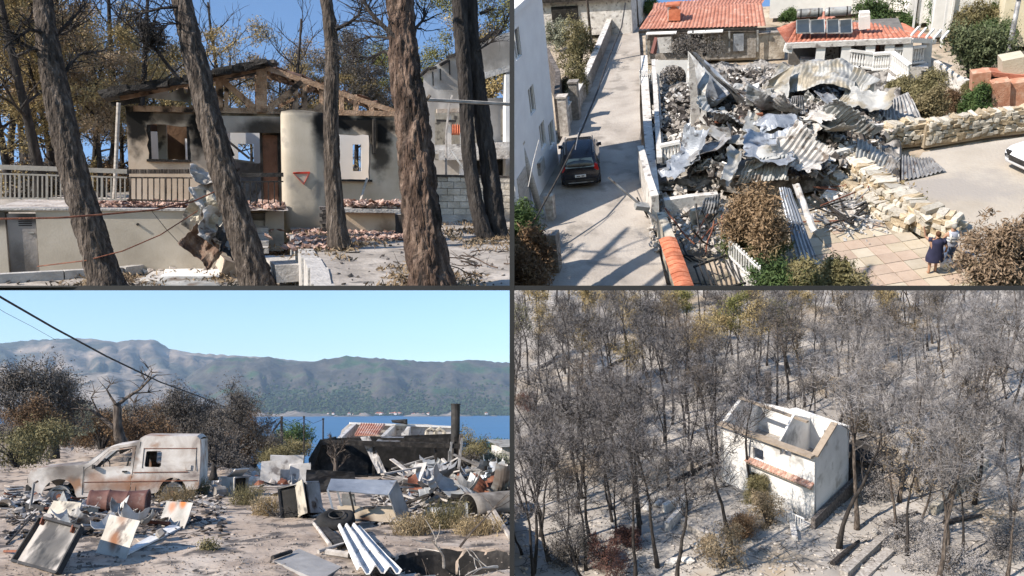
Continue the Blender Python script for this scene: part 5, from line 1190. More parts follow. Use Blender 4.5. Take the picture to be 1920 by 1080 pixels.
near_pine('dark leaning pine at the far left in front of the railing',[(208,552,66,16.6),(190,500,54,16.7),(160,400,48,16.9),(140,330,46,17.1),(120,240,44,17.3),(102,150,39,17.5),(88,70,33,17.7),(80,0,29,17.9)],MATS['grey_bark'],3,.17,limbs=[([(88,90,17.7),(110,60,17.9),(140,30,18.1),(160,5,18.3)],.05),([(108,160,17.6),(130,120,17.9),(150,100,18.2),(190,95,18.4)],.045),([(80,60,17.6),(55,55,17.4),(30,70,17.2),(5,90,17)],.04),([(92,100,17.6),(60,90,17.5),(30,75,17.4),(8,40,17.2)],.04)])
near_pine('leaning pine rising past the house doorway',[(492,556,74,16.6),(470,490,56,16.7),(442,400,50,16.9),(415,310,47,17.1),(392,220,43,17.3),(370,130,40,17.5),(352,55,36,17.7),(340,0,33,17.9)],MATS['grey_bark'],8,.17,limbs=[([(334,12,17.7),(300,15,17.6),(265,25,17.5),(250,35,17.4)],.035),([(345,43,17.6),(315,45,17.5),(300,60,17.4)],.02)])
near_pine('slim dark pine in front of the right window',[(638,462,48,16.7),(634,445,41,16.7),(627,380,32,16.8),(622,300,29,16.9),(620,200,26,17),(622,110,25,17.1),(617,40,23,17.2),(611,0,21,17.3)],MATS['grey_bark'],14,.15,limbs=[([(628,55,17),(655,42,17),(672,28,17.1),(680,5,17.2)],.05)])
near_pine('big furrowed brown pine standing in the right foreground',[(818,570,112,11.4),(808,520,88,11.5),(792,420,74,11.7),(783,330,68,11.9),(775,240,65,12.1),(762,150,58,12.3),(755,80,54,12.5),(750,0,49,12.7)],MATS['brown_bark'],21,.2,n=64,sub=40,plate_=1.1,limbs=[([(745,75,12.4),(715,45,12.5),(690,20,12.6),(682,0,12.7)],.05),([(748,78,12.6),(725,70,13.2),(690,68,13.8),(660,80,14.2)],.03),([(752,110,12.6),(720,95,13.4),(690,110,14),(655,100,14.4)],.025),([(772,60,12.5),(790,40,12.6),(800,25,12.7)],.03)])
near_pine('left one of the twin dark pines by the block wall',[(912,446,44,18.6),(903,425,32,18.6),(885,340,28,18.8),(876,250,27,19),(872,160,27,19.1),(866,80,28,19.2),(860,0,29,19.3)],MATS['char_bark'],31,.17)
near_pine('right one of the twin dark pines by the block wall',[(938,444,50,18.8),(930,425,40,18.8),(920,340,36,19),(908,250,33,19.2),(895,160,31,19.3),(885,80,29,19.4),(880,0,28,19.5)],MATS['char_bark'],37,.17,limbs=[([(893,95,19.2),(918,80,19.2),(940,55,19.2),(958,15,19.2)],.03),([(900,25,19.3),(925,15,19.3)],.05)])
# ------------------------------------------------------------------ pine wood behind
mat('gold_needles',[(.15,.11,.05),(.33,.25,.115),(.47,.37,.19)],1.0,.9,0,rand=.2)
mat('olive_needles',[(.07,.075,.02),(.16,.16,.05),(.3,.27,.09)],1.0,.9,0,rand=.15)
def pine_proto(seed,H,m,per,size,bare=False,first=.3,spread=.28):
    tr,br,tips=grow(seed,H,.11+H*.009,(U(-.15,.15),U(-.1,.1)),nb=11,blen=.3,lv=2,twigs=5,tw_len=.7,tk=.011,first=first,b_ang=.3)
    C=np.array([tuple(p) for p in tips]); rs=np.random.RandomState(seed)
    C=C[rs.permutation(len(C))[:340]]
    return tr.mesh('trunk',MATS['char_bark'],True), br.mesh('branches',MATS['char_bark']), (None if bare else MB().quads(leafquads(C,size,rs,per,spread,.7,2.2)).mesh('needles',MATS[m]))
PR=[pine_proto(40+i,7.5+i*.4,m,64,.07,b,fi,.24) for i,(m,b,fi) in enumerate((('gold_needles',0,.25),('brown_needles',0,.3),('gold_needles',0,.2),('grey_leaf',0,.3),('brown_needles',1,.3),('olive_needles',0,.3)))]
KN=['golden brown scorched','dull brown scorched','bushy golden scorched','grey ash covered','bare black branched','yellow green']
def wood_pine(px,Y,k,sc,lab,grp=None,Z=1.1):
    q=P1.d(px,300,Y); t=T(P1,'pine_tree',lab,'pine',(q.x,Y,Z),U(0,6.28),grp,sc=sc)
    for nm,me in zip(('trunk','branches','needles'),PR[k]):
        if me: part(nm,me,None,t)
WP=[(20,29,0,.72),(60,33,1,.75),(105,31,2,.62),(150,35,0,.66),(188,30,1,.52),(228,36,2,.55),(262,32,4,.82),(8,38,2,.85),(45,42,0,.9),(125,42,1,.85),(170,44,2,.75),(300,40,1,.66),(345,44,0,.66),(320,35,0,.52),(400,46,2,.75),(430,47,4,.95),(520,46,1,.72),(545,42,4,.85),(585,46,0,.72),(605,43,2,.55),(645,47,1,.7),(668,44,3,.72),(695,48,5,.72),(725,45,1,.6),(738,47,5,.55),(800,47,5,.68),(950,45,5,1.0),(915,44,0,.9),(38,34,4,1.05),(85,36,4,1.1),(140,40,4,1.1),(205,40,4,.95),(470,48,0,.6),(270,38,0,.7),(75,28,4,.85)]
cnt={}
WHERE=lambda px: 'left of the house behind the railing' if px<235 else 'showing above the burned roof' if px<780 else 'behind the ruined building'
for px,Y,k,sc in WP:
    g=KN[k]+' pine '+WHERE(px); wood_pine(px,Y,k,sc*1.12,g,KN[k]+' pines '+WHERE(px))
# low scorched scrub between the trunks
for k in range(26):
    px=U(-10,250) if k<16 else U(250,960); Y=U(27,46); q=P1.d(px,300,Y); s=U(.6,1.3)
    m=RND.choice(['brown_leaf','gold_needles','grey_leaf'])
    if k<3:
        pass
    lab={'brown_leaf':'brown','gold_needles':'golden','grey_leaf':'ash grey'}[m]+' scorched scrub under the pine wood'
    bush(P1,'scorched_scrub',lab,'scrub',(q.x,Y,1.15),s*1.4,s,s,MATS[m],100+k,60,24,.09,.2,group=lab.replace('scrub','scrub bushes'))
# black witches-broom clump
q=P1.d(284,66,30); t=T(P1,'burned_clump','dense black burned clump high in a pine','branch clump',q)
part('twigs',MB().quads(leafquads([(U(-.3,.3),U(-.3,.3),U(-.35,.35)) for _ in range(60)],.06,np.random.RandomState(3),40,.12,1,2.5)),MATS['char_wood'],t)
part('stem',MB().tube([(0,0,-.3),(.5,.2,-1.0),(1.4,.3,-2.2),(2,.5,-3.8)],[.05,.06,.08,.1],6),MATS['char_bark'],t)
# ------------------------------------------------------------------ site 2: village street and collapsed house seen from the air
def g2(x, y, z=0.0): return P2.g(x, y, z)
def v2(x, y, base, dz=None):
    """point straight above/below a base point's depth"""
    return P2.d(x, y, base.y)
road_m = mat('street_concrete', [(.25,.225,.2),(.335,.305,.275),(.4,.37,.335)], .5, .95, .3, bscale=9, detail=9, spots=(.22,.2,.18), spot_scale=.7, spot_th=.6)
dirt_m = mat('yard_dirt', [(.25,.2,.15),(.36,.3,.235),(.46,.4,.33)], .6, .95, .4, bscale=8, detail=9, spots=(.15,.14,.11), spot_scale=1.3, spot_th=.6)
def sheet2(name, pts, Z, m, holes=(), kind='structure'):
    P=[g2(x,y,Z) for x,y in pts]
    mb=plate([(p.x,p.y) for p in P],[],lambda u,v,t:(u,v,Z-t),.05)
    return one(P2,name,mb,m,kind=kind)
mb=MB().grid(lambda a,b:((27+45*b)*(-.5+.95*a),27+45*b,-.35+.06*fbm(a*20,b*20,1)),60,60); one(P2,'ground',mb,dirt_m,kind='structure')
base=MB(); vs=[]
c=[P2.d(-0+900,538,26),P2.d(2050,538,26)]
vs=[tuple(P2.d(900,538.6,26)),tuple(P2.d(2050,538.6,26)),tuple(P2.d(900,520,73)),tuple(P2.d(2050,520,73))]
f0=[P2.g(900,541,-.4),P2.g(2050,541,-.4)]
vs+=[(-.5*102,26.5,-.4),(.46*102,26.5,-.4),(-.5*72,72,-.4),(.46*72,72,-.4)]
base.add(vs,[(0,1,3,2),(4,6,7,5),(0,4,5,1),(2,3,7,6),(0,2,6,4),(1,5,7,3)])
one(P2,'terrain_base',base,MATS['rubble_grey'],kind='structure')
sheet2('street',[(940,560),(1255,560),(1228,440),(1205,330),(1199,200),(1200,100),(1192,-20),(1150,-20),(1120,90),(1085,190),(1050,265),(985,380),(940,470)],.0,road_m)
lot_m=mat('parking_concrete',[(.29,.255,.21),(.36,.32,.27),(.42,.38,.325)],.35,.95,.25,bscale=8,detail=9,spots=(.29,.265,.24),spot_scale=.25,spot_th=.54)
sheet2('parking_court',[(1690,340),(1730,285),(1960,250),(1960,560),(1800,470)],.35,lot_m)
# -------- paved yard of square slabs
tile_cols=[mat('slab_sand',[(.34,.285,.21),(.41,.35,.265)],2,.9,.2,rand=.1),mat('slab_rose',[(.35,.265,.205),(.42,.33,.26)],2,.9,.2,rand=.1),mat('slab_buff',[(.38,.33,.255),(.45,.395,.315)],2,.9,.2,rand=.1)]
sheet2('yard_bed',[(1440,560),(1500,395),(1610,395),(1790,480),(1860,560)],-.03,mat('yard_mortar',[(.26,.22,.17),(.32,.28,.22)],3,.95,.2))
pv=T(P2,'paved_yard','yard of sand and rose square paving slabs','paving',g2(1650,470)); pv['kind']='structure'
o=g2(1650,470); ux=(g2(1700,462)-o); uy=(g2(1607,446)-o)
ux=ux.normalized(); uy=(uy-ux*uy.dot(ux)).normalized(); S_=.68; ang=math.atan2(ux.y,ux.x)
tm=[MB().box((0,0,0),(S_-.035,S_-.035,.06),jit=.004).mesh('tile',m) for m in tile_cols]
poly=[(1528,425),(1600,405),(1640,420),(1700,440),(1740,450),(1800,480),(1850,520),(1850,560),(1500,560)]
def inside(x,y,P):
    r=False; n=len(P)
    for i in range(n):
        (a,b),(c_,d)=P[i],P[(i+1)%n]
        if (b>y)!=(d>y) and x<(c_-a)*(y-b)/(d-b)+a: r=not r
    return r
for i in range(-22,22):
    for j in range(-22,22):
        q=ux*(i*S_)+uy*(j*S_); sx,sy=P2.back((o.x+q.x,o.y+q.y,0))
        if not inside(sx,sy,poly): continue
        part('tile',tm[RND.choice([0,2,1]) if (i+j)%2 else RND.choice([1,1,0])],None,pv,loc=(q.x,q.y,.02+U(-.006,.006)),rot=(0,0,ang))
# -------- tall white building on the left
ws_m=mat('house_white',[(.66,.65,.66),(.75,.745,.75)],1.2,.85,.1)
A=g2(962,455); Bq=g2(950,430); top=P2.d(962,-40,A.y)
# corner seen as the receding edge: the street face runs from A to the far corner C
C_=g2(1043,352); t=T(P2,'white_apartment_house','tall white house on the left with four small windows facing the street','house',A)
far=g2(1052,300)-A; near=g2(1010,520)-A
Hh=8.8
face=[(0,0),(1,0)]
d_=(far-near); Ld=d_.length; dn=d_.normalized(); nrm=Vector((-dn.y,dn.x,0))
# the street face starts at A (front corner) and recedes to far corner F
F=g2(1047,303)-A; L2=F.length; dn=F.normalized(); nrm=Vector((-dn.y,dn.x,0))
wins=[]
def wpos(x,y):      # where a photo point meets the face plane
    l=P2.ldir(x,y); org=Vector((0,0,P2.h))-A; n=Vector((dn.y,-dn.x,0)); k=-(org.dot(n))/(l.dot(n)); p=org+l*k; return p.dot(dn),p.z
holes=[]
for x0,y0,x1,y1 in ((965,67,974,96),(992,172,1002,202),(1012,238,1022,268),(1027,232,1040,270)):
    u0,z0=wpos(x0,(y0+y1)/2); u1,z1=wpos(x1,(y0+y1)/2); ua,za=wpos((x0+x1)/2,y0); ub,zb_=wpos((x0+x1)/2,y1)
    uc=(u0+u1)/2; holes.append((uc-.5,(za+zb_)/2-.62,uc+.5,(za+zb_)/2+.62))
good=[h for h in holes if 0.1<h[0] and h[2]<L2-.1 and .1<h[1] and h[3]<Hh-.1]
fmap=lambda u,v,tt: (dn.x*u+nrm.x*tt,dn.y*u+nrm.y*tt,v)
part('street_wall',plate([(0,0),(L2,0),(L2,Hh),(0,Hh)],[rect(*h) for h in good],fmap,.25),ws_m,t)
for h in good:
    w=part('window',MB().prism(rect(*h),lambda u,v:fmap(u,v,.18),lambda u,v:fmap(u,v,.22)),MATS['soot_and_shade'],t)
    fr=MB(); 
    for (a,b,c2,d2) in ((h[0],h[1],h[0],h[3]),(h[2],h[1],h[2],h[3]),(h[0],h[1],h[2],h[1]),(h[0],h[3],h[2],h[3]),((h[0]+h[2])/2,h[1],(h[0]+h[2])/2,h[3])): fr.bar(fmap(a,b,.1),fmap(c2,d2,.1),.08)
    part('frame',fr,MATS['white_paint'],w)
body=MB(); q0=Vector((0,0,0)); q1=nrm*9; 
part('front_wall',MB().prism([(0,0),(9,0),(9,Hh),(0,Hh)],lambda u,v:(nrm.x*u+dn.x*.002,nrm.y*u+dn.y*.002,v),lambda u,v:(nrm.x*u+dn.x*.25,nrm.y*u+dn.y*.25,v)),ws_m,t)
part('rear_wall',MB().prism([(.26,0),(9,0),(9,Hh),(.26,Hh)],lambda u,v:(nrm.x*u+dn.x*(L2-.25),nrm.y*u+dn.y*(L2-.25),v),lambda u,v:(nrm.x*u+dn.x*(L2-.003),nrm.y*u+dn.y*(L2-.003),v)),ws_m,t)
part('roof_slab',MB().prism([(-.2,-.2),(L2+.2,-.2),(L2+.2,9),(-.2,9)],lambda u,v:(dn.x*u+nrm.x*v,dn.y*u+nrm.y*v,Hh),lambda u,v:(dn.x*u+nrm.x*v,dn.y*u+nrm.y*v,Hh+.25)),ws_m,t)
for u,z1 in ((.9,4.5),):
    part('downpipe',MB().bar(fmap(u,.1,-.08),fmap(u,Hh-.2,-.08),.07),ws_m,t)
dd=part('doorway',MB().prism(rect(L2*.18,.02,L2*.34,2.3),lambda u,v:fmap(u,v,-.03),lambda u,v:fmap(u,v,.02)),MATS['pale_wood'],t)
part('meter_box',MB().prism(rect(L2*.55,1.0,L2*.65,1.6),lambda u,v:fmap(u,v,-.15),lambda u,v:fmap(u,v,-.002)),MATS['zinc'],t)
# -------- generic pieces
def wall2(name,label,pts,h,th,m,cat='wall',Z=0.0,cap=None,group=None):
    P=[g2(x,y,Z) for x,y in pts]; t=T(P2,name,label,cat,P[0],group=group)
    for a,b in zip(P,P[1:]): 
        a2,b2=a-P[0],b-P[0]; part('wall',MB().bar(a2+Vector((0,0,h/2-.1)),b2+Vector((0,0,h/2-.1)),th,h+.2),m,t)
        if cap: part('coping',MB().bar(a2+Vector((0,0,h+.04)),b2+Vector((0,0,h+.04)),th+.1,.08),cap,t)
    return t
stone_cols=[mat('field_stone',[(.3,.235,.15),(.42,.34,.235),(.54,.46,.34)],4,.95,.4,rand=.3),mat('pale_stone',[(.36,.32,.26),(.5,.46,.39),(.6,.56,.49)],4,.95,.4,rand=.25)]
STM=[MB().box((0,0,0),(.98,.98,.98),jit=.17).mesh('stone',stone_cols[i%2]) for i in range(10)]
def stone_wall(label,pts,h,th,Z=0.0,s=.34,slope=0.0,mx=300):
    """rough rubble wall: a core with separate stones set on both faces and the top"""
    P=[g2(x,y,Z) for x,y in pts]; t=T(P2,'stone_wall',label,'stone wall',P[0]); n=0
    for a,b in zip(P,P[1:]):
        part('core',MB().bar(a-P[0]+Vector((0,0,h/2-.15)),b-P[0]+Vector((0,0,h/2-.15)),th*.75,h+.1),MATS['field_mortar'],t)
        L=(b-a).length; d=(b-a)/L; nn=Vector((-d.y,d.x,0))
        for side in (-1,0,1) if h<1.2 else (-1,0):
            for r in range(max(1,int(h/(s*.7))) if side else 1):
                x=U(0,s*.4)
                if side==1 and r<3 and False: continue
                while x<L:
                    n+=1
                    if n>mx: break
                    w=s*U(.7,1.4); z=h-.03 if side==0 else s*.35+r*s*.7
                    p=a-P[0]+d*(x+w/2)+nn*side*th*.42*(1+U(-.08,.08)); 
                    q=part('stone',RND.choice(STM),None,t,loc=(p.x,p.y,z+U(-.04,.04)),rot=(U(-.2,.2),U(-.25,.25),math.atan2(d.y,d.x)+U(-.15,.15))); q.scale=(w*.92,s*U(.6,.9) if side else th*.95,s*U(.6,.78)); x+=w*.88
    return t
mat('field_mortar',[(.28,.23,.165),(.36,.3,.22)],3,.95,.4)
# -------- street walls, left gardens
wall2('garden_wall','pale roadside wall in front of the left gardens',[(1062,235),(1085,200),(1105,160),(1125,110),(1145,60),(1160,10)],1.1,.3,MATS['rubble_grey'],cap=MATS['white_slab'])
wall2('garden_wall','dark scorched yard wall beside the tall white house',[(1050,255),(1052,200),(1030,150)],2.2,.3,MATS['rubble_dark'])
for x,y,lab in ((1060,252,'dark gate post nearest the tall white house'),(1080,222,'grey gate post at the end of the roadside wall')):
    a=g2(x,y); one(P2,'gate_post',MB().box((0,0,1.1),(.5,.5,2.2)).box((0,0,2.25),(.6,.6,.1)),MATS['rubble_grey'],lab,'gate post',a)
def house2(name,label,x,y,ang_,w,d,h,wm,rm,flat=False,roofh=1.6,over=.4,wins=0,cat='house'):
    """a plain house; (x,y) is the photo position of its front left foot"""
    a=g2(x,y); t=T(P2,name,label,cat,a,ang_)
    part('wall',MB().box((w/2,d/2,h/2),(w,d,h)),wm,t)
    if flat: part('roof',MB().box((w/2,d/2,h+.1),(w+over,d+over,.2)),rm,t)
    for k in range(wins):
        f=part('window',MB().box((w*(k+.5)/wins,-.03,h*.55),(1.0,.1,1.2)),MATS['white_paint'],t); part('pane',MB().box((w*(k+.5)/wins,-.06,h*.55),(.84,.08,1.04)),MATS['soot_and_shade'],f)
    return t
def tiled_slope(p00,p10,p01,p11,nm,parent,pitch=.26,m=None,th=.05,rows=None):
    """roof plane of half-round tile courses; p00-p10 eave, p01-p11 ridge (bilinear)"""
    p00,p10,p01,p11=map(Vector,(p00,p10,p01,p11)); W_=max((p10-p00).length,(p11-p01).length); n=int(W_/pitch); L=(p01-p00).length; nr=rows or max(3,int(L/.5))
    nn=(p10-p00).cross(p01-p00).normalized()
    def fn(u,v):
        s=v*nr; p=p00.lerp(p10,u).lerp(p01.lerp(p11,u),v); return p+nn*(.065*abs(math.sin(math.pi*u*n))+.03*(1-(s-math.floor(min(s,nr-.001)))))
    return part(nm,MB().grid(fn,n*4,nr*2),m or MATS['roof_tiles'],parent)
mat('roof_tiles',[(.28,.11,.075),(.38,.17,.12),(.46,.26,.2)],1.8,.85,.3,spots=(.6,.42,.33),spot_scale=2.5,spot_th=.68)
# burned house, top left
t=house2('burned_cottage','scorched pale cottage with a blackened roof behind the left gardens',985,70,R(-4),9,6,3.4,MATS['white_slab'],MATS['soot_and_shade'],True)
w=part('window',MB().box((3.6,-.05,1.7),(2.2,.2,1.3)),MATS['soot_and_shade'],t); part('soot_band',MB().box((4.5,-.25,3.1),(9.4,.3,.7)),MATS['char_wood'],t)
house2('white_villa','white villa at the top left corner',960,22,0,8,4,4.5,MATS['white_slab'],MATS['white_slab'],True,wins=2)
def pxbush(x,y,hw,hp,m,lab,sd,n=200,per=34,nm=None):
    """bush sized by how wide and tall it stands in the photo"""
    a=g2(x,y); k=a.y/FPX*1.03; rx=hw*k*1.0; rz=hp*k*1.12*.92
    nm=nm or ('garden_tree' if rz>3 else 'garden_shrub'); s_=.055+.03*rx
    bush(P2,nm,lab,'tree' if 'tree' in nm else 'shrub',a,rx*.92,rx*.85,rz*.9,MATS[m],sd,n,per,s_,.09*rx+.05,aspect=2.0)
mat('sage_mid',[(.05,.065,.03),(.1,.12,.06),(.2,.21,.12)],1.0,.85,0); mat('dry_mix',[(.11,.09,.045),(.2,.165,.09),(.3,.25,.15)],1.0,.9,0)
for x,y,hw,hp,m,lab,sd in ((1085,132,44,95,'dry_olive','large olive coloured bush at the street corner',1),(1045,88,26,50,'sage_leaf','pale bush left of the large olive one',2),(1084,184,26,62,'dry_olive','rounded olive bush on the roadside wall',3),(1066,208,20,36,'dry_straw','yellowish bush at the end of the roadside wall',4),(1062,180,15,34,'brown_leaf','reddish brown bush beside the wall',5),(1122,48,22,44,'dry_olive','dull bush at the upper end of the street',6),(1118,18,26,34,'green_leaf','green bush at the upper left end of the street',7),(1216,32,26,30,'green_leaf','dark green tree left of the red roof',8),(1145,14,14,20,'dry_olive','small bush at the far end of the street',9)): pxbush(x,y,hw,hp,m,lab,200+sd)
for x,y,h,lab in ((1112,120,9,'thin leaning pole in the roadside bushes'),(1196,50,8,'dark pole at the left corner of the red roof'),(1100,20,9,'far street pole above the gardens')):
    a=g2(x,y); one(P2,'street_pole',MB().tube([(0,0,0),(-.1,0,h*.5),(-.25,0,h)],[.1,.09,.07],7),MATS['grey_bark'],lab,'pole',a)
# street shadow casters belong to real poles and wires; wooden pole lower left
a=g2(1012,392); tp=P2.d(975,268,a.y)-a; t=T(P2,'utility_pole','pale wooden utility pole beside the dark car','utility pole',a)
part('shaft',MB().tube([(0,0,-.2),tp*.5,tp],[.17,.155,.14],10),MATS['pale_wood'],t,True); part('cap',MB().box(tp,(.35,.35,.12)),MATS['pale_wood'],t); part('insulator',MB().lathe([(.03,0),(.08,.05),(.03,.15)],8,tp+Vector((.12,0,.05))),MATS['white_paint'],t)
def cable2(pts,r,lab,m='black_metal'):
    P=[P2.d(x,y,Y) for x,y,Y in pts]; o=P[0].copy(); one(P2,'overhead_wire',MB().tube([p-o for p in P],r,5),MATS[m],lab,'wire',o)
cable2([(963,478,27),(1010,398,29),(1050,325,31),(1075,275,33),(1092,240,35),(1120,170,40),(1140,110,46),(1165,50,54),(1172,5,60)],.045,'thick black wire sagging over the street')
cable2([(1078,280,30),(1085,245,34),(1125,160,42),(1165,80,50)],.02,'thin grey wire beside the thick one','grey_metal')
cable2([(990,350,29),(1000,300,30),(1010,262,31)],.02,'thin pale wire beside the utility pole','white_ash_metal')
a=g2(1242,432); tp=P2.d(1140,332,a.y)-a; t=T(P2,'street_lamp','long thin street lamp arm leaning over the street','street lamp',a)
part('arm',MB().tube([(0,0,.2),tp*.4+Vector((0,0,.2)),tp],[.07,.06,.045],7),MATS['grey_metal'],t); part('bracket',MB().box(tp*.38+Vector((0,0,.2)),(.6,.35,.2),Euler((.2,.3,.4))),MATS['zinc'],t)
part('stay',MB().bar(tp*.45+Vector((.4,0,-.5)),tp*.35+Vector((-.3,.2,.6)),.05),MATS['black_metal'],t)
# -------- vehicles
carpaint=mat('car_black',[(.012,.012,.016),(.018,.018,.024)],1,.22,0,spec=.6)
cwhite=mat('car_white',[(.72,.73,.76),(.78,.79,.82)],1,.25,0,spec=.6)
glass=mat('car_glass',[(.02,.03,.045)],1,.08,0,spec=.8)
def loftcar(paint,label,loc,rz,name='parked_car'):
    """estate/SUV: front towards +Y"""
    t=T(P2,name,label,'car',loc,rz); L=4.6
    # sections (y, half width low, half width mid, half width roof, z low, z belt, z roof)
    secs=[(-2.28,.74,.84,.62,.42,.92,1.0),(-2.2,.86,.93,.70,.3,1.0,1.28),(-1.9,.9,.95,.72,.28,1.04,1.58),(-1.2,.91,.96,.73,.26,1.04,1.68),(-.2,.91,.96,.73,.26,1.02,1.7),(.55,.91,.96,.68,.26,1.0,1.62),(1.2,.91,.955,.6,.26,.98,1.08),(1.9,.89,.93,.6,.28,.9,.96),(2.2,.82,.87,.55,.32,.78,.86),(2.32,.66,.7,.5,.42,.66,.7)]
    mb=MB(); ring=[]
    for y,a,b,c,zl,zb,zr in secs:
        half=[(a*.9,zl-.04),(a,zl+.06),(b,zl+.3),(b,zb-.12),(b*.98,zb),(c+(b-c)*.45,zb+(zr-zb)*.55),(c,zr-.05),(c*.8,zr),(c*.35,zr+.02)]
        ring.append([(x,y,z) for x,z in half]+[(-x,y,z) for x,z in half[::-1]])
    n=len(ring[0]); vs=[p for r in ring for p in r]; fs=[]
    for i in range(len(ring)-1):
        for k in range(n): fs.append((i*n+k,i*n+(k+1)%n,(i+1)*n+(k+1)%n,(i+1)*n+k))
    fs+= [tuple(range(n-1,-1,-1)),tuple((len(ring)-1)*n+k for k in range(n))]
    mb.add(vs,[f[::-1] for f in fs]); part('body',mb,paint,t,True)
    def gl(nm,pts,lift=.012):
        P=[Vector(p) for p in pts]; nn=(P[1]-P[0]).cross(P[2]-P[0]).normalized()
        if nn.z<0 or (abs(nn.z)<.2 and nn.dot(P[0])<0): nn=-nn
        n_=len(P); part(nm,MB().add([tuple(p+nn*lift) for p in P]+[tuple(p-nn*.01) for p in P],[tuple(range(n_)),tuple(range(2*n_-1,n_-1,-1))]+[(i,n_+i,n_+(i+1)%n_,(i+1)%n_) for i in range(n_)]),glass,t)
    gl('rear_window',[(-.7,-2.21,1.12),(.7,-2.21,1.12),(.6,-1.96,1.5),(-.6,-1.96,1.5)],.05)
    gl('windscreen',[(-.72,1.14,1.12),(.72,1.14,1.12),(.6,.62,1.56),(-.6,.62,1.56)],.05)
    for s in (-1,1):
        gl('side_window',[(s*.945,-1.75,1.08),(s*.945,.95,1.06),(s*.77,.45,1.5),(s*.77,-1.5,1.5)],.03)
        part('roof_rail',MB().tube([(s*.68,-1.7,1.66),(s*.68,-1.2,1.76),(s*.68,.2,1.77),(s*.66,.6,1.66)],.022,6),MATS['zinc'],t)
        for y in (-1.42,1.42):
            w=part('wheel',MB().lathe([(.2,-.1),(.33,-.1),(.35,-.06),(.35,.06),(.33,.1),(.2,.1)],18,(s*.86,y,.35),'x'),MATS['rubber'],t,True); part('rim',MB().lathe([(.03,.1),(.06,.12),(.2,.105),(.22,.085)] if s>0 else [(.22,-.085),(.2,-.105),(.06,-.12),(.03,-.1)],12,(s*.86,y,.35),'x'),MATS['grey_metal'],w)
        part('tail_light',MB().prism([(s*.62,.98),(s*.9,.96),(s*.84,1.24),(s*.72,1.3)] if s>0 else [(s*.62,.98),(s*.72,1.3),(s*.84,1.24),(s*.9,.96)],lambda u,v:(u,-2.26+(v-.98)*.2,v),lambda u,v:(u,-2.1,v)),mat('tail_red',[(.35,.012,.012)],1,.25,0,spec=.6),t)
        part('headlight',MB().box((s*.62,2.22,.76),(.3,.16,.14),Euler((0,0,-s*.4))),MATS['black_metal'] if paint is cwhite else MATS['zinc'],t)
        part('mirror',MB().box((s*1.02,.85,1.08),(.16,.12,.14)),paint,t)
    part('bumper',MB().box((0,-2.25,.5),(1.5,.16,.16)),MATS['black_metal'],t); part('chrome_strip',MB().box((0,-2.33,.42),(1.2,.02,.035)),MATS['zinc'],t)
    p=part('number_plate',MB().box((0,-2.3,.74),(.52,.05,.12)),MATS['white_paint'],t); part('plate_text',MB().box((-.1,-2.33,.74),(.18,.012,.05)).box((.12,-2.33,.74),(.14,.012,.05)),MATS['black_metal'],p,kind='stuff')
    part('grille',MB().box((0,2.3,.6),(.9,.1,.2)),MATS['black_metal'],t)
    return t
a=g2(1088,345); b=g2(1092,290); dv=b-a
loftcar(carpaint,'black estate car parked in the shade of the tall white house',a+dv.normalized()*1.6,math.atan2(dv.y,dv.x)-math.pi/2+R(2))
a=g2(1948,322,.35); loftcar(cwhite,'white car cut by the right edge on the parking court',a+Vector((1.1,.9,0)),R(118))
# -------- red-roofed house at the top
a=g2(1205,118,0); RW=P2.d(1437,118,a.y).x-a.x; t=T(P2,'red_roof_house','low house with a bright red tiled roof behind the ruin','house',a)
def r2(x,y,dy=0): return P2.d(x,y,a.y+dy)-a
ez=r2(1197,56).z; el,er=r2(1197,56),r2(1436,50)
part('wall',MB().box(((el.x+er.x)/2,1.9,ez/2-.1),(er.x-el.x-1.2,3.6,ez-.2)),MATS['rubble_grey'],t)
rt_=tiled_slope(el,er,r2(1222,18,4.2),r2(1428,6,4.2),'roof',t); 
tiled_slope(r2(1428,6,4.2),r2(1222,18,4.2),(er.x,8.2,ez),(el.x,8.2,ez),'roof',t)
part('fascia',MB().bar(el+Vector((0,-.05,-.12)),er+Vector((0,-.05,-.12)),.1,.18),MATS['char_wood'],t)
ch=part('chimney',MB().bar(r2(1262,36,1.6),r2(1262,8,1.6),.75,.7),MATS['white_slab'],rt_); part('chimney_cap',MB().box(r2(1262,7,1.6),(.95,.95,.12)),MATS['tile_red'],ch)
part('dormer',MB().prism([(1253,38),(1275,38),(1275,18),(1262,10),(1253,18)],lambda x,y:r2(x,y,1.2),lambda x,y:r2(x,y,2.8)),MATS['tile_red'],rt_)
for x,y0,y1 in ((1212,100,60),(1259,98,60),(1294,96,60),(1334,92,58),(1367,96,58),(1420,96,56)): part('veranda_post',MB().bar(r2(x,y0,-.1),r2(x,y1,-.1),.12),MATS['zinc'],t)
part('awning',MB().bar(r2(1212,62,-.3),r2(1268,60,-.3),.6,.07),MATS['white_paint'],t); part('awning',MB().bar(r2(1289,60,-.3),r2(1355,57,-.3),.6,.07),MATS['white_paint'],t)
w=part('window',MB().prism([(1297,82),(1322,80),(1322,62),(1297,63)],lambda x,y:r2(x,y,-.02),lambda x,y:r2(x,y,.1)),MATS['white_slab'],t); part('pane',MB().prism([(1299,80),(1320,78),(1320,64),(1299,65)],lambda x,y:r2(x,y,-.05),lambda x,y:r2(x,y,.05)),MATS['soot_and_shade'],w)
part('door',MB().prism([(1374,96),(1394,95),(1394,62),(1374,63)],lambda x,y:r2(x,y,-.03),lambda x,y:r2(x,y,.1)),MATS['blue_zinc'],t)
part('white_stair',MB().prism([(1226,100),(1258,98),(1258,68),(1232,70)],lambda x,y:r2(x,y,-1.2),lambda x,y:r2(x,y,-.9)),MATS['white_slab'],t)
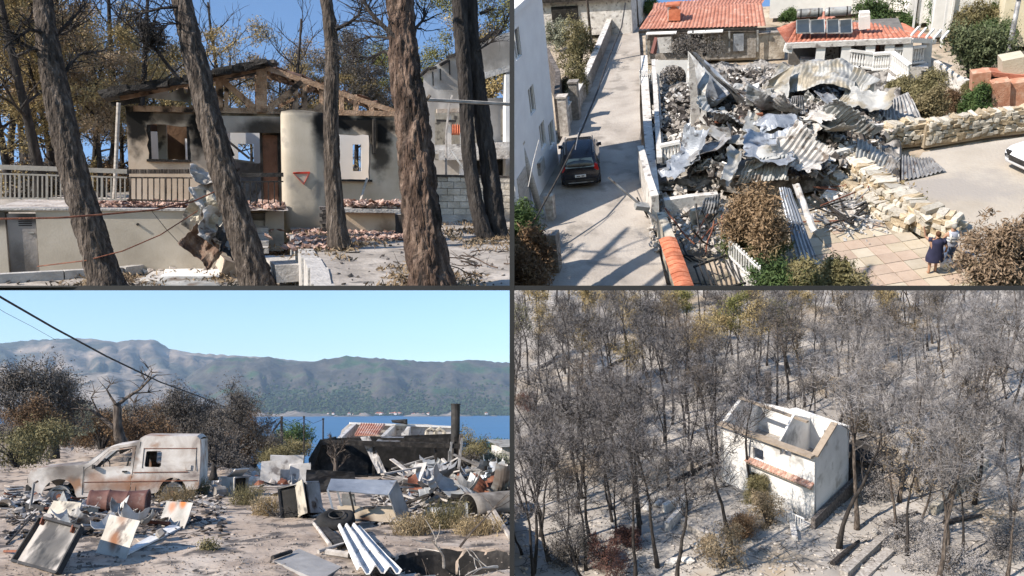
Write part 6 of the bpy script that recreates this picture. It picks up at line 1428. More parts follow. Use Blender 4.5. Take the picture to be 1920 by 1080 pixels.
part('stair_rail',MB().bar(r2(1224,100,-1.3),r2(1232,70,-1.0),.3,.25),mat('maroon_paint',[(.16,.07,.06)],2,.8,0),t)
wall2('yard_wall','long pale plaster wall under the red roofed house',[(1212,112),(1300,108),(1440,104),(1470,102)],1.5,.35,mat('peeling_plaster',[(.25,.21,.165),(.42,.37,.31),(.56,.52,.46)],1.6,.95,.4,spots=(.12,.105,.09),spot_scale=1.2,spot_th=.57),cap=MATS['rubble_grey'])
for x,y,s,lab in ((1288,97,1.0,'bare brown shrub left in the red house yard'),(1320,99,1.1,'bare brown shrub right in the red house yard')): bush(P2,'bare_shrub',lab,'shrub',g2(x,y+4,1.5),s*1.3,s,s,MATS['grey_leaf'],int(x),60,14,.12,.25)
# -------- white-columned house
a=g2(1480,150,0); t=T(P2,'white_column_house','house with white columns balustrades and solar panels on a red roof','house',a)
def c2(x,y,dy=0): return P2.d(x,y,a.y+dy)-a
ez=c2(1600,78).z
part('wall',MB().box(((c2(1480,100).x+c2(1700,100).x)/2,3.4,ez/2),(c2(1700,100).x-c2(1480,100).x,3.5,ez-.1)),mat('stone_pattern',[(.1,.095,.09),(.18,.17,.16)],2,.9,.2),t)
rt_=tiled_slope(c2(1474,82,-.2),c2(1708,72,-.2),c2(1500,38,4.4),c2(1680,45,4.4),'roof',t,m=mat('roof_tiles_dark',[(.28,.095,.06),(.4,.15,.095),(.48,.26,.2)],1.8,.85,.3))
tiled_slope(c2(1708,72,-.2),c2(1752,74,2.2),c2(1680,45,4.4),c2(1690,44,4.6),'roof',t,m=MATS['roof_tiles_dark'])
tiled_slope(c2(1456,54,4),c2(1474,82,-.2),c2(1500,38,4.4),c2(1500,38,4.4),'roof',t,m=MATS['roof_tiles_dark'])
tiled_slope(c2(1530,40,6),c2(1568,34,6),c2(1540,22,8),c2(1552,20,8),'rear_roof',t)
part('fascia',MB().bar(c2(1474,85,-.25),c2(1708,75,-.25),.2,.3),MATS['white_slab'],t)
part('fascia',MB().bar(c2(1708,75,-.25),c2(1752,77,2.2),.2,.25),MATS['white_paint'],t)
for i,(x,y0,y1,dy) in enumerate(((1540,112,78,0),(1587,118,78,0),(1632,128,76,0),(1668,132,75,0),(1702,138,73,.0),(1738,132,76,1.8),(1480,96,83,0))):
    part('column',MB().bar(c2(x-4,y0,dy),c2(x,y1,dy),.5,.5),MATS['white_paint'],t)
def balus(parent,p,q,n,h=.9):
    p,q=Vector(p),Vector(q); up=Vector((0,0,h)); r_=part('balustrade_rail',MB().bar(p+up,q+up,.22,.14),MATS['white_paint'],parent); part('balustrade_foot',MB().bar(p,q,.22,.1),MATS['white_paint'],parent)
    for k in range(n):
        b=p.lerp(q,(k+.5)/n); part('baluster',MB().lathe([(.05,.05),(.085,.25),(.05,.5),(.07,.75),(.05,h-.06)],6,b),MATS['white_paint'],parent)
fl=c2(1620,122,-.3)
part('veranda_floor',MB().prism([(1500,112,0),(1740,126,0),(1740,108,3),(1500,100,3)],lambda x,y,d:c2(x,y,d),lambda x,y,d:c2(x,y,d)+Vector((0,0,-.2))),MATS['white_slab'],t)
balus(t,c2(1592,122,-.2),c2(1634,128,-.2),8); balus(t,c2(1634,130,-1.0),c2(1666,128,-1.0),7); balus(t,c2(1672,120,-.1),c2(1698,118,-.1),5); balus(t,c2(1706,118,0),c2(1730,115,1),5)
st=part('stair',MB().prism([(1666,131,-1.2),(1676,131,-1.2),(1705,152,-2.2),(1662,152,-2.2)],lambda x,y,d:c2(x,y,d),lambda x,y,d:c2(x,y,d)+Vector((.0,.9,-.02))),MATS['white_slab'],t)
balus(t,c2(1670,127,-1.2),c2(1702,152,-2.4),10)
vp=[mat('crazy_stone',[(.5,.48,.45),(.62,.6,.57)],3,.9,.2,spots=(.16,.15,.14),spot_scale=6,spot_th=.55)]
part('stone_wall',MB().prism([(1663,128),(1725,124),(1730,150),(1700,152),(1662,150)],lambda x,y:c2(x,y,-.8),lambda x,y:c2(x,y,-.4)),vp[0],t)
for x0,x1,y0,y1 in ((1545,1572,84,110),(1594,1626,80,108),(1650,1664,80,98),(1675,1690,78,98)): part('stone_panel',MB().prism([(x0,y1),(x1,y1),(x1,y0),(x0,y0)],lambda x,y:c2(x,y,1.6),lambda x,y:c2(x,y,1.66)),vp[0],t)
part('pink_door',MB().prism([(1636,108),(1648,107),(1648,80),(1636,80)],lambda x,y:c2(x,y,1.6),lambda x,y:c2(x,y,1.68)),mat('pink_door',[(.4,.2,.17)],2,.8,.1),t)
part('chimney',MB().bar(c2(1620,52,1.5),c2(1620,28,1.5),.6,.6),MATS['white_paint'],t); part('chimney_cap',MB().box(c2(1620,26,1.5),(.55,.55,.3)),MATS['white_paint'],t)
pan=mat('solar_glass',[(.03,.04,.05),(.045,.055,.065)],2,.15,0,spec=.6)
for i,(x0,x1) in enumerate(((1493,1518),(1519,1546),(1550,1573),(1574,1597))):
    s_=T(P2,'solar_collector',['leftmost tilted solar panel on the red roof','second solar panel from the left on the red roof','third solar panel from the left on the red roof','rightmost tilted solar panel on the red roof'][i],'solar panel',a+c2((x0+x1)/2,60,.6))
    oo=c2((x0+x1)/2,60,.6); qq=[c2(x0,62,.3)-oo,c2(x1,61,.3)-oo,c2(x1-1,36,1.5)-oo,c2(x0,38,1.5)-oo]
    part('glass',MB().prism([0,1,2,3] and [(j,0) for j in range(4)],lambda j,_:qq[j]+Vector((0,0,.03)),lambda j,_:qq[j]),pan,s_)
    fr=MB()
    for j in range(4): fr.bar(qq[j],qq[(j+1)%4],.06)
    part('frame',fr,MATS['zinc'],s_); part('stand',MB().bar(qq[0],qq[0]+Vector((0,0,-.5)),.05).bar(qq[3],qq[3]+Vector((0,0,-1.3)),.05),MATS['rust'],s_,kind='stuff')
for i,(x,y) in enumerate(((1517,28),(1570,25))):
    s_=T(P2,'water_tank',['left grey solar water tank on the roof','right grey solar water tank on the roof'][i],'water tank',a+c2(x,y+4,1.7)); part('tank',MB().lathe([(.05,-.72),(.24,-.72),(.26,-.6),(.26,.6),(.24,.72),(.05,.72)],14,(0,0,.25),'x'),MATS['zinc'],s_,True)
    for sx in (-.5,.5): part('strap',MB().lathe([(.265,sx-.04),(.272,sx),(.265,sx+.04)],14,(0,0,.25),'x',False),MATS['black_metal'],s_)
# -------- white houses and trees along the top and right
house2('white_block','long white house at the top behind the solar roof',1442,34,R(-2),15,5,4.2,MATS['white_paint'],MATS['white_paint'],True)
house2('white_block','bright white house at the top between the trees',1700,44,R(-3),9,5,4.5,MATS['white_paint'],MATS['white_paint'],True)
house2('white_block','cream house at the top right corner',1870,88,R(-6),12,6,5,mat('cream_wall',[(.6,.53,.38),(.68,.62,.47)],2,.85,.1),MATS['white_slab'],True,wins=2)
house2('white_block','white house front behind the big green tree',1745,70,R(-4),7,4,3.4,MATS['white_paint'],MATS['white_slab'],True)
t=T(P2,'pergola','white open pergola frame right of the column house','pergola',g2(1745,84)); o=g2(1745,84)
for i in range(5): part('slat',MB().bar(g2(1708+i*14,66+i*2,3)-o,g2(1722+i*14,50+i*2,3)-o,.1),MATS['white_paint'],t)
for x,y in ((1708,80),(1764,88),(1722,64),(1778,70)): part('post',MB().bar(g2(x,y,0)-o,g2(x,y,0)-o+Vector((0,0,3)),.12),MATS['white_paint'],t)
for x,y,hw,hp,m,lab,sd in ((1652,56,46,52,'green_leaf','broad dark green tree behind the chimney',1),(1697,66,18,34,'green_leaf','small green tree right of the broad dark one',2),(1772,52,38,50,'green_leaf','dark green tree at the top right of the street houses',3),(1818,72,38,64,'dry_olive','yellow green tree at the top right',4),(1872,64,28,56,'green_leaf','light green tree beside the cream house',5),(1820,156,60,92,'sage_mid','large round green tree in front of the cream house',6),(1858,98,34,52,'green_leaf','green crown behind the large round tree',7),(1690,174,34,22,'dry_olive','low pale shrub below the white staircase',8),(1736,192,36,46,'dry_olive','olive green shrub right of the staircase',9),(1737,228,31,54,'dry_mix','dry brownish shrub above the stone wall',10),(1786,208,17,34,'brown_leaf','rust red dead shrub between the green ones',11),(1826,226,29,58,'green_leaf','dense green shrub by the brick barbecue',12),(1818,180,14,24,'dry_olive','small pale shrub left of the barbecue',13),(1845,66,22,40,'dry_olive','small yellow green crown at the cream house',14),(1478,40,15,17,'green_leaf','small green bush at the corner of the solar roof',15)): pxbush(x,y,hw,hp,m,lab,300+sd,240,38)
t=T(P2,'brick_barbecue','red brick outdoor barbecue shelter with a pale chimney','barbecue',g2(1838,200,.3)); o=g2(1838,200,.3); k2=lambda x,y,dy=0:P2.d(x,y,o.y+dy)-o
bk=mat('barbecue_brick',[(.34,.15,.09),(.45,.23,.15),(.52,.34,.25)],3,.9,.3)
for x0,x1,y0,y1,dy in ((1830,1842,152,132,0),(1866,1884,196,150,-.6),(1900,1925,210,150,-.4)): part('pier',MB().bar(k2(x0+6,200 if x0>1850 else 166,dy),k2(x0+8,y1,dy),.75,.8),bk,t)
part('roof_slab',MB().prism([(1838,132,0),(1925,142,0),(1925,128,2.0),(1840,126,2.0)],lambda x,y,d:k2(x,y,d),lambda x,y,d:k2(x,y,d)+Vector((0,0,-.22))),MATS['roof_tiles_dark'],t)
part('back_wall',MB().prism([(1838,170),(1925,190),(1925,140),(1838,132)],lambda x,y:k2(x,y,1.6),lambda x,y:k2(x,y,1.8)),MATS['rubble_grey'],t)
part('chimney',MB().bar(k2(1896,136,1.0),k2(1896,104,1.0),1.1,1.0),mat('bbq_chimney',[(.42,.38,.29),(.5,.46,.37)],3,.9,.3),t)
part('counter',MB().prism([(1842,172),(1880,178),(1880,182),(1842,176)],lambda x,y:k2(x,y,.2),lambda x,y:k2(x,y,1.2)),MATS['white_slab'],t)
part('window_grille',MB().prism([(1850,150),(1872,156),(1872,144),(1850,140)],lambda x,y:k2(x,y,1.5),lambda x,y:k2(x,y,1.56)),MATS['soot_and_shade'],t)
one(P2,'green_barrel',MB().lathe([(.1,0),(.3,.05),(.36,.35),(.3,.65),(.1,.7)],12),mat('green_plastic',[(.06,.14,.1)],2,.5,0),'round green barrel inside the barbecue shelter','barrel',g2(1847,176,.3))
one(P2,'grey_board',MB().box((0,0,.5),(1.4,.05,1.1),Euler((.7,0,.4))),MATS['zinc'],'grey sheet leaning in front of the barbecue','sheet',g2(1892,202,.3))
sheet2('garden_patio',[(1770,226),(1800,170),(1960,180),(1960,228)],.05,mat('patio_grey',[(.3,.3,.26),(.42,.41,.36)],1.2,.9,.3))
wall2('low_wall','long low white wall edging the upper garden',[(1752,132),(1790,160),(1812,170)],.6,.25,MATS['white_slab'])
a=g2(1885,128); tp=P2.d(1908,8,a.y)-a; t=T(P2,'utility_pole','dark leaning utility pole at the right edge','utility pole',a); part('shaft',MB().tube([(0,0,0),tp*.5,tp*1.1],[.16,.14,.12],8),MATS['grey_metal'],t,True); part('cap',MB().box(tp*1.1,(.3,.3,.1)),MATS['grey_metal'],t)
a=g2(1713,44); t=T(P2,'utility_pole','thin dark pole beside the bright white house','utility pole',a); part('shaft',MB().tube([(0,0,0),(.1,0,6)],[.12,.1],8),MATS['black_metal'],t); part('cap',MB().box((.1,0,6),(.25,.25,.1)),MATS['black_metal'],t)
# -------- stone walls on the right
stone_wall('long golden rubble stone wall below the upper garden',[(1728,268),(1790,258),(1850,248),(1930,239)],1.05,.5,.0,.3)
stone_wall('crumbling stone wall curving down from the ruin to the yard',[(1588,322),(1620,352),(1660,384),(1700,412),(1745,438),(1790,448)],1.0,.8,.0,.32)
stone_wall('short stone wall beside the collapsed pergola',[(1560,345),(1598,372),(1650,408),(1700,432)],.6,.5,.0,.3)
stone_wall('heap of stones at the lower corner of the ruin terrace',[(1500,352),(1545,340),(1585,318)],.9,.6,.0,.32)
stone_wall('broken stone piers at the left end of the golden wall',[(1648,276),(1690,266),(1726,262)],1.0,.7,.0,.34)
bush(P2,'dry_grass_strip','strip of yellow dry grass between the stone walls','dry grass',g2(1650,372),1.0,1.6,.6,MATS['dry_straw'],71,120,26,.12,.2)
bush(P2,'dry_grass_strip','dark dry tuft at the lower end of the stone walls','dry grass',g2(1690,402),.7,.9,.6,MATS['dry_olive'],72,90,26,.12,.2)
# -------- bushes in front
def bigbush(lab,x,y,rx,ry,rz,m,sd,n=420,per=46,size=.085,sp=.17): return bush(P2,'large_bush',lab,'bush',g2(x,y),rx,ry,rz,m,sd,n,per,size,sp,aspect=2.4)
def scorch_mat(nm,top,low,zc,soft,scale=1.3):
    """leaves scorched brown above, still green below: a real colour change of the leaves with height"""
    m=mat(nm,low,scale,.9,0,rand=0); n=m.node_tree.nodes; l=m.node_tree.links; b=n['Principled BSDF']; src=b.inputs['Base Color'].links[0].from_socket
    tc=n.new('ShaderNodeTexCoord'); sp=n.new('ShaderNodeSeparateXYZ'); l.new(tc.outputs['Object'],sp.inputs[0]); no=n.new('ShaderNodeTexNoise'); no.inputs['Scale'].default_value=1.1; l.new(tc.outputs['Object'],no.inputs['Vector'])
    ma=n.new('ShaderNodeMath'); ma.operation='MULTIPLY_ADD'; ma.inputs[1].default_value=soft*3; l.new(no.outputs[0],ma.inputs[0]); l.new(sp.outputs[2],ma.inputs[2])
    mr=n.new('ShaderNodeMapRange'); mr.inputs[1].default_value=zc+soft*1.5-soft*.5; mr.inputs[2].default_value=zc+soft*2; l.new(ma.outputs[0],mr.inputs[0])
    n2=n.new('ShaderNodeTexNoise'); n2.inputs['Scale'].default_value=6; l.new(tc.outputs['Object'],n2.inputs['Vector']); cr=n.new('ShaderNodeValToRGB'); cr.color_ramp.elements[0].position=.35; cr.color_ramp.elements[1].position=.65
    cr.color_ramp.elements[0].color=(*top[0],1); cr.color_ramp.elements[1].color=(*top[1],1); l.new(n2.outputs[0],cr.inputs[0])
    mx=n.new('ShaderNodeMix'); mx.data_type='RGBA'; l.new(mr.outputs[0],mx.inputs[0]); l.new(src,mx.inputs[6]); l.new(cr.outputs[0],mx.inputs[7]); l.new(mx.outputs[2],b.inputs['Base Color']); return m
bigbush('big rounded bush scorched brown on top in the middle of the yard',1412,502,1.3,1.2,2.75,scorch_mat('bush_scorch_a',[(.17,.115,.065),(.3,.21,.13)],[(.05,.075,.025),(.13,.14,.06)],1.2,.5),81)
bigbush('wide brownish bush at the lower right edge',1893,548,1.62,1.5,2.7,scorch_mat('bush_scorch_b',[(.15,.105,.07),(.28,.205,.14)],[(.09,.09,.04),(.19,.175,.09)],.7,.6),82,520)
bigbush('green bush along the bottom below the blue sheet',1462,560,1.3,1.0,1.2,MATS['green_leaf'],83,260)
bigbush('olive bush along the bottom edge of the paved yard',1540,566,1.6,.9,1.25,mat('olive_mix',[(.08,.08,.03),(.17,.15,.07),(.26,.22,.12)],1.0,.9,0),84,280)
bigbush('mixed scorched shrub at the lower left corner below the pole',990,470,1.0,1.1,2.0,MATS['green_leaf'],85,260)
bigbush('rust brown shrub in the lower left corner',985,540,1.3,1.3,2.2,MATS['brown_leaf'],86,320)
a=g2(1040,505); one(P2,'gate_post',MB().box((0,0,.8),(.5,.5,1.8),jit=.03),MATS['rubble_grey'],'weathered stone post at the lower left of the street','gate post',a)
a=g2(1033,410); one(P2,'gate_post',MB().box((0,0,.6),(.4,.4,1.2),jit=.03),MATS['rubble_grey'],'short grey post behind the utility pole','gate post',a)
# -------- boundary wall along the street with red tile coping, fence, gate
t=wall2('boundary_wall','pale boundary wall of the ruined plot beside the street',[(1203,330),(1218,392),(1230,430)],1.6,.3,MATS['white_slab'])
t=wall2('boundary_wall','cream wall topped with red tiles along the lower street',[(1240,450),(1262,510),(1278,560)],1.3,.35,MATS['beige_metal'])
P_=[g2(1252,452,1.4),g2(1274,512,1.4),g2(1292,565,1.4)]; L_=(P_[2]-P_[0]).length; dv=(P_[2]-P_[0]).normalized(); nv=Vector((-dv.y,dv.x,0)); cnt_=int(L_/.3)
tl=MB().grid(lambda u,v:(.34*(v-.5),.62*(u-.5),.09*math.sin(math.pi*u)+.02*v),8,2,.03).mesh('tile',MATS['tile_red'])
an=math.atan2(dv.y,dv.x)
for k in range(cnt_): part('tile',tl,None,t,loc=tuple(P_[0]+dv*(k*.3)-t.matrix_world.translation*0-g2(1240,450)+Vector((0,0,U(0,.02)))),rot=(0,0,an+U(-.04,.04)))
t=T(P2,'yard_fence','white picket fence in front of the big bush','fence',g2(1366,500)); o=g2(1366,500); e_=g2(1422,556)-o
part('base',MB().bar((0,0,.15),e_+Vector((0,0,.15)),.3,.4),MATS['white_slab'],t)
for z in (.5,1.15): part('rail',MB().bar((0,0,z),e_+Vector((0,0,z)),.06),MATS['white_paint'],t)
for k in range(13): p=e_*(k/12); part('picket',MB().bar(p+Vector((0,0,.3)),p+Vector((0,0,1.3)),.06),MATS['white_paint'],t)
t=T(P2,'iron_gate','burned iron gate lying bent at the bottom','gate',g2(1335,515)); o=g2(1335,515)
for k in range(9): part('bar',MB().bar(g2(1302+k*9,500-k*3,.5)-o,g2(1318+k*9,545-k*2,.3)-o,.05),MATS['black_metal'],t)
for p,q in (((1300,500),(1378,472)),((1318,548),(1398,530))): part('rail',MB().bar(g2(*p,.52)-o,g2(*q,.5)-o,.07),MATS['black_metal'],t)
for k in range(16):
    p=g2(U(1290,1370),U(425,500),U(.1,.6)); d=Vector((U(-1,1),U(-1,1),U(-.2,.7))); b,_=branch_path((0,0,0),d,U(.8,2),5,.25); one(P2,'bent_bar',MB().tube(b,.035,5),MATS[RND.choice(['black_metal','rust'])],'bent burned bar in the lower yard','bar',p,group='bent bars in the lower yard')
# -------- people
def person(lab,loc,rz,skin,top,legs,pose,hair,vest=None):
    t=T(P2,'person',lab,'person',loc,rz)
    H=1.66
    J=dict(pel=(0,0,.92),wa=(0,.0,1.08),ch=(0,0,1.32),ne=(0,0,1.44),he=(0,.02,1.6),
      hl=(-.1,0,.88),kl=(-.12,.05,.48),al=(-.13,-.02,.08),tl=(-.14,.14,.03),hr=(.1,0,.88),kr=(.11,.12,.49),ar=(.12,.1,.08),tr=(.13,.26,.03),
      sl=(-.2,0,1.38),el=pose['el'],wl_=pose['wl_'],sr=(.2,0,1.38),er=pose['er'],wr=pose['wr'])
    rad=dict(pel=.17,wa=.15,ch=.16,ne=.06,he=.1,hl=.1,kl=.065,al=.045,tl=.035,hr=.1,kr=.065,ar=.045,tr=.035,sl=.07,el=.045,wl_=.033,sr=.07,er=.045,wr=.033)
    for k,v in pose.get('rad',{}).items(): rad[k]=v
    E=[('pel','wa'),('wa','ch'),('ch','ne'),('ne','he'),('pel','hl'),('hl','kl'),('kl','al'),('al','tl'),('pel','hr'),('hr','kr'),('kr','ar'),('ar','tr'),('ch','sl'),('sl','el'),('el','wl_'),('ch','sr'),('sr','er'),('er','wr')]
    for s,wk in ((-1,'wl_'),(1,'wr')):
        w=Vector(J[wk]); e=Vector(J['el' if s<0 else 'er']); d=(w-e).normalized(); sd=Vector((d.y,-d.x,0)); sd=sd.normalized() if sd.length>.1 else Vector((1,0,0))
        J['p'+wk]=tuple(w+d*.07); rad['p'+wk]=.03; E.append((wk,'p'+wk))
        for f in range(4):
            J[f'f{f}'+wk]=tuple(w+d*(.16-.01*abs(f-1.5))+sd*(.02*(f-1.5))); rad[f'f{f}'+wk]=.009; E.append(('p'+wk,f'f{f}'+wk))
        J['t'+wk]=tuple(w+d*.09+sd*.06); rad['t'+wk]=.01; E.append((wk,'t'+wk))
    ks=list(J); me=bpy.data.meshes.new('body'); me.from_pydata([J[k] for k in ks],[(ks.index(a_),ks.index(b_)) for a_,b_ in E],[])
    ob=bpy.data.objects.new('body',me); COL.objects.link(ob)
    sk=ob.modifiers.new('s','SKIN'); sk.use_smooth_shade=True; ob.modifiers.new('u','SUBSURF').levels=1
    for i,k in enumerate(ks): me.skin_vertices[0].data[i].radius=(rad[k],rad[k]*(.75 if k in('pel','wa','ch') else 1)); 
    me.skin_vertices[0].data[0].use_root=True
    dg=bpy.context.evaluated_depsgraph_get(); m2=bpy.data.meshes.new_from_object(ob.evaluated_get(dg)); bpy.data.objects.remove(ob)
    m2.materials.clear(); m2.materials.append(skin); m2.polygons.foreach_set('use_smooth',[True]*len(m2.polygons)); part('body',m2,None,t)
    hd=MB().rock((0,0,0),(1,1,1),0,3); hv=[]
    for x,y,z in hd.v:
        q=Vector((x,y,z)); q.x*=.15; q.y*=.19; q.z*=.235
        if q.y>.06 and abs(q.x)<.022 and -.045<q.z<.03: q.y+=.02
        hv.append((q.x,q.y+.02,q.z+1.6))
    hd.v=hv; part('head',hd,skin,t,True)
    hm=MB().rock((0,-.01,1.65),(.185,.22,.2),.06,2); part('hair',hm,hair,t,True)
    for f in top: part(f[0],f[1],f[2],t,True)
    return t
skin=mat('skin',[(.36,.2,.13),(.42,.25,.17)],4,.6,0); navy=mat('navy_cloth',[(.02,.022,.05),(.035,.036,.075)],5,.9,.2); hairb=mat('hair_brown',[(.06,.025,.012),(.1,.045,.02)],9,.7,.3)
dress=MB().lathe([(.09,1.46),(.2,1.42),(.235,1.3),(.225,1.1),(.27,.9),(.31,.7),(.30,.58)],16,cap=False); dress.v=[(x,y*.78,z) for x,y,z in dress.v]
slv=MB()
for s,el in ((-1,(-.33,.12,1.42)),(1,(.32,-.05,1.14))): slv.tube([(s*.17,0,1.41),tuple((Vector((s*.2,0,1.38))+Vector(el))*.5)],[.1,.085],8)
a=g2(1747,514); person('woman in a short dark navy dress raising one arm',a,R(8),skin,[('dress',dress,navy),('sleeve',slv,navy)],None,dict(el=(-.36,.14,1.46),wl_=(-.42,.16,1.74),er=(.33,-.06,1.12),wr=(.36,.1,.9),rad=dict(pel=.2,wa=.2,ch=.19,sl=.085,sr=.085)),hairb)
denim=mat('denim',[(.07,.1,.17),(.11,.15,.23)],6,.9,.2); shirt=mat('grey_shirt',[(.3,.32,.38)],5,.9,.1); greyh=mat('hair_grey',[(.25,.24,.22)],9,.8,.2)
tsh=MB().lathe([(.08,1.46),(.19,1.42),(.215,1.25),(.2,1.05),(.21,.92)],16,cap=False); tsh.v=[(x,y*.75,z) for x,y,z in tsh.v]
vst=MB()
for zz in (1.12,1.24): vst.lathe([(.225,zz),(.228,zz+.06)],16,cap=False)
for s in (-1,1): vst.tube([(s*.12,-.17,1.1),(s*.13,-.15,1.35),(s*.12,0,1.47),(s*.13,.15,1.35),(s*.12,.17,1.1)],.035,5)
vst.v=[(x,y*.8,z) for x,y,z in vst.v]
trs=MB()
for pts in (((-.1,0,.9),(-.12,.05,.48),(-.13,-.02,.1)),((.1,0,.9),(.11,.12,.49),(.12,.1,.1))): trs.tube(pts,[.135,.1,.085],10)
a=g2(1776,500); person('person in a white striped vest and jeans bending over a bag',a,R(20),skin,[('shirt',tsh,shirt),('vest',vst,MATS['white_paint']),('jeans',trs,denim)],None,dict(el=(-.3,.1,1.12),wl_=(-.26,.22,.86),er=(.28,.12,1.12),wr=(.2,.3,.9)),greyh)
bg=MB().rock((0,0,.24),(.42,.3,.5),.12,2); t=T(P2,'carrier_bag','full white carrier bag at the feet of the person in the vest','bag',g2(1772,506)); part('bag',bg,MATS['white_paint'],t,True); part('handle',MB().tube([(-.1,0,.46),(-.06,0,.62),(.06,0,.62),(.1,0,.46)],.02,5),MATS['white_paint'],t)
# ------------------------------------------------------------------ the collapsed house
def put(x,y,z): return P2.g(x,y,z)
# terrace level and rubble mound
MX=[(1225,120),(1600,115),(1690,240),(1640,300),(1560,320),(1370,340),(1235,330)]
def mh(sx,sy):
    """height of the heap at a photo point"""
    d=max(0,1-((sx-1440)/230)**2-((sy-215)/135)**2); return .45+1.0*d**.8
rub=mat('heap_rubble',[(.09,.085,.08),(.24,.225,.21),(.42,.4,.38)],2.2,.95,.5,bscale=7,detail=9,spots=(.05,.047,.045),spot_scale=1.6,spot_th=.55)
def f_(u,v):
    sx=1222+470*u; sy=118+222*v; z=mh(sx,sy); p=put(sx,sy,z); p.z+=.35*fbm(p.x*.8,p.y*.8,3)+.15*fbm(p.x*2.5,p.y*2.5,1)
    if u<.01 or u>.99 or v>.99: p.z=0
    return p
one(P2,'rubble_mound',MB().grid(f_,90,60),rub,kind='stuff')
t=T(P2,'ruin_terrace','broken white terrace edge of the collapsed house above the red room','terrace',put(1240,335,0)); o=put(1240,335,0); rz_=2.6
def k3(x,y,dy=0): return P2.d(x,y,o.y+dy)-o
part('slab',MB().prism([(1226,325,0),(1345,305,.2),(1345,290,1.6),(1226,300,1.6)],lambda x,y,d:k3(x,y,d),lambda x,y,d:k3(x,y,d)+Vector((0,0,-.3))),MATS['white_slab'],t)
part('fringe',MB().prism([(1236,330),(1352,308),(1352,318),(1330,322),(1300,326),(1262,331),(1240,338)],lambda x,y:k3(x,y,.1),lambda x,y:k3(x,y,.3)),MATS['rubble_grey'],t)
balus(t,k3(1238,306,.05),k3(1275,299,.05),6)
for x0,x1,y0,y1,m,dy in ((1240,1258,392,322,'tile_red',0),(1318,1332,350,316,'tile_red',.2)): part('pier',MB().bar(k3((x0+x1)/2,y0,dy),k3((x0+x1)/2,y1,dy),.45,.4),MATS[m],t)
redf=mat('red_floor',[(.32,.12,.07),(.45,.2,.12),(.5,.3,.22)],2,.9,.3)
part('red_wall',MB().prism([(1256,386),(1338,372),(1332,345),(1258,352)],lambda x,y:k3(x,y,.6),lambda x,y:k3(x,y,.8)),redf,t)
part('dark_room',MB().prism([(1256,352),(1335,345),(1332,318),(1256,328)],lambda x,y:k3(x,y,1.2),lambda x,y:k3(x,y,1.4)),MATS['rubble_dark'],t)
part('white_reveal',MB().bar(k3(1252,350,.4),k3(1252,326,.4),.15),MATS['white_paint'],t)
part('lower_floor',MB().prism([(1228,395,0),(1345,378,0),(1345,360,2),(1228,372,2)],lambda x,y,d:k3(x,y,d),lambda x,y,d:k3(x,y,d)+Vector((0,0,-.1))),redf,t)
wall2('plot_wall','broken stone and plaster wall at the street edge of the ruin',[(1228,400),(1222,340),(1215,265),(1210,190),(1208,130)],.9,.35,MATS['rubble_grey'],cap=MATS['white_slab'])
# arch at the back left
a=put(1232,172,.5); t=T(P2,'white_arch_wall','white wall with a round arch at the back left of the ruin','arch',a); ar=lambda x,y,dy=0:P2.d(x,y,a.y+dy)-a
pl=[(1228,172),(1236,172)]+arc(1261,141,25,20,180,360,10)[0:11]+[(1286,170),(1292,170),(1292,112),(1228,112)]
part('arch',plate(pl[::-1],[],lambda x,y,tt:ar(x,y,tt),.35),MATS['white_paint'],t)
part('back_hedge',bush_mb(4,1.1,.3,1.4,60,20,.12,.2).xf(Matrix.Translation(ar(1272,168,1.2))),MATS['grey_leaf'],t)
for x0 in (1200,1238):
    s=T(P2,'white_picket_fence',{1200:'short white picket fence left of the arch',1238:'white picket fence seen through the arch'}[x0],'fence',put(x0,158,.5)); oo=put(x0,158,.5)
    for k in range(7): p=P2.d(x0+k*3.6,158,oo.y)-oo; part('picket',MB().bar(p,p+Vector((0,0,.9)),.09,.04),MATS['white_paint'],s)
    for z in (.25,.65): part('rail',MB().bar((0,0,z),P2.d(x0+22,158,oo.y)-oo+Vector((0,0,z)),.05),MATS['white_paint'],s)
# walled court on the left with dark ash floor
sheet2('court_floor',[(1240,295),(1238,175),(1300,168),(1330,250),(1330,290)],.62,mat('court_ash',[(.04,.04,.042),(.12,.115,.115),(.26,.25,.24)],1.1,.95,.4,detail=9))
t=T(P2,'court_beam','long pale beam along the left side of the court','beam',put(1230,235,1)); o2=put(1230,235,1)
part('beam',MB().bar(put(1225,115,1.6)-o2,put(1236,300,1.3)-o2,.25,.3),MATS['white_slab'],t); part('lattice',MB().bar(put(1232,115,1.2)-o2,put(1243,300,1.0)-o2,.08,.3),MATS['pale_wood'],t)
one(P2,'fallen_slab',MB().box((0,0,0),(1.5,1.1,.12),Euler((.05,.1,.1))),MATS['white_slab'],'square pale slab lying in the ash court','slab',put(1275,212,.75))
# standing white wall pieces
for pts,m,lab in (([(1296,255),(1316,252),(1302,120),(1290,95)],'white_slab','thin white wall edge rising left of the sheets'),([(1608,220),(1635,214),(1640,152),(1620,158)],'white_paint','white wall stub under the right end of the big sheet'),([(1483,178),(1500,178),(1498,155),(1486,158)],'white_slab','small white pier under the big sheet')):
    b=put(pts[0][0],pts[0][1],.6); one(P2,'wall_remnant',MB().prism(pts,lambda x,y:P2.d(x,y,b.y)-b,lambda x,y:P2.d(x,y,b.y+.35)-b),MATS[m],lab,'wall',b)
b=put(1500,205,.7); one(P2,'dark_wall',MB().prism([(1440,205),(1605,200),(1610,150),(1460,140)],lambda x,y:P2.d(x,y,b.y+1.5)-b,lambda x,y:P2.d(x,y,b.y+1.7)-b),MATS['rubble_dark'],'dark scorched wall beneath the big roof sheet','wall',b)
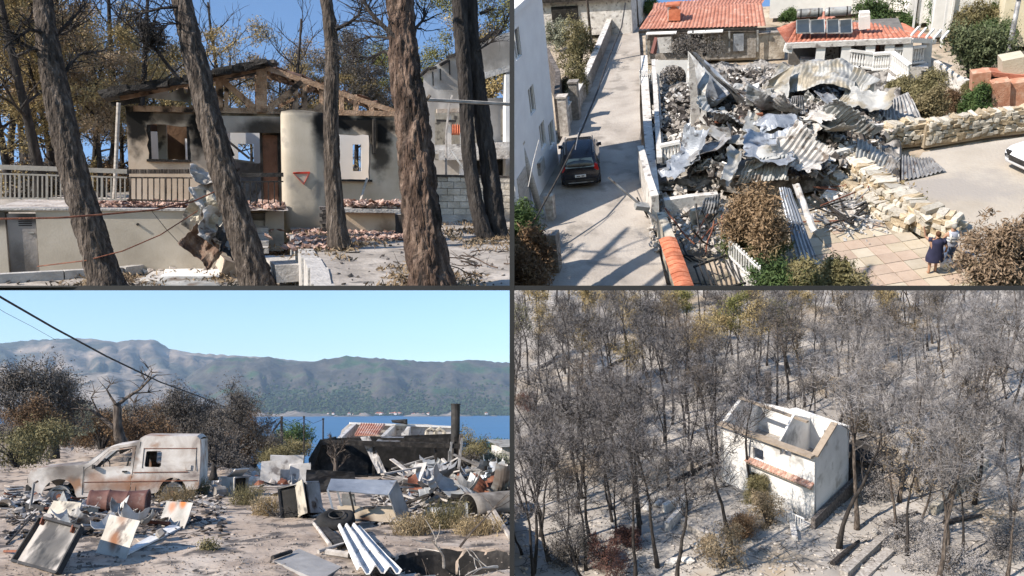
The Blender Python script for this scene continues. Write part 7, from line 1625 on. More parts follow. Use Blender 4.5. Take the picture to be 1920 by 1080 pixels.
# roof sheets
def sh(name,pts,m,lab,amp=.25,corr=0,parts=10,nu=24,nv=16,cat='roof sheet'):
    """pts: four (px,py,height)"""
    P=[put(x,y,z) for x,y,z in pts]; a,b,c,d=P; o=(a+b+c+d)/4; sd=U(0,50); n=(b-a).cross(d-a).normalized(); n=n if n.z>0 else -n
    k=max((b-a).length,1)
    def fn(u,v):
        p=a.lerp(b,u).lerp(d.lerp(c,u),v)-o; p+=n*amp*(fbm(u*k*.55+sd,v*2.2,sd,3)+.5*math.sin(u*5+sd))
        if corr: p+=n*corr*math.sin(2*math.pi*u*parts)
        p+=Vector((fbm(v*3,sd,1,2),fbm(u*3,sd,2,2),0))*amp*.25
        return p
    if corr: nu=max(nu,parts*6)
    return one(P2,name,MB().grid(fn,nu,nv,.012),MATS[m],lab,cat,o,smooth=False)
burn=soot(mat('burned_roofing',[(.21,.21,.205),(.33,.33,.32),(.48,.475,.46)],1.3,.55,.2,metal=.15,spots=(.27,.24,.19),spot_scale=1.1,spot_th=.55),[(-3,0,0,1.5,3,2,.5)],(.22,.17,.11))
MATS['burned_roofing']=burn
sh('roof_sheet',[(1428,168,2.0),(1602,164,2.3),(1612,116,2.9),(1462,110,3.0)],'burned_roofing','largest buckled grey roof sheet draped over the back of the ruin',.5,.012,22,44,26)
sh('roof_sheet',[(1432,190,1.4),(1480,180,2.0),(1490,120,3.2),(1440,150,2.6)],'burned_roofing','brown stained fold at the left end of the largest sheet',.25)
sh('roof_sheet',[(1570,205,1.2),(1612,182,2.0),(1655,150,2.4),(1606,126,3.0)],'burned_roofing','grey sheet hanging off the right end of the largest sheet',.25,.03,8)
sh('roof_sheet',[(1650,235,.7),(1728,225,.6),(1702,172,1.6),(1660,190,1.6)],'grey_metal','dark ribbed sheet sticking out at the right of the ruin',.08,.06,9)
sh('roof_sheet',[(1600,335,.5),(1660,340,.4),(1690,290,.6),(1605,262,1.4)],'zinc','pale sheet folded over the right corner of the ruin',.3,.05,10)
sh('roof_sheet',[(1690,338,.45),(1772,318,.5),(1745,295,.5),(1690,292,.6)],'grey_metal','grey ribbed sheet lying out on the parking court',.08,.05,10)
sh('roof_sheet',[(1612,268,.8),(1650,262,.8),(1655,300,.6),(1622,310,.6)],'zinc','pale corrugated sheet standing at the right end of the balcony',.12,.06,8)
sh('roof_sheet',[(1460,352,2.2),(1482,352,2.2),(1535,495,.12),(1495,497,.12)],'blue_zinc','long bluish corrugated sheet sliding down to the paved yard',.1,.05,5,30,24)
sh('roof_sheet',[(1485,345,2.0),(1498,345,2.0),(1532,432,.9),(1520,436,.9)],'white_ash_metal','pale gutter strip beside the long bluish sheet',.08)
sh('roof_sheet',[(1290,250,.8),(1322,258,.8),(1330,140,3.6),(1290,95,4.4)],'zinc','tall pale sheet standing on edge at the left of the heap',.2)
sh('roof_sheet',[(1296,98,4.6),(1310,108,4.2),(1402,182,2.2),(1385,196,1.6)],'grey_metal','long grey sheet slanting from the left peak down into the heap',.15,.03,6,24,10)
sh('roof_sheet',[(1310,190,1.6),(1350,200,1.2),(1395,180,2.0),(1320,110,3.6)],'blue_zinc','bluish shaded sheet under the long slanting one',.25)
sh('roof_sheet',[(1355,338,1.6),(1378,330,1.8),(1400,285,2.4),(1370,270,2.2)],'burned_roofing','curled grey strip hanging at the front left of the heap',.3)
sh('roof_sheet',[(1378,345,1.2),(1470,335,1.3),(1490,285,2.2),(1400,300,2.2)],'zinc','pale corrugated sheet folded over the front of the heap',.25,.05,12)
sh('roof_sheet',[(1475,215,1.6),(1510,213,1.6),(1505,178,2.4),(1485,180,2.4)],'grey_metal','small dark ribbed sheet in the middle of the heap',.08,.05,6)
sh('roof_sheet',[(1525,230,1.5),(1575,225,1.5),(1590,190,2.4),(1530,200,2.2)],'burned_roofing','tan stained curled sheet right of the middle',.35)
sh('roof_sheet',[(1395,200,2.0),(1440,195,2.0),(1450,170,2.6),(1400,160,2.8)],'zinc','pale crumpled sheet left of the largest sheet',.35)
for x0,y0,x1,y1,w,m,lab in ((1500,262,1555,240,.25,'white_slab','white beam across the front of the heap'),(1590,245,1670,235,.3,'white_slab','white balcony edge at the right of the ruin'),(1430,262,1495,252,.22,'white_slab','white broken beam in the middle of the heap'),(1340,232,1430,215,.22,'rust','rusty girder under the blue sheet'),(1560,290,1612,275,.25,'white_slab','short white beam by the dark hole')):
    p,q=put(x0,y0,mh(x0,y0)+.3),put(x1,y1,mh(x1,y1)+.4); o=(p+q)/2; one(P2,'fallen_beam',MB().bar(p-o,q-o,w),MATS[m],lab,'beam',o)
# white masonry slabs and torn panels, each on its own
n1={'white_slab':'white broken masonry slab','white_paint':'bright white wall fragment','rubble_grey':'grey concrete lump','burned_roofing':'torn burned roofing scrap','zinc':'twisted pale zinc scrap','grey_metal':'twisted dark grey scrap','blue_zinc':'bluish shaded metal scrap','rubble_dark':'charred lump'}
pool=['white_slab','white_slab','white_paint','rubble_grey','burned_roofing','zinc','zinc','grey_metal','rubble_dark','rubble_grey']
where=lambda x,y:('back left' if x<1400 else 'back right' if x>1540 else 'back middle') if y<215 else ('front left' if x<1400 else 'front right' if x>1540 else 'front middle')
KEEP=[[(1430,110),(1610,105),(1655,150),(1600,180),(1430,190)],[(1288,90),(1330,110),(1400,190),(1330,215),(1295,255)],[(1378,345),(1400,295),(1490,285),(1475,340)],[(1600,335),(1605,262),(1690,290),(1660,340)],[(1570,200),(1610,128),(1655,150)]]
BIG=[(1338,235),(1365,262),(1330,285),(1392,232),(1420,262),(1452,240),(1485,262),(1520,275),(1545,215),(1462,212),(1405,315),(1440,300),(1580,250),(1610,225),(1345,200),(1500,295),(1555,262),(1300,305),(1375,180),(1640,205),(1425,205),(1530,245)]
BL=['left of the heap','under the left peak','near the red room','left of the middle','below the middle','at the very middle','right of the middle','over the dark hole','below the large sheet','under the large sheet','above the big bush','behind the big bush','beside the balcony','above the balcony','below the slanting sheet','over the front edge','behind the white beam','at the court edge','behind the left peak','at the right end','between the two peaks','right of the curled strip']
for k,(x,y) in enumerate(BIG):
    if k in (3,7,13,18): continue
    m=['zinc','burned_roofing','grey_metal','white_ash_metal','burned_roofing','blue_zinc'][k%6]; w_=U(1.7,2.9); p=put(x,y,mh(x,y)+U(.25,.7))
    lab={'zinc':'large folded pale zinc sheet ','burned_roofing':'large stained grey roofing sheet ','grey_metal':'large dark crumpled sheet ','white_ash_metal':'large whitish creased sheet ','blue_zinc':'large bluish folded sheet '}[m]+BL[k]
    one(P2,'roof_sheet',crumple(w_,w_*U(.5,.8),U(.15,.3),U(.35,.6),26,22,k*2+1,U(-.2,.4),.012,corr=.03 if k%3==0 else 0,pitch=.2,edge=.25,octv=2,fold=U(.3,.55)),MATS[m],lab,'roof sheet',p,rot=Euler((U(-.65,.65),U(-.6,.6),U(0,6.28))))
for k in range(160):
    ang=U(0,6.28); rr=U(0,1)**.5; x=1430+205*rr*math.cos(ang); y=228+98*rr*math.sin(ang)
    if x<1310 and y<290 and k%5: continue
    if any(inside(x,y,K_) for K_ in KEEP): continue
    z=mh(x,y)+U(-.1,.3); p=put(x,y,z); m=RND.choice(pool); s=U(.5,1.3) if k<45 else U(.3,.8); rt=Euler((U(-1,1),U(-1,1),U(0,6.28)))
    if m in('white_slab','white_paint','rubble_grey','rubble_dark'):
        if k%3==0: mb=MB().rock((0,0,0),(s*1.1,s*.8,s*.6),.3,1); nm='masonry_lump'
        else: mb=plate([(s*.7*math.cos(a_)*U(.6,1.1),s*.5*math.sin(a_)*U(.6,1.1)) for a_ in [j*6.28/7 for j in range(7)]],[],lambda u,v,tt:(u,v,-tt),U(.06,.2)); nm='masonry_slab'
    else: mb=crumple(s*1.4,s,.3*s,1.8,9,8,k,U(-.3,.4),.012,corr=.03 if k%2 else 0,pitch=.16,edge=.15); nm='sheet_scrap'
    lab=n1[m]+' at the '+where(x,y)+' of the ruin heap'; one(P2,nm,mb,MATS[m],lab,'rubble' if nm!='sheet_scrap' else 'scrap sheet',p,rot=rt,group=n1[m]+'s at the '+where(x,y))
def crumbs(name,n,m,s0,s1,fn):
    mb=MB()
    for k in range(n):
        p=fn(); s=U(s0,s1); mb.box((p.x,p.y,p.z),(s*U(.7,2),s,s*U(.2,.7)),Euler((U(-1,1),U(-1,1),U(0,6.28))),s*.2)
    one(P2,name,mb,MATS[m],kind='stuff')
def heap_pt(sp=1.0):
    ang=U(0,6.28); rr=U(0,1)**.5; x=1440+225*sp*rr*math.cos(ang); y=232+105*sp*rr*math.sin(ang); return put(x,y,mh(x,y)+U(0,.35))
crumbs('white_crumbs',1200,'white_slab',.04,.2,heap_pt); crumbs('dark_crumbs',1100,'rubble_dark',.08,.35,heap_pt); crumbs('grey_crumbs',1600,'rubble_grey',.06,.28,heap_pt)
crumbs('rose_crumbs',260,'plaster_bits',.06,.2,lambda:put(U(1595,1670),U(222,245),.9)); crumbs('dark_crumbs',420,'rubble_dark',.05,.25,lambda:put(U(1232,1330),U(178,300),.7))
crumbs('ash_crumbs',600,'rubble_grey',.05,.2,lambda:put(U(1215,1360),U(330,470),U(0,.3))); crumbs('ash_crumbs',420,'white_slab',.04,.16,lambda:put(RND.gauss(1600,35),RND.gauss(395,22),.08))
# black slab standing for the shade under the front terrace
b=put(1545,318,0); one(P2,'opening_shade',MB().prism([(1488,322),(1590,290),(1584,318),(1500,345)],lambda x,y:P2.d(x,y,b.y+.5)-b,lambda x,y:P2.d(x,y,b.y+.9)-b),MATS['soot_and_shade'],'black slab as the shade of the opening under the front terrace','opening',b)
# collapsed pergola in the yard
for k in range(24):
    p=put(U(1530,1635),U(345,415),U(.15,.7)); d=Vector((U(-1,1),U(-1,1),U(-.15,.25))).normalized(); L=U(.8,2.6)
    one(P2,'pergola_rod',MB().bar(-d*L/2,d*L/2,U(.03,.06)),MATS[RND.choice(['black_metal','rust','grey_metal','char_wood'])],'thin burned rod of the collapsed pergola','rod',p,group='rods of the collapsed pergola')
for x0,y0,x1,y1,lab in ((1523,365,1598,418,'long dark beam along the left of the collapsed pergola'),(1575,330,1632,378,'long dark beam along the right of the collapsed pergola'),(1590,415,1632,378,'dark cross beam at the foot of the collapsed pergola')):
    p,q=put(x0,y0,.6),put(x1,y1,.4); o=(p+q)/2; one(P2,'pergola_beam',MB().bar(p-o,q-o,.1),MATS['char_wood'],lab,'beam',o)
for k in range(30):
    p=put(RND.gauss(1585,24),RND.gauss(372,20),.2); s=U(.25,.7); one(P2,'pergola_scrap',crumple(s*1.3,s,.15,2,6,6,k,0.1),MATS[RND.choice(['white_slab','white_ash_metal','rubble_grey','zinc'])],'pale twisted scrap under the collapsed pergola','scrap sheet',p,rot=Euler((U(-.6,.6),U(-.6,.6),U(0,6))),group='pale scraps under the collapsed pergola')
wall2('yard_wall','low pale wall crossing below the red room',[(1245,400),(1300,392),(1345,388)],.7,.3,MATS['white_slab'])
wall2('yard_wall','short cream wall left of the big bush',[(1295,425),(1345,415)],.8,.25,MATS['beige_metal'])
sh('roof_sheet',[(1310,402,.8),(1345,398,.8),(1350,362,1.6),(1320,372,1.4)],'grey_metal','grey ribbed sheet sliding left of the big bush',.08,.05,6)
# ------------------------------------------------------------------ site 4: burned wood around a roofless white house, seen from the air
def g4(x,y,z=0.0): return P4.g(x,y,z)
def gz4(x,y): return .5*fbm(x*.05,y*.05,3)+.14*fbm(x*.3,y*.3,1)
m_g4=mat('ash_forest_floor',[(.23,.21,.19),(.345,.32,.292),(.45,.42,.385)],.16,.95,.5,bscale=2.4,detail=10,spots=(.3,.24,.17),spot_scale=.09,spot_th=.6)
def f_(a,b):
    Y=38+ (200-38)*b**1.4; x=Y*(-.5+1.0*a); return (x,Y,gz4(x,Y))
one(P4,'ground',MB().grid(f_,140,150),m_g4,kind='structure',smooth=True)
def s4(x,y): a=g4(x,y); a.z=gz4(a.x,a.y); return a
# house
hw=soot(mat('limewash',[(.6,.59,.57),(.7,.69,.67),(.76,.75,.73)],.8,.9,.2,spots=(.42,.4,.37),spot_scale=.7,spot_th=.62),[(-2.3,0,5.0,1.6,6,.7,.6),(-1,3,4.6,1.2,3,1.2,.7),(-4.5,0,3.9,.9,6,.7,.6),(-1.5,0,.3,2.5,6,.5,.4)],(.06,.06,.06))
ZT=5.3; K=g4(1527,856,ZT); Lc=g4(1350,790,ZT); Rc=g4(1592,800,ZT); K.z=Lc.z=Rc.z=0; o4=K.copy()
t=T(P4,'roofless_white_house','roofless two storey white house standing alone in the burned wood','house',o4)
eu=(Lc-K); LU=eu.length; eu/=LU; ev=(Rc-K); LV=ev.length; ev/=LV
def wl(nm,org,d,L,h,holes=(),th=.3,top=None,m=hw,inn=None,parent=None):
    nn=Vector((-d.y,d.x,0)) if inn is None else inn
    out=[(0,-.6),(L,-.6)]+(top or [(L,h),(0,h)])
    return part(nm,plate(out,holes,lambda u,v,tt:tuple(org+d*u+nn*tt+Vector((0,0,v))),th),m,parent or t)
O=Vector((0,0,0)); inU=ev; inV=eu
def onf(x,y):   # photo point on the front face
    l=P4.ldir(x,y); org=Vector((0,0,P4.h))-o4; n=Vector((eu.y,-eu.x,0)); k=-(org.dot(n))/(l.dot(n)); p=org+l*k; return p.dot(eu),p.z
u0,z0=onf(1483,860); u1,z1=onf(1462,838)
wl('front_wall',O,eu,LU,ZT,[rect(min(u0,u1),min(z0,z1),max(u0,u1),max(z0,z1)),rect(4.6,3.2,5.6,4.2),rect(5.0,.1,5.9,2.0)],inn=inU,top=[(LU,ZT-.2),(5,ZT+.05),(2.5,ZT-.05),(0,ZT)])
w=part('window_frame',MB().bar(tuple(eu*u0+ev*.1+Vector((0,0,z0))),tuple(eu*u0+ev*.1+Vector((0,0,z1))),.07),MATS['char_wood'],t)
wl('side_wall',O+ev*.002,ev,LV,ZT,[],inn=inV,top=[(LV,ZT+.0),(LV*.55,ZT+1.3),(0.31,ZT)])
wl('rear_wall',ev*LV,eu,LU,ZT,[rect(1.2,3.2,2.1,4.5)],inn=-inU,top=[(LU,ZT-.4),(LU*.62,ZT-.1),(LU*.55,ZT+.2),(0,ZT+.1)])
wl('side_wall',eu*LU,ev,LV,ZT,[],inn=-inV,top=[(LV,ZT-.4),(LV*.5,ZT+1.0),(0,ZT-.2)])
wl('inner_wall',eu*3.4+ev*.31,ev,LV-.62,ZT,[rect(.8,2.7,1.6,4.4)],inn=inV,th=.2,top=[(LV-.62,ZT-.2),(LV*.45,ZT+1.1),(0,ZT-.4)])
part('upper_floor',plate([(.3,.3),(LU-.3,.3),(LU-.3,LV-.3),(.3,LV-.3)],[],lambda u,v,tt:tuple(eu*u+ev*v+Vector((0,0,2.5-tt))),.2),MATS['rubble_grey'],t)
rim=part('wall_plate',MB().bar(tuple(O-ev*.12+Vector((0,0,ZT+.08))),tuple(eu*LU-ev*.12+Vector((0,0,ZT-.08))),.7,.16),mat('ochre_roof',[(.25,.2,.15),(.36,.3,.24)],2,.9,.3),t)
part('wall_plate',MB().bar(tuple(O+Vector((0,0,ZT+.08))),tuple(ev*LV*.55+Vector((0,0,ZT+1.38))),.5,.14),MATS['ochre_roof'],t)
part('wall_plate',MB().bar(tuple(eu*2.2+ev*LV*.5+Vector((0,0,ZT+.9))),tuple(eu*LU+ev*LV*.5+Vector((0,0,ZT+1.05))),.3,.14),MATS['ochre_roof'],t)
# tiled canopy along the front, tile by tile
cn=part('canopy',MB().prism([(0,3.1),(0,2.98),(-.42,2.78),(-.42,2.88)],lambda a,b:tuple(eu*.05-ev*(-a)+Vector((0,0,b))),lambda a,b:tuple(eu*6.1-ev*(-a)+Vector((0,0,b)))),MATS['ochre_roof'],t)
tlm=MB().grid(lambda u,v:(.23*(u-.5),-.5*v,.075*math.sin(math.pi*u)-.24*v),8,2,.03).mesh('tile',mat('ash_tile',[(.3,.14,.1),(.42,.26,.2),(.5,.4,.35)],3,.9,.2,rand=.25))
an=math.atan2(eu.y,eu.x)
for k in range(26):
    p=eu*(.15+k*.235)+Vector((0,0,3.14)); q=part('tile',tlm,None,cn,loc=tuple(p),rot=(0,0,an+math.pi+U(-.03,.03)))
    q.scale=(1,-1,1) if (Matrix.Rotation(an+math.pi,3,'Z')@Vector((0,-1,0))).dot(ev)>0 else (1,1,1)
bl=T(P4,'terrace_plinth','dark plinth wall under the right face of the roofless house','plinth wall',o4)
part('wall',MB().bar(tuple(-ev*.8-eu*.3+Vector((0,0,-.2))),tuple(ev*(LV+.5)-eu*.3+Vector((0,0,-.2))),.3,2.0),MATS['rubble_dark'],bl)
part('slab',MB().bar(tuple(-ev*1.1+eu*.1+Vector((0,0,.0))),tuple(-ev*1.1+eu*5+Vector((0,0,.0))),1.4,.2),MATS['white_slab'],bl)
rl=T(P4,'terrace_rail','small white railing below the front corner of the roofless house','railing',o4-ev*1.5)
for k in range(8): part('baluster',MB().bar(tuple(eu*(.2+k*.22)),tuple(eu*(.2+k*.22)+Vector((0,0,.95))),.05),MATS['white_paint'],rl)
part('rail',MB().bar(tuple(eu*.1+Vector((0,0,.95))),tuple(eu*2+Vector((0,0,.95))),.08),MATS['white_paint'],rl)
ch=s4(1440,800); one(P4,'chimney_stub',MB().box((0,0,3),(.6,.5,5.6)),MATS['rubble_dark'],'dark chimney stub behind the left end of the roofless house','chimney',ch)
a=s4(1628,885); t2=T(P4,'dark_shed','low dark shed with a burned roof right of the house','shed',a,R(-25)); part('wall',MB().box((0,0,1),(3.2,2.6,2.0)),MATS['rubble_dark'],t2); part('roof',MB().box((0,0,2.1),(3.7,3.1,.16),Euler((.08,.05,0))),MATS['char_wood'],t2)
a=s4(1668,912); one(P4,'pale_block',MB().box((0,0,.6),(1.0,.9,1.3),jit=.05),MATS['tan_board'],'pale block standing right of the dark shed','block',a,R(15))
for pts,h,th,m,lab in (([(1582,1085),(1655,1012)],.5,.5,'rubble_grey','long low wall running up from the bottom edge right of the house'),([(1612,1090),(1668,1035)],.35,.6,'rubble_grey','second low wall parallel at the bottom right of the house'),([(1748,962),(1800,908),(1848,866)],.7,.5,'beige_metal','low wall slanting up through the trees on the right'),([(1245,962),(1275,948)],.7,.4,'white_slab','broken pale wall stub left of the house'),([(1250,1000),(1272,975),(1282,945)],.8,.35,'white_slab','bent pale garden wall left of the house'),([(1280,985),(1300,1000),(1330,1012)],.5,.35,'rubble_grey','low dark garden wall in front of the bent pale one'),([(1130,700),(1180,668)],.4,.4,'char_wood','dark low wall far up in the left wood'),([(1470,905),(1490,1015)],.3,.4,'white_slab','pale path edge below the house')):
    P=[s4(x,y) for x,y in pts]; tt=T(P4,'low_wall',lab,'wall',P[0])
    for a_,b_ in zip(P,P[1:]): part('wall',MB().bar(a_-P[0]+Vector((0,0,h/2)),b_-P[0]+Vector((0,0,h/2)),th,h),MATS[m],tt)
for k in range(16):
    x,y=RND.choice([(U(1200,1260),U(940,960)),(U(1330,1400),U(1000,1060)),(U(1640,1720),U(930,1000)),(U(1250,1340),U(1020,1060))]); one(P4,'pale_rock',MB().rock((0,0,.15),(U(.5,1.1),U(.4,.9),U(.3,.7)),.3,1),MATS['white_slab'],'pale rock lying in the ash near the house','rock',s4(x,y),group='pale rocks near the house')
# fallen trunks
for x0,y0,x1,y1,lab in ((1120,708,1190,660,'long black fallen trunk in the upper left wood'),(1010,690,1060,668,'short black fallen trunk in the upper left wood'),(1280,640,1310,632,'black fallen log far up in the wood'),(1262,905,1340,870,'dark fallen log left of the house'),(1660,985,1720,960,'dark fallen log below the right trees'),(1560,1065,1610,1015,'thin fallen trunk at the bottom'),(1770,985,1840,965,'dark fallen trunk on the bright slope at the right'),(1590,830,1640,815,'fallen pale trunk behind the house')):
    a_,b_=s4(x0,y0),s4(x1,y1); o=(a_+b_)/2; one(P4,'fallen_log',MB().tube([a_-o+Vector((0,0,.2)),Vector((0,0,.25)),b_-o+Vector((0,0,.2))],[.2,.17,.1],7,rough=.1),MATS['char_bark'],lab,'log',o)
# burned trees: variants, then copies one by one
def haze_quads(C,rs,per,ln,wd_,sp):
    C=np.repeat(np.asarray(C),per,axis=0); N=len(C); P=C+rs.normal(0,sp,(N,3)); a=rs.normal(0,1,(N,3)); a[:,2]=np.abs(a[:,2])*.8; a/=np.linalg.norm(a,axis=1,keepdims=True)
    b=np.cross(a,rs.normal(0,1,(N,3))); b/=np.maximum(np.linalg.norm(b,axis=1,keepdims=True),1e-6); L=ln*rs.uniform(.4,1.2,(N,1))
    return np.stack([P-b*wd_,P+b*wd_,P+a*L+b*wd_*.4,P+a*L-b*wd_*.4],axis=1)
mat('crown_grey',[(.085,.078,.078),(.14,.13,.13),(.21,.196,.194)],.6,.9,0,rand=.25)
mat('crown_pale',[(.15,.14,.138),(.22,.206,.202),(.3,.283,.277)],.6,.9,0,rand=.2)
mat('crown_brown',[(.1,.075,.055),(.16,.125,.095),(.22,.18,.14)],.6,.9,0,rand=.25)
def burned_proto(seed,H,kind):
    pale=kind=='pale'
    tr,br,tips=grow(seed,H,.1+.005*H,(U(-.16,.14),U(-.12,.12)),nb=8,blen=.27,lv=3 if kind!='snag' else 1,twigs=3,tw_len=.8,tk=.019,first=.52,b_ang=.5,wob=.3)
    rs=np.random.RandomState(seed); C=np.array(tips); C=C[rs.permutation(len(C))[:260]]
    fo=None
    if kind in('grey','pale','brown'): fo=MB().quads(haze_quads(C,rs,5,.55,.011,.22)).mesh('twigs',MATS[{'grey':'crown_grey','pale':'crown_pale','brown':'crown_brown'}[kind]])
    if kind in('gold','green','tan'): fo=MB().quads(leafquads(C[:150] if kind!='tan' else C[:110],.11 if kind!='tan' else .08,rs,26 if kind!='tan' else 12,.32,.7,2.0)).mesh('foliage',MATS[{'gold':'gold_needles','green':'olive_needles','tan':'tan_needles'}[kind]])
    bark=MATS['ash_twig' if pale else 'char_bark']; return tr.mesh('trunk',MATS['grey_bark' if pale else 'char_bark'],True),br.mesh('branches',MATS['ash_twig'] if pale else MATS['grey_bark'] if kind=='brown' else MATS['char_bark']),fo
mat('tan_needles',[(.13,.1,.06),(.22,.17,.11),(.32,.26,.18)],.8,.9,0,rand=.2)
PB={}
for kind,n in (('grey',8),('pale',6),('brown',3),('gold',2),('green',1),('tan',2),('snag',2)): PB[kind]=[burned_proto(500+len(PB)*10+i,8.6+U(-.8,1.0) if kind not in('gold','green') else 8.0,kind) for i in range(n)]
KD={'grey':('bare black burned tree','bare black burned trees'),'pale':('ash pale leafless tree','ash pale leafless trees'),'brown':('brownish leafless tree','brownish leafless trees'),'gold':('golden scorched pine','golden scorched pines'),'green':('yellow green surviving pine','yellow green surviving pines'),'tan':('tan scorched tree','tan scorched trees'),'snag':('branchless charred trunk','branchless charred trunks')}
def zone(x,y):
    v='along the top of' if y<610 else 'high up in' if y<690 else 'halfway up' if y<780 else 'above the house in' if y<860 else 'level with the house in' if y<950 else 'at the foot of'
    h='the left wood' if x<1250 else 'the middle wood' if x<1560 else 'the right wood'
    return v+' '+h
placed=[]
def tree4(x,y,kind,sc,lab=None,rz=None,lean_=(0,0)):
    a=s4(x,y); n,ng=KD[kind]; z=zone(x,y); lab_=lab or f'{n} {z}'
    t=T(P4,'burned_tree' if kind not in('gold','green') else 'pine_tree',lab_,'tree',tuple(a),group=None if lab else f'{ng} {z}',sc=sc,rot=Euler((lean_[1],lean_[0],U(0,6.28) if rz is None else rz)))
    for nm,me in zip(('trunk','branches','crown'),RND.choice(PB[kind])):
        if me: part(nm,me,None,t)
    placed.append((a.x,a.y))
# trees one can name
for x,y,k,sc,lab,ln in ((1572,1026,'snag',1.35,'tall dark tree standing right in front of the house',(0.02,0)),(1606,990,'pale',1.25,'tall pale tree right of the front corner of the house',(0.0,0)),(1232,1062,'grey',1.1,'leaning black tree at the bottom left of the house',(-.16,0)),(1196,1005,'grey',1.15,'black leaning tree above the bottom left one',(-.17,0)),(1200,985,'grey',1.15,'slim black tree by the pale wall stub',(-.1,0)),(1092,930,'grey',1.15,'black tree with a long shadow on the left',(-.2,0)),(1080,960,'grey',1.2,'thick black tree left of centre in the left wood',(-.2,0)),(1375,1050,'grey',1.2,'black tree crossing in front of the left end of the house',(-.08,0)),(1410,930,'grey',1.1,'black branching tree against the white front wall',(-.05,0)),(1640,890,'pale',1.1,'pale tree behind the dark shed',(.03,0)),(1684,935,'pale',1.1,'pale twin trunk tree right of the shed',(.02,0)),(1826,940,'grey',1.2,'dark leaning tree on the bright slope at the right',(.14,0)),(1872,868,'grey',1.2,'dark tree near the right edge leaning right',(.12,0)),(1560,830,'pale',1.2,'pale branching tree rising behind the house',(-.03,0)),(1028,1052,'grey',1.15,'black tree at the lower left corner leaning left',(-.2,0)),(1000,1075,'grey',1.1,'black tree at the very corner on the lower left',(-.2,0)),(1300,900,'grey',1.0,'black tree with a dense crown left of the house',(-.12,0)),(1345,870,'grey',1.15,'black tree touching the left end of the house',(-.08,0))):
    tree4(x,y,k,sc,lab,None,ln)
foot=[K,K+eu*LU,K+eu*LU+ev*LV,K+ev*LV]
def nearhouse(a):
    d=a-K; u=d.dot(eu); v=d.dot(ev); return (-1.5<u<LU+1.2 and -7<v<LV+1.2) or (-1<u<5.5 and -12<v<0)
tries=0
while len(placed)<262 and tries<9000:
    tries+=1
    x=U(955,1965); y=545+ (1120-545)*U(0,1)**1.05
    a=g4(x,y)
    if nearhouse(a): continue
    if 1440<x<1680 and y>905: continue
    dens=1.0
    if 1560<x<1660 and y>820: dens=.3
    if 1150<x<1420 and 690<y<760: dens=.35
    if x>1640 and 850<y<1000: dens=.5
    if U(0,1)>dens: continue
    dmin=1.7 if y<700 else 2.0
    if any((a.x-p[0])**2+(a.y-p[1])**2<dmin*dmin for p in placed): continue
    right=(x-1330)/500+U(-.35,.35)
    r=U(0,1)
    if y<720 and r<.13 and x<1500: k='gold' if r<.07 else 'tan' if r<.1 else 'green'
    elif r<.19: k='brown' if x<1500 else 'tan'
    elif r<.22: k='snag'
    else: k='pale' if right>.35 else 'grey'
    ln=((x-1560)/560*.17+U(-.07,.07),U(-.05,.05))
    tree4(x,y,k,U(.68,1.15)*(1.0 if y>700 else .85),None,None,ln)
# yellow green and golden crowns of the upper wood
for x,y,k,sc,lab in ((1095,640,'gold',1.1,'round golden pine crown at the top left'),(975,690,'green',.8,'yellow green pine on the left edge at the top'),(1112,735,'gold',.9,'bright golden crown in the left half of the wood'),(1205,700,'gold',.85,'golden brown crown near the middle at the top'),(1355,700,'green',1.0,'bright yellow green crown above the house'),(1330,722,'gold',.95,'golden crown left of the yellow green one above the house'),(1215,630,'tan',.9,'tan crown far up in the middle'),(1385,690,'tan',.9,'tan crown right of the yellow green one'),(1690,700,'tan',.9,'tan crown in the right half of the wood'),(1830,740,'tan',.95,'yellowish crown toward the right edge')):
    tree4(x,y,k,sc,lab)
for i,(x,y,k,sc) in enumerate(((1010,640,'gold',.8),(1060,700,'tan',.8),(1150,655,'gold',.85),(1250,665,'gold',.8),(1290,650,'green',.75),(1310,745,'gold',.85),(1405,640,'tan',.8),(1420,720,'gold',.9),(1480,700,'green',.8),(1465,640,'tan',.8),(1590,690,'tan',.85),(1660,650,'gold',.75),(1760,660,'tan',.8),(1180,760,'gold',.75))): tree4(x,y,k,sc*1.1)
def bush4(x,y,hw,hp,m,lab,sd,n=180,per=34):
    a=s4(x,y); k=a.y/FPX*1.15; rx=hw*k*.9; rz=hp*k*1.05*.9; bush(P4,'burned_shrub',lab,'shrub',a,rx,rx*.85,rz,MATS[m],sd,n,per,.075,.2,aspect=2.2)
mat('red_brown',[(.06,.03,.025),(.12,.06,.05),(.2,.12,.1)],.9,.9,0)
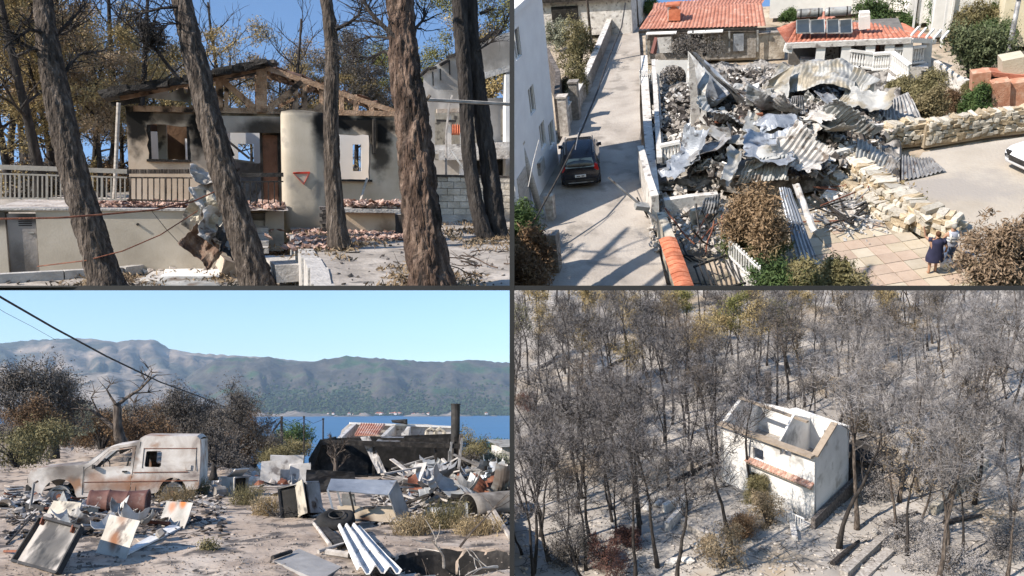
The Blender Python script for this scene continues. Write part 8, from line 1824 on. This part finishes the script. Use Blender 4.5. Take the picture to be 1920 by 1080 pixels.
for x,y,hw,hp,m,lab in ((1080,1060,60,90,'grey_leaf','wide grey shrub at the bottom left'),(1140,1068,45,70,'red_brown','dark red brown shrub at the bottom left'),(1175,1030,28,40,'red_brown','small red brown shrub right of the dark one'),(1350,1066,52,80,'tan_needles','tan shrub at the bottom in front of the house'),(1440,985,40,60,'tan_needles','tan dry shrub against the house front'),(1395,1010,34,50,'brown_leaf','brown shrub left of the tan one'),(1415,940,26,50,'dry_olive','olive shrub at the left end of the house front'),(1700,1010,60,50,'crown_pale','pale tangled brush at the bottom right of the house'),(1780,1070,70,60,'crown_pale','wide pale brush near the bottom right corner'),(1640,930,36,46,'crown_pale','pale brush in the shade right of the house'),(1760,890,50,50,'crown_pale','pale brush among the right trees'),(1880,1040,40,50,'crown_pale','pale brush at the right edge near the bottom'),(1620,800,34,40,'tan_needles','tan shrub behind the house at the right'),(1690,640,50,40,'tan_needles','tan scrub at the top right'),(1650,610,40,26,'brown_leaf','rusty scrub near the bright track at the top'),(1730,590,34,26,'tan_needles','straw coloured scrub at the top right track'),(990,770,30,36,'red_brown','reddish scrub on the left edge'),(1300,720,30,30,'tan_needles','tan scrub in the middle of the wood')):
    bush4(x,y,hw,hp,m,lab,int(x+y))
# loose ash debris and sticks on the floor
mb=MB()
for k in range(4500):
    x=U(955,1930); y=560+520*U(0,1)**.8; a=s4(x,y); L=U(.2,1.2); d=Vector((U(-1,1),U(-1,1),U(0,.25)))*L
    mb.tube([a,a+d+Vector((0,0,.05))],[.02,.01],3,cap=False)
one(P4,'fallen_sticks',mb,MATS['char_bark'],kind='stuff')
mb=MB()
for k in range(3500):
    x=U(955,1930); y=560+520*U(0,1)**.8; a=s4(x,y); s=U(.06,.3); mb.rock((a.x,a.y,a.z+s*.15),(s*1.3,s,s*.7),.3,0)
one(P4,'ash_stones',mb,MATS['rubble_grey'],kind='stuff')
# ------------------------------------------------------------------ each site ends at the partition plane x = 0
bpy.context.view_layer.update()
def leaves_of(o):
    st = [o]
    while st:
        x = st.pop(); st.extend(x.children)
        if x.type == 'MESH': yield x
for site, root in ALL:
    keep = -1 if site in (P1, P3) else 1
    for o in leaves_of(root):
        mw = o.matrix_world
        xs = [(mw @ Vector(c)).x for c in o.bound_box]
        if (min(xs)*keep if keep > 0 else -max(xs)) >= 0.0: continue
        me = o.data
        if me.users > 1: me = me.copy(); o.data = me
        bm = bmesh.new(); bm.from_mesh(me)
        inv = mw.inverted(); co = inv @ Vector((0.0, 0, 0)); nn = (inv.to_3x3() @ Vector((keep, 0, 0)))
        nn = (mw.to_3x3().transposed() @ Vector((keep, 0, 0))).normalized()
        bmesh.ops.bisect_plane(bm, geom=bm.verts[:]+bm.edges[:]+bm.faces[:], dist=1e-5, plane_co=co, plane_no=nn, clear_inner=True)
        bm.to_mesh(me); bm.free()
# ... and the two upper sites end at the underside of their deck
for site, root in ALL:
    if site not in (P1, P2): continue
    wn_ = W @ Vector((0, 0, 1)); wp_ = CAM_LOC + wn_*.0004
    for o in leaves_of(root):
        mw = o.matrix_world
        if min((mw @ Vector(c) - wp_).dot(wn_) for c in o.bound_box) >= 0: continue
        me = o.data
        if me.users > 1: me = me.copy(); o.data = me
        bm = bmesh.new(); bm.from_mesh(me)
        bmesh.ops.bisect_plane(bm, geom=bm.verts[:]+bm.edges[:]+bm.faces[:], dist=1e-5, plane_co=mw.inverted() @ wp_, plane_no=(mw.to_3x3().transposed() @ wn_).normalized(), clear_inner=True)
        bm.to_mesh(me); bm.free()
for site, root in ALL:
    for o in list(leaves_of(root)):
        if o.data and len(o.data.vertices) == 0: bpy.data.objects.remove(o, do_unlink=True)
for o in list(bpy.data.objects):
    if o.type == 'EMPTY' and not o.children: bpy.data.objects.remove(o, do_unlink=True)

# ------------------------------------------------------------------ say which one: things of one look are told apart by their place in the row
bpy.context.view_layer.update()
ORD=['leftmost','second','third','fourth','fifth','sixth','seventh','eighth','ninth','tenth','eleventh','twelfth','thirteenth','fourteenth','fifteenth','sixteenth']
byl={}
for o in bpy.data.objects:
    if o.parent is None and o.get('label'): byl.setdefault(o['label'],[]).append(o)
Wi=W.transposed()
for lab,os_ in byl.items():
    if 1<len(os_)<=16 and len(lab.split())<=12:
        def sx(o):
            q=Wi@(o.matrix_world.translation-CAM_LOC); return q.x/q.y
        os_.sort(key=sx)
        for i,o in enumerate(os_): o['label']=(('leftmost ' if i==0 else 'rightmost ' if i==len(os_)-1 else '')+lab+('' if i in (0,len(os_)-1) else ', '+ORD[i]+' from the left'))
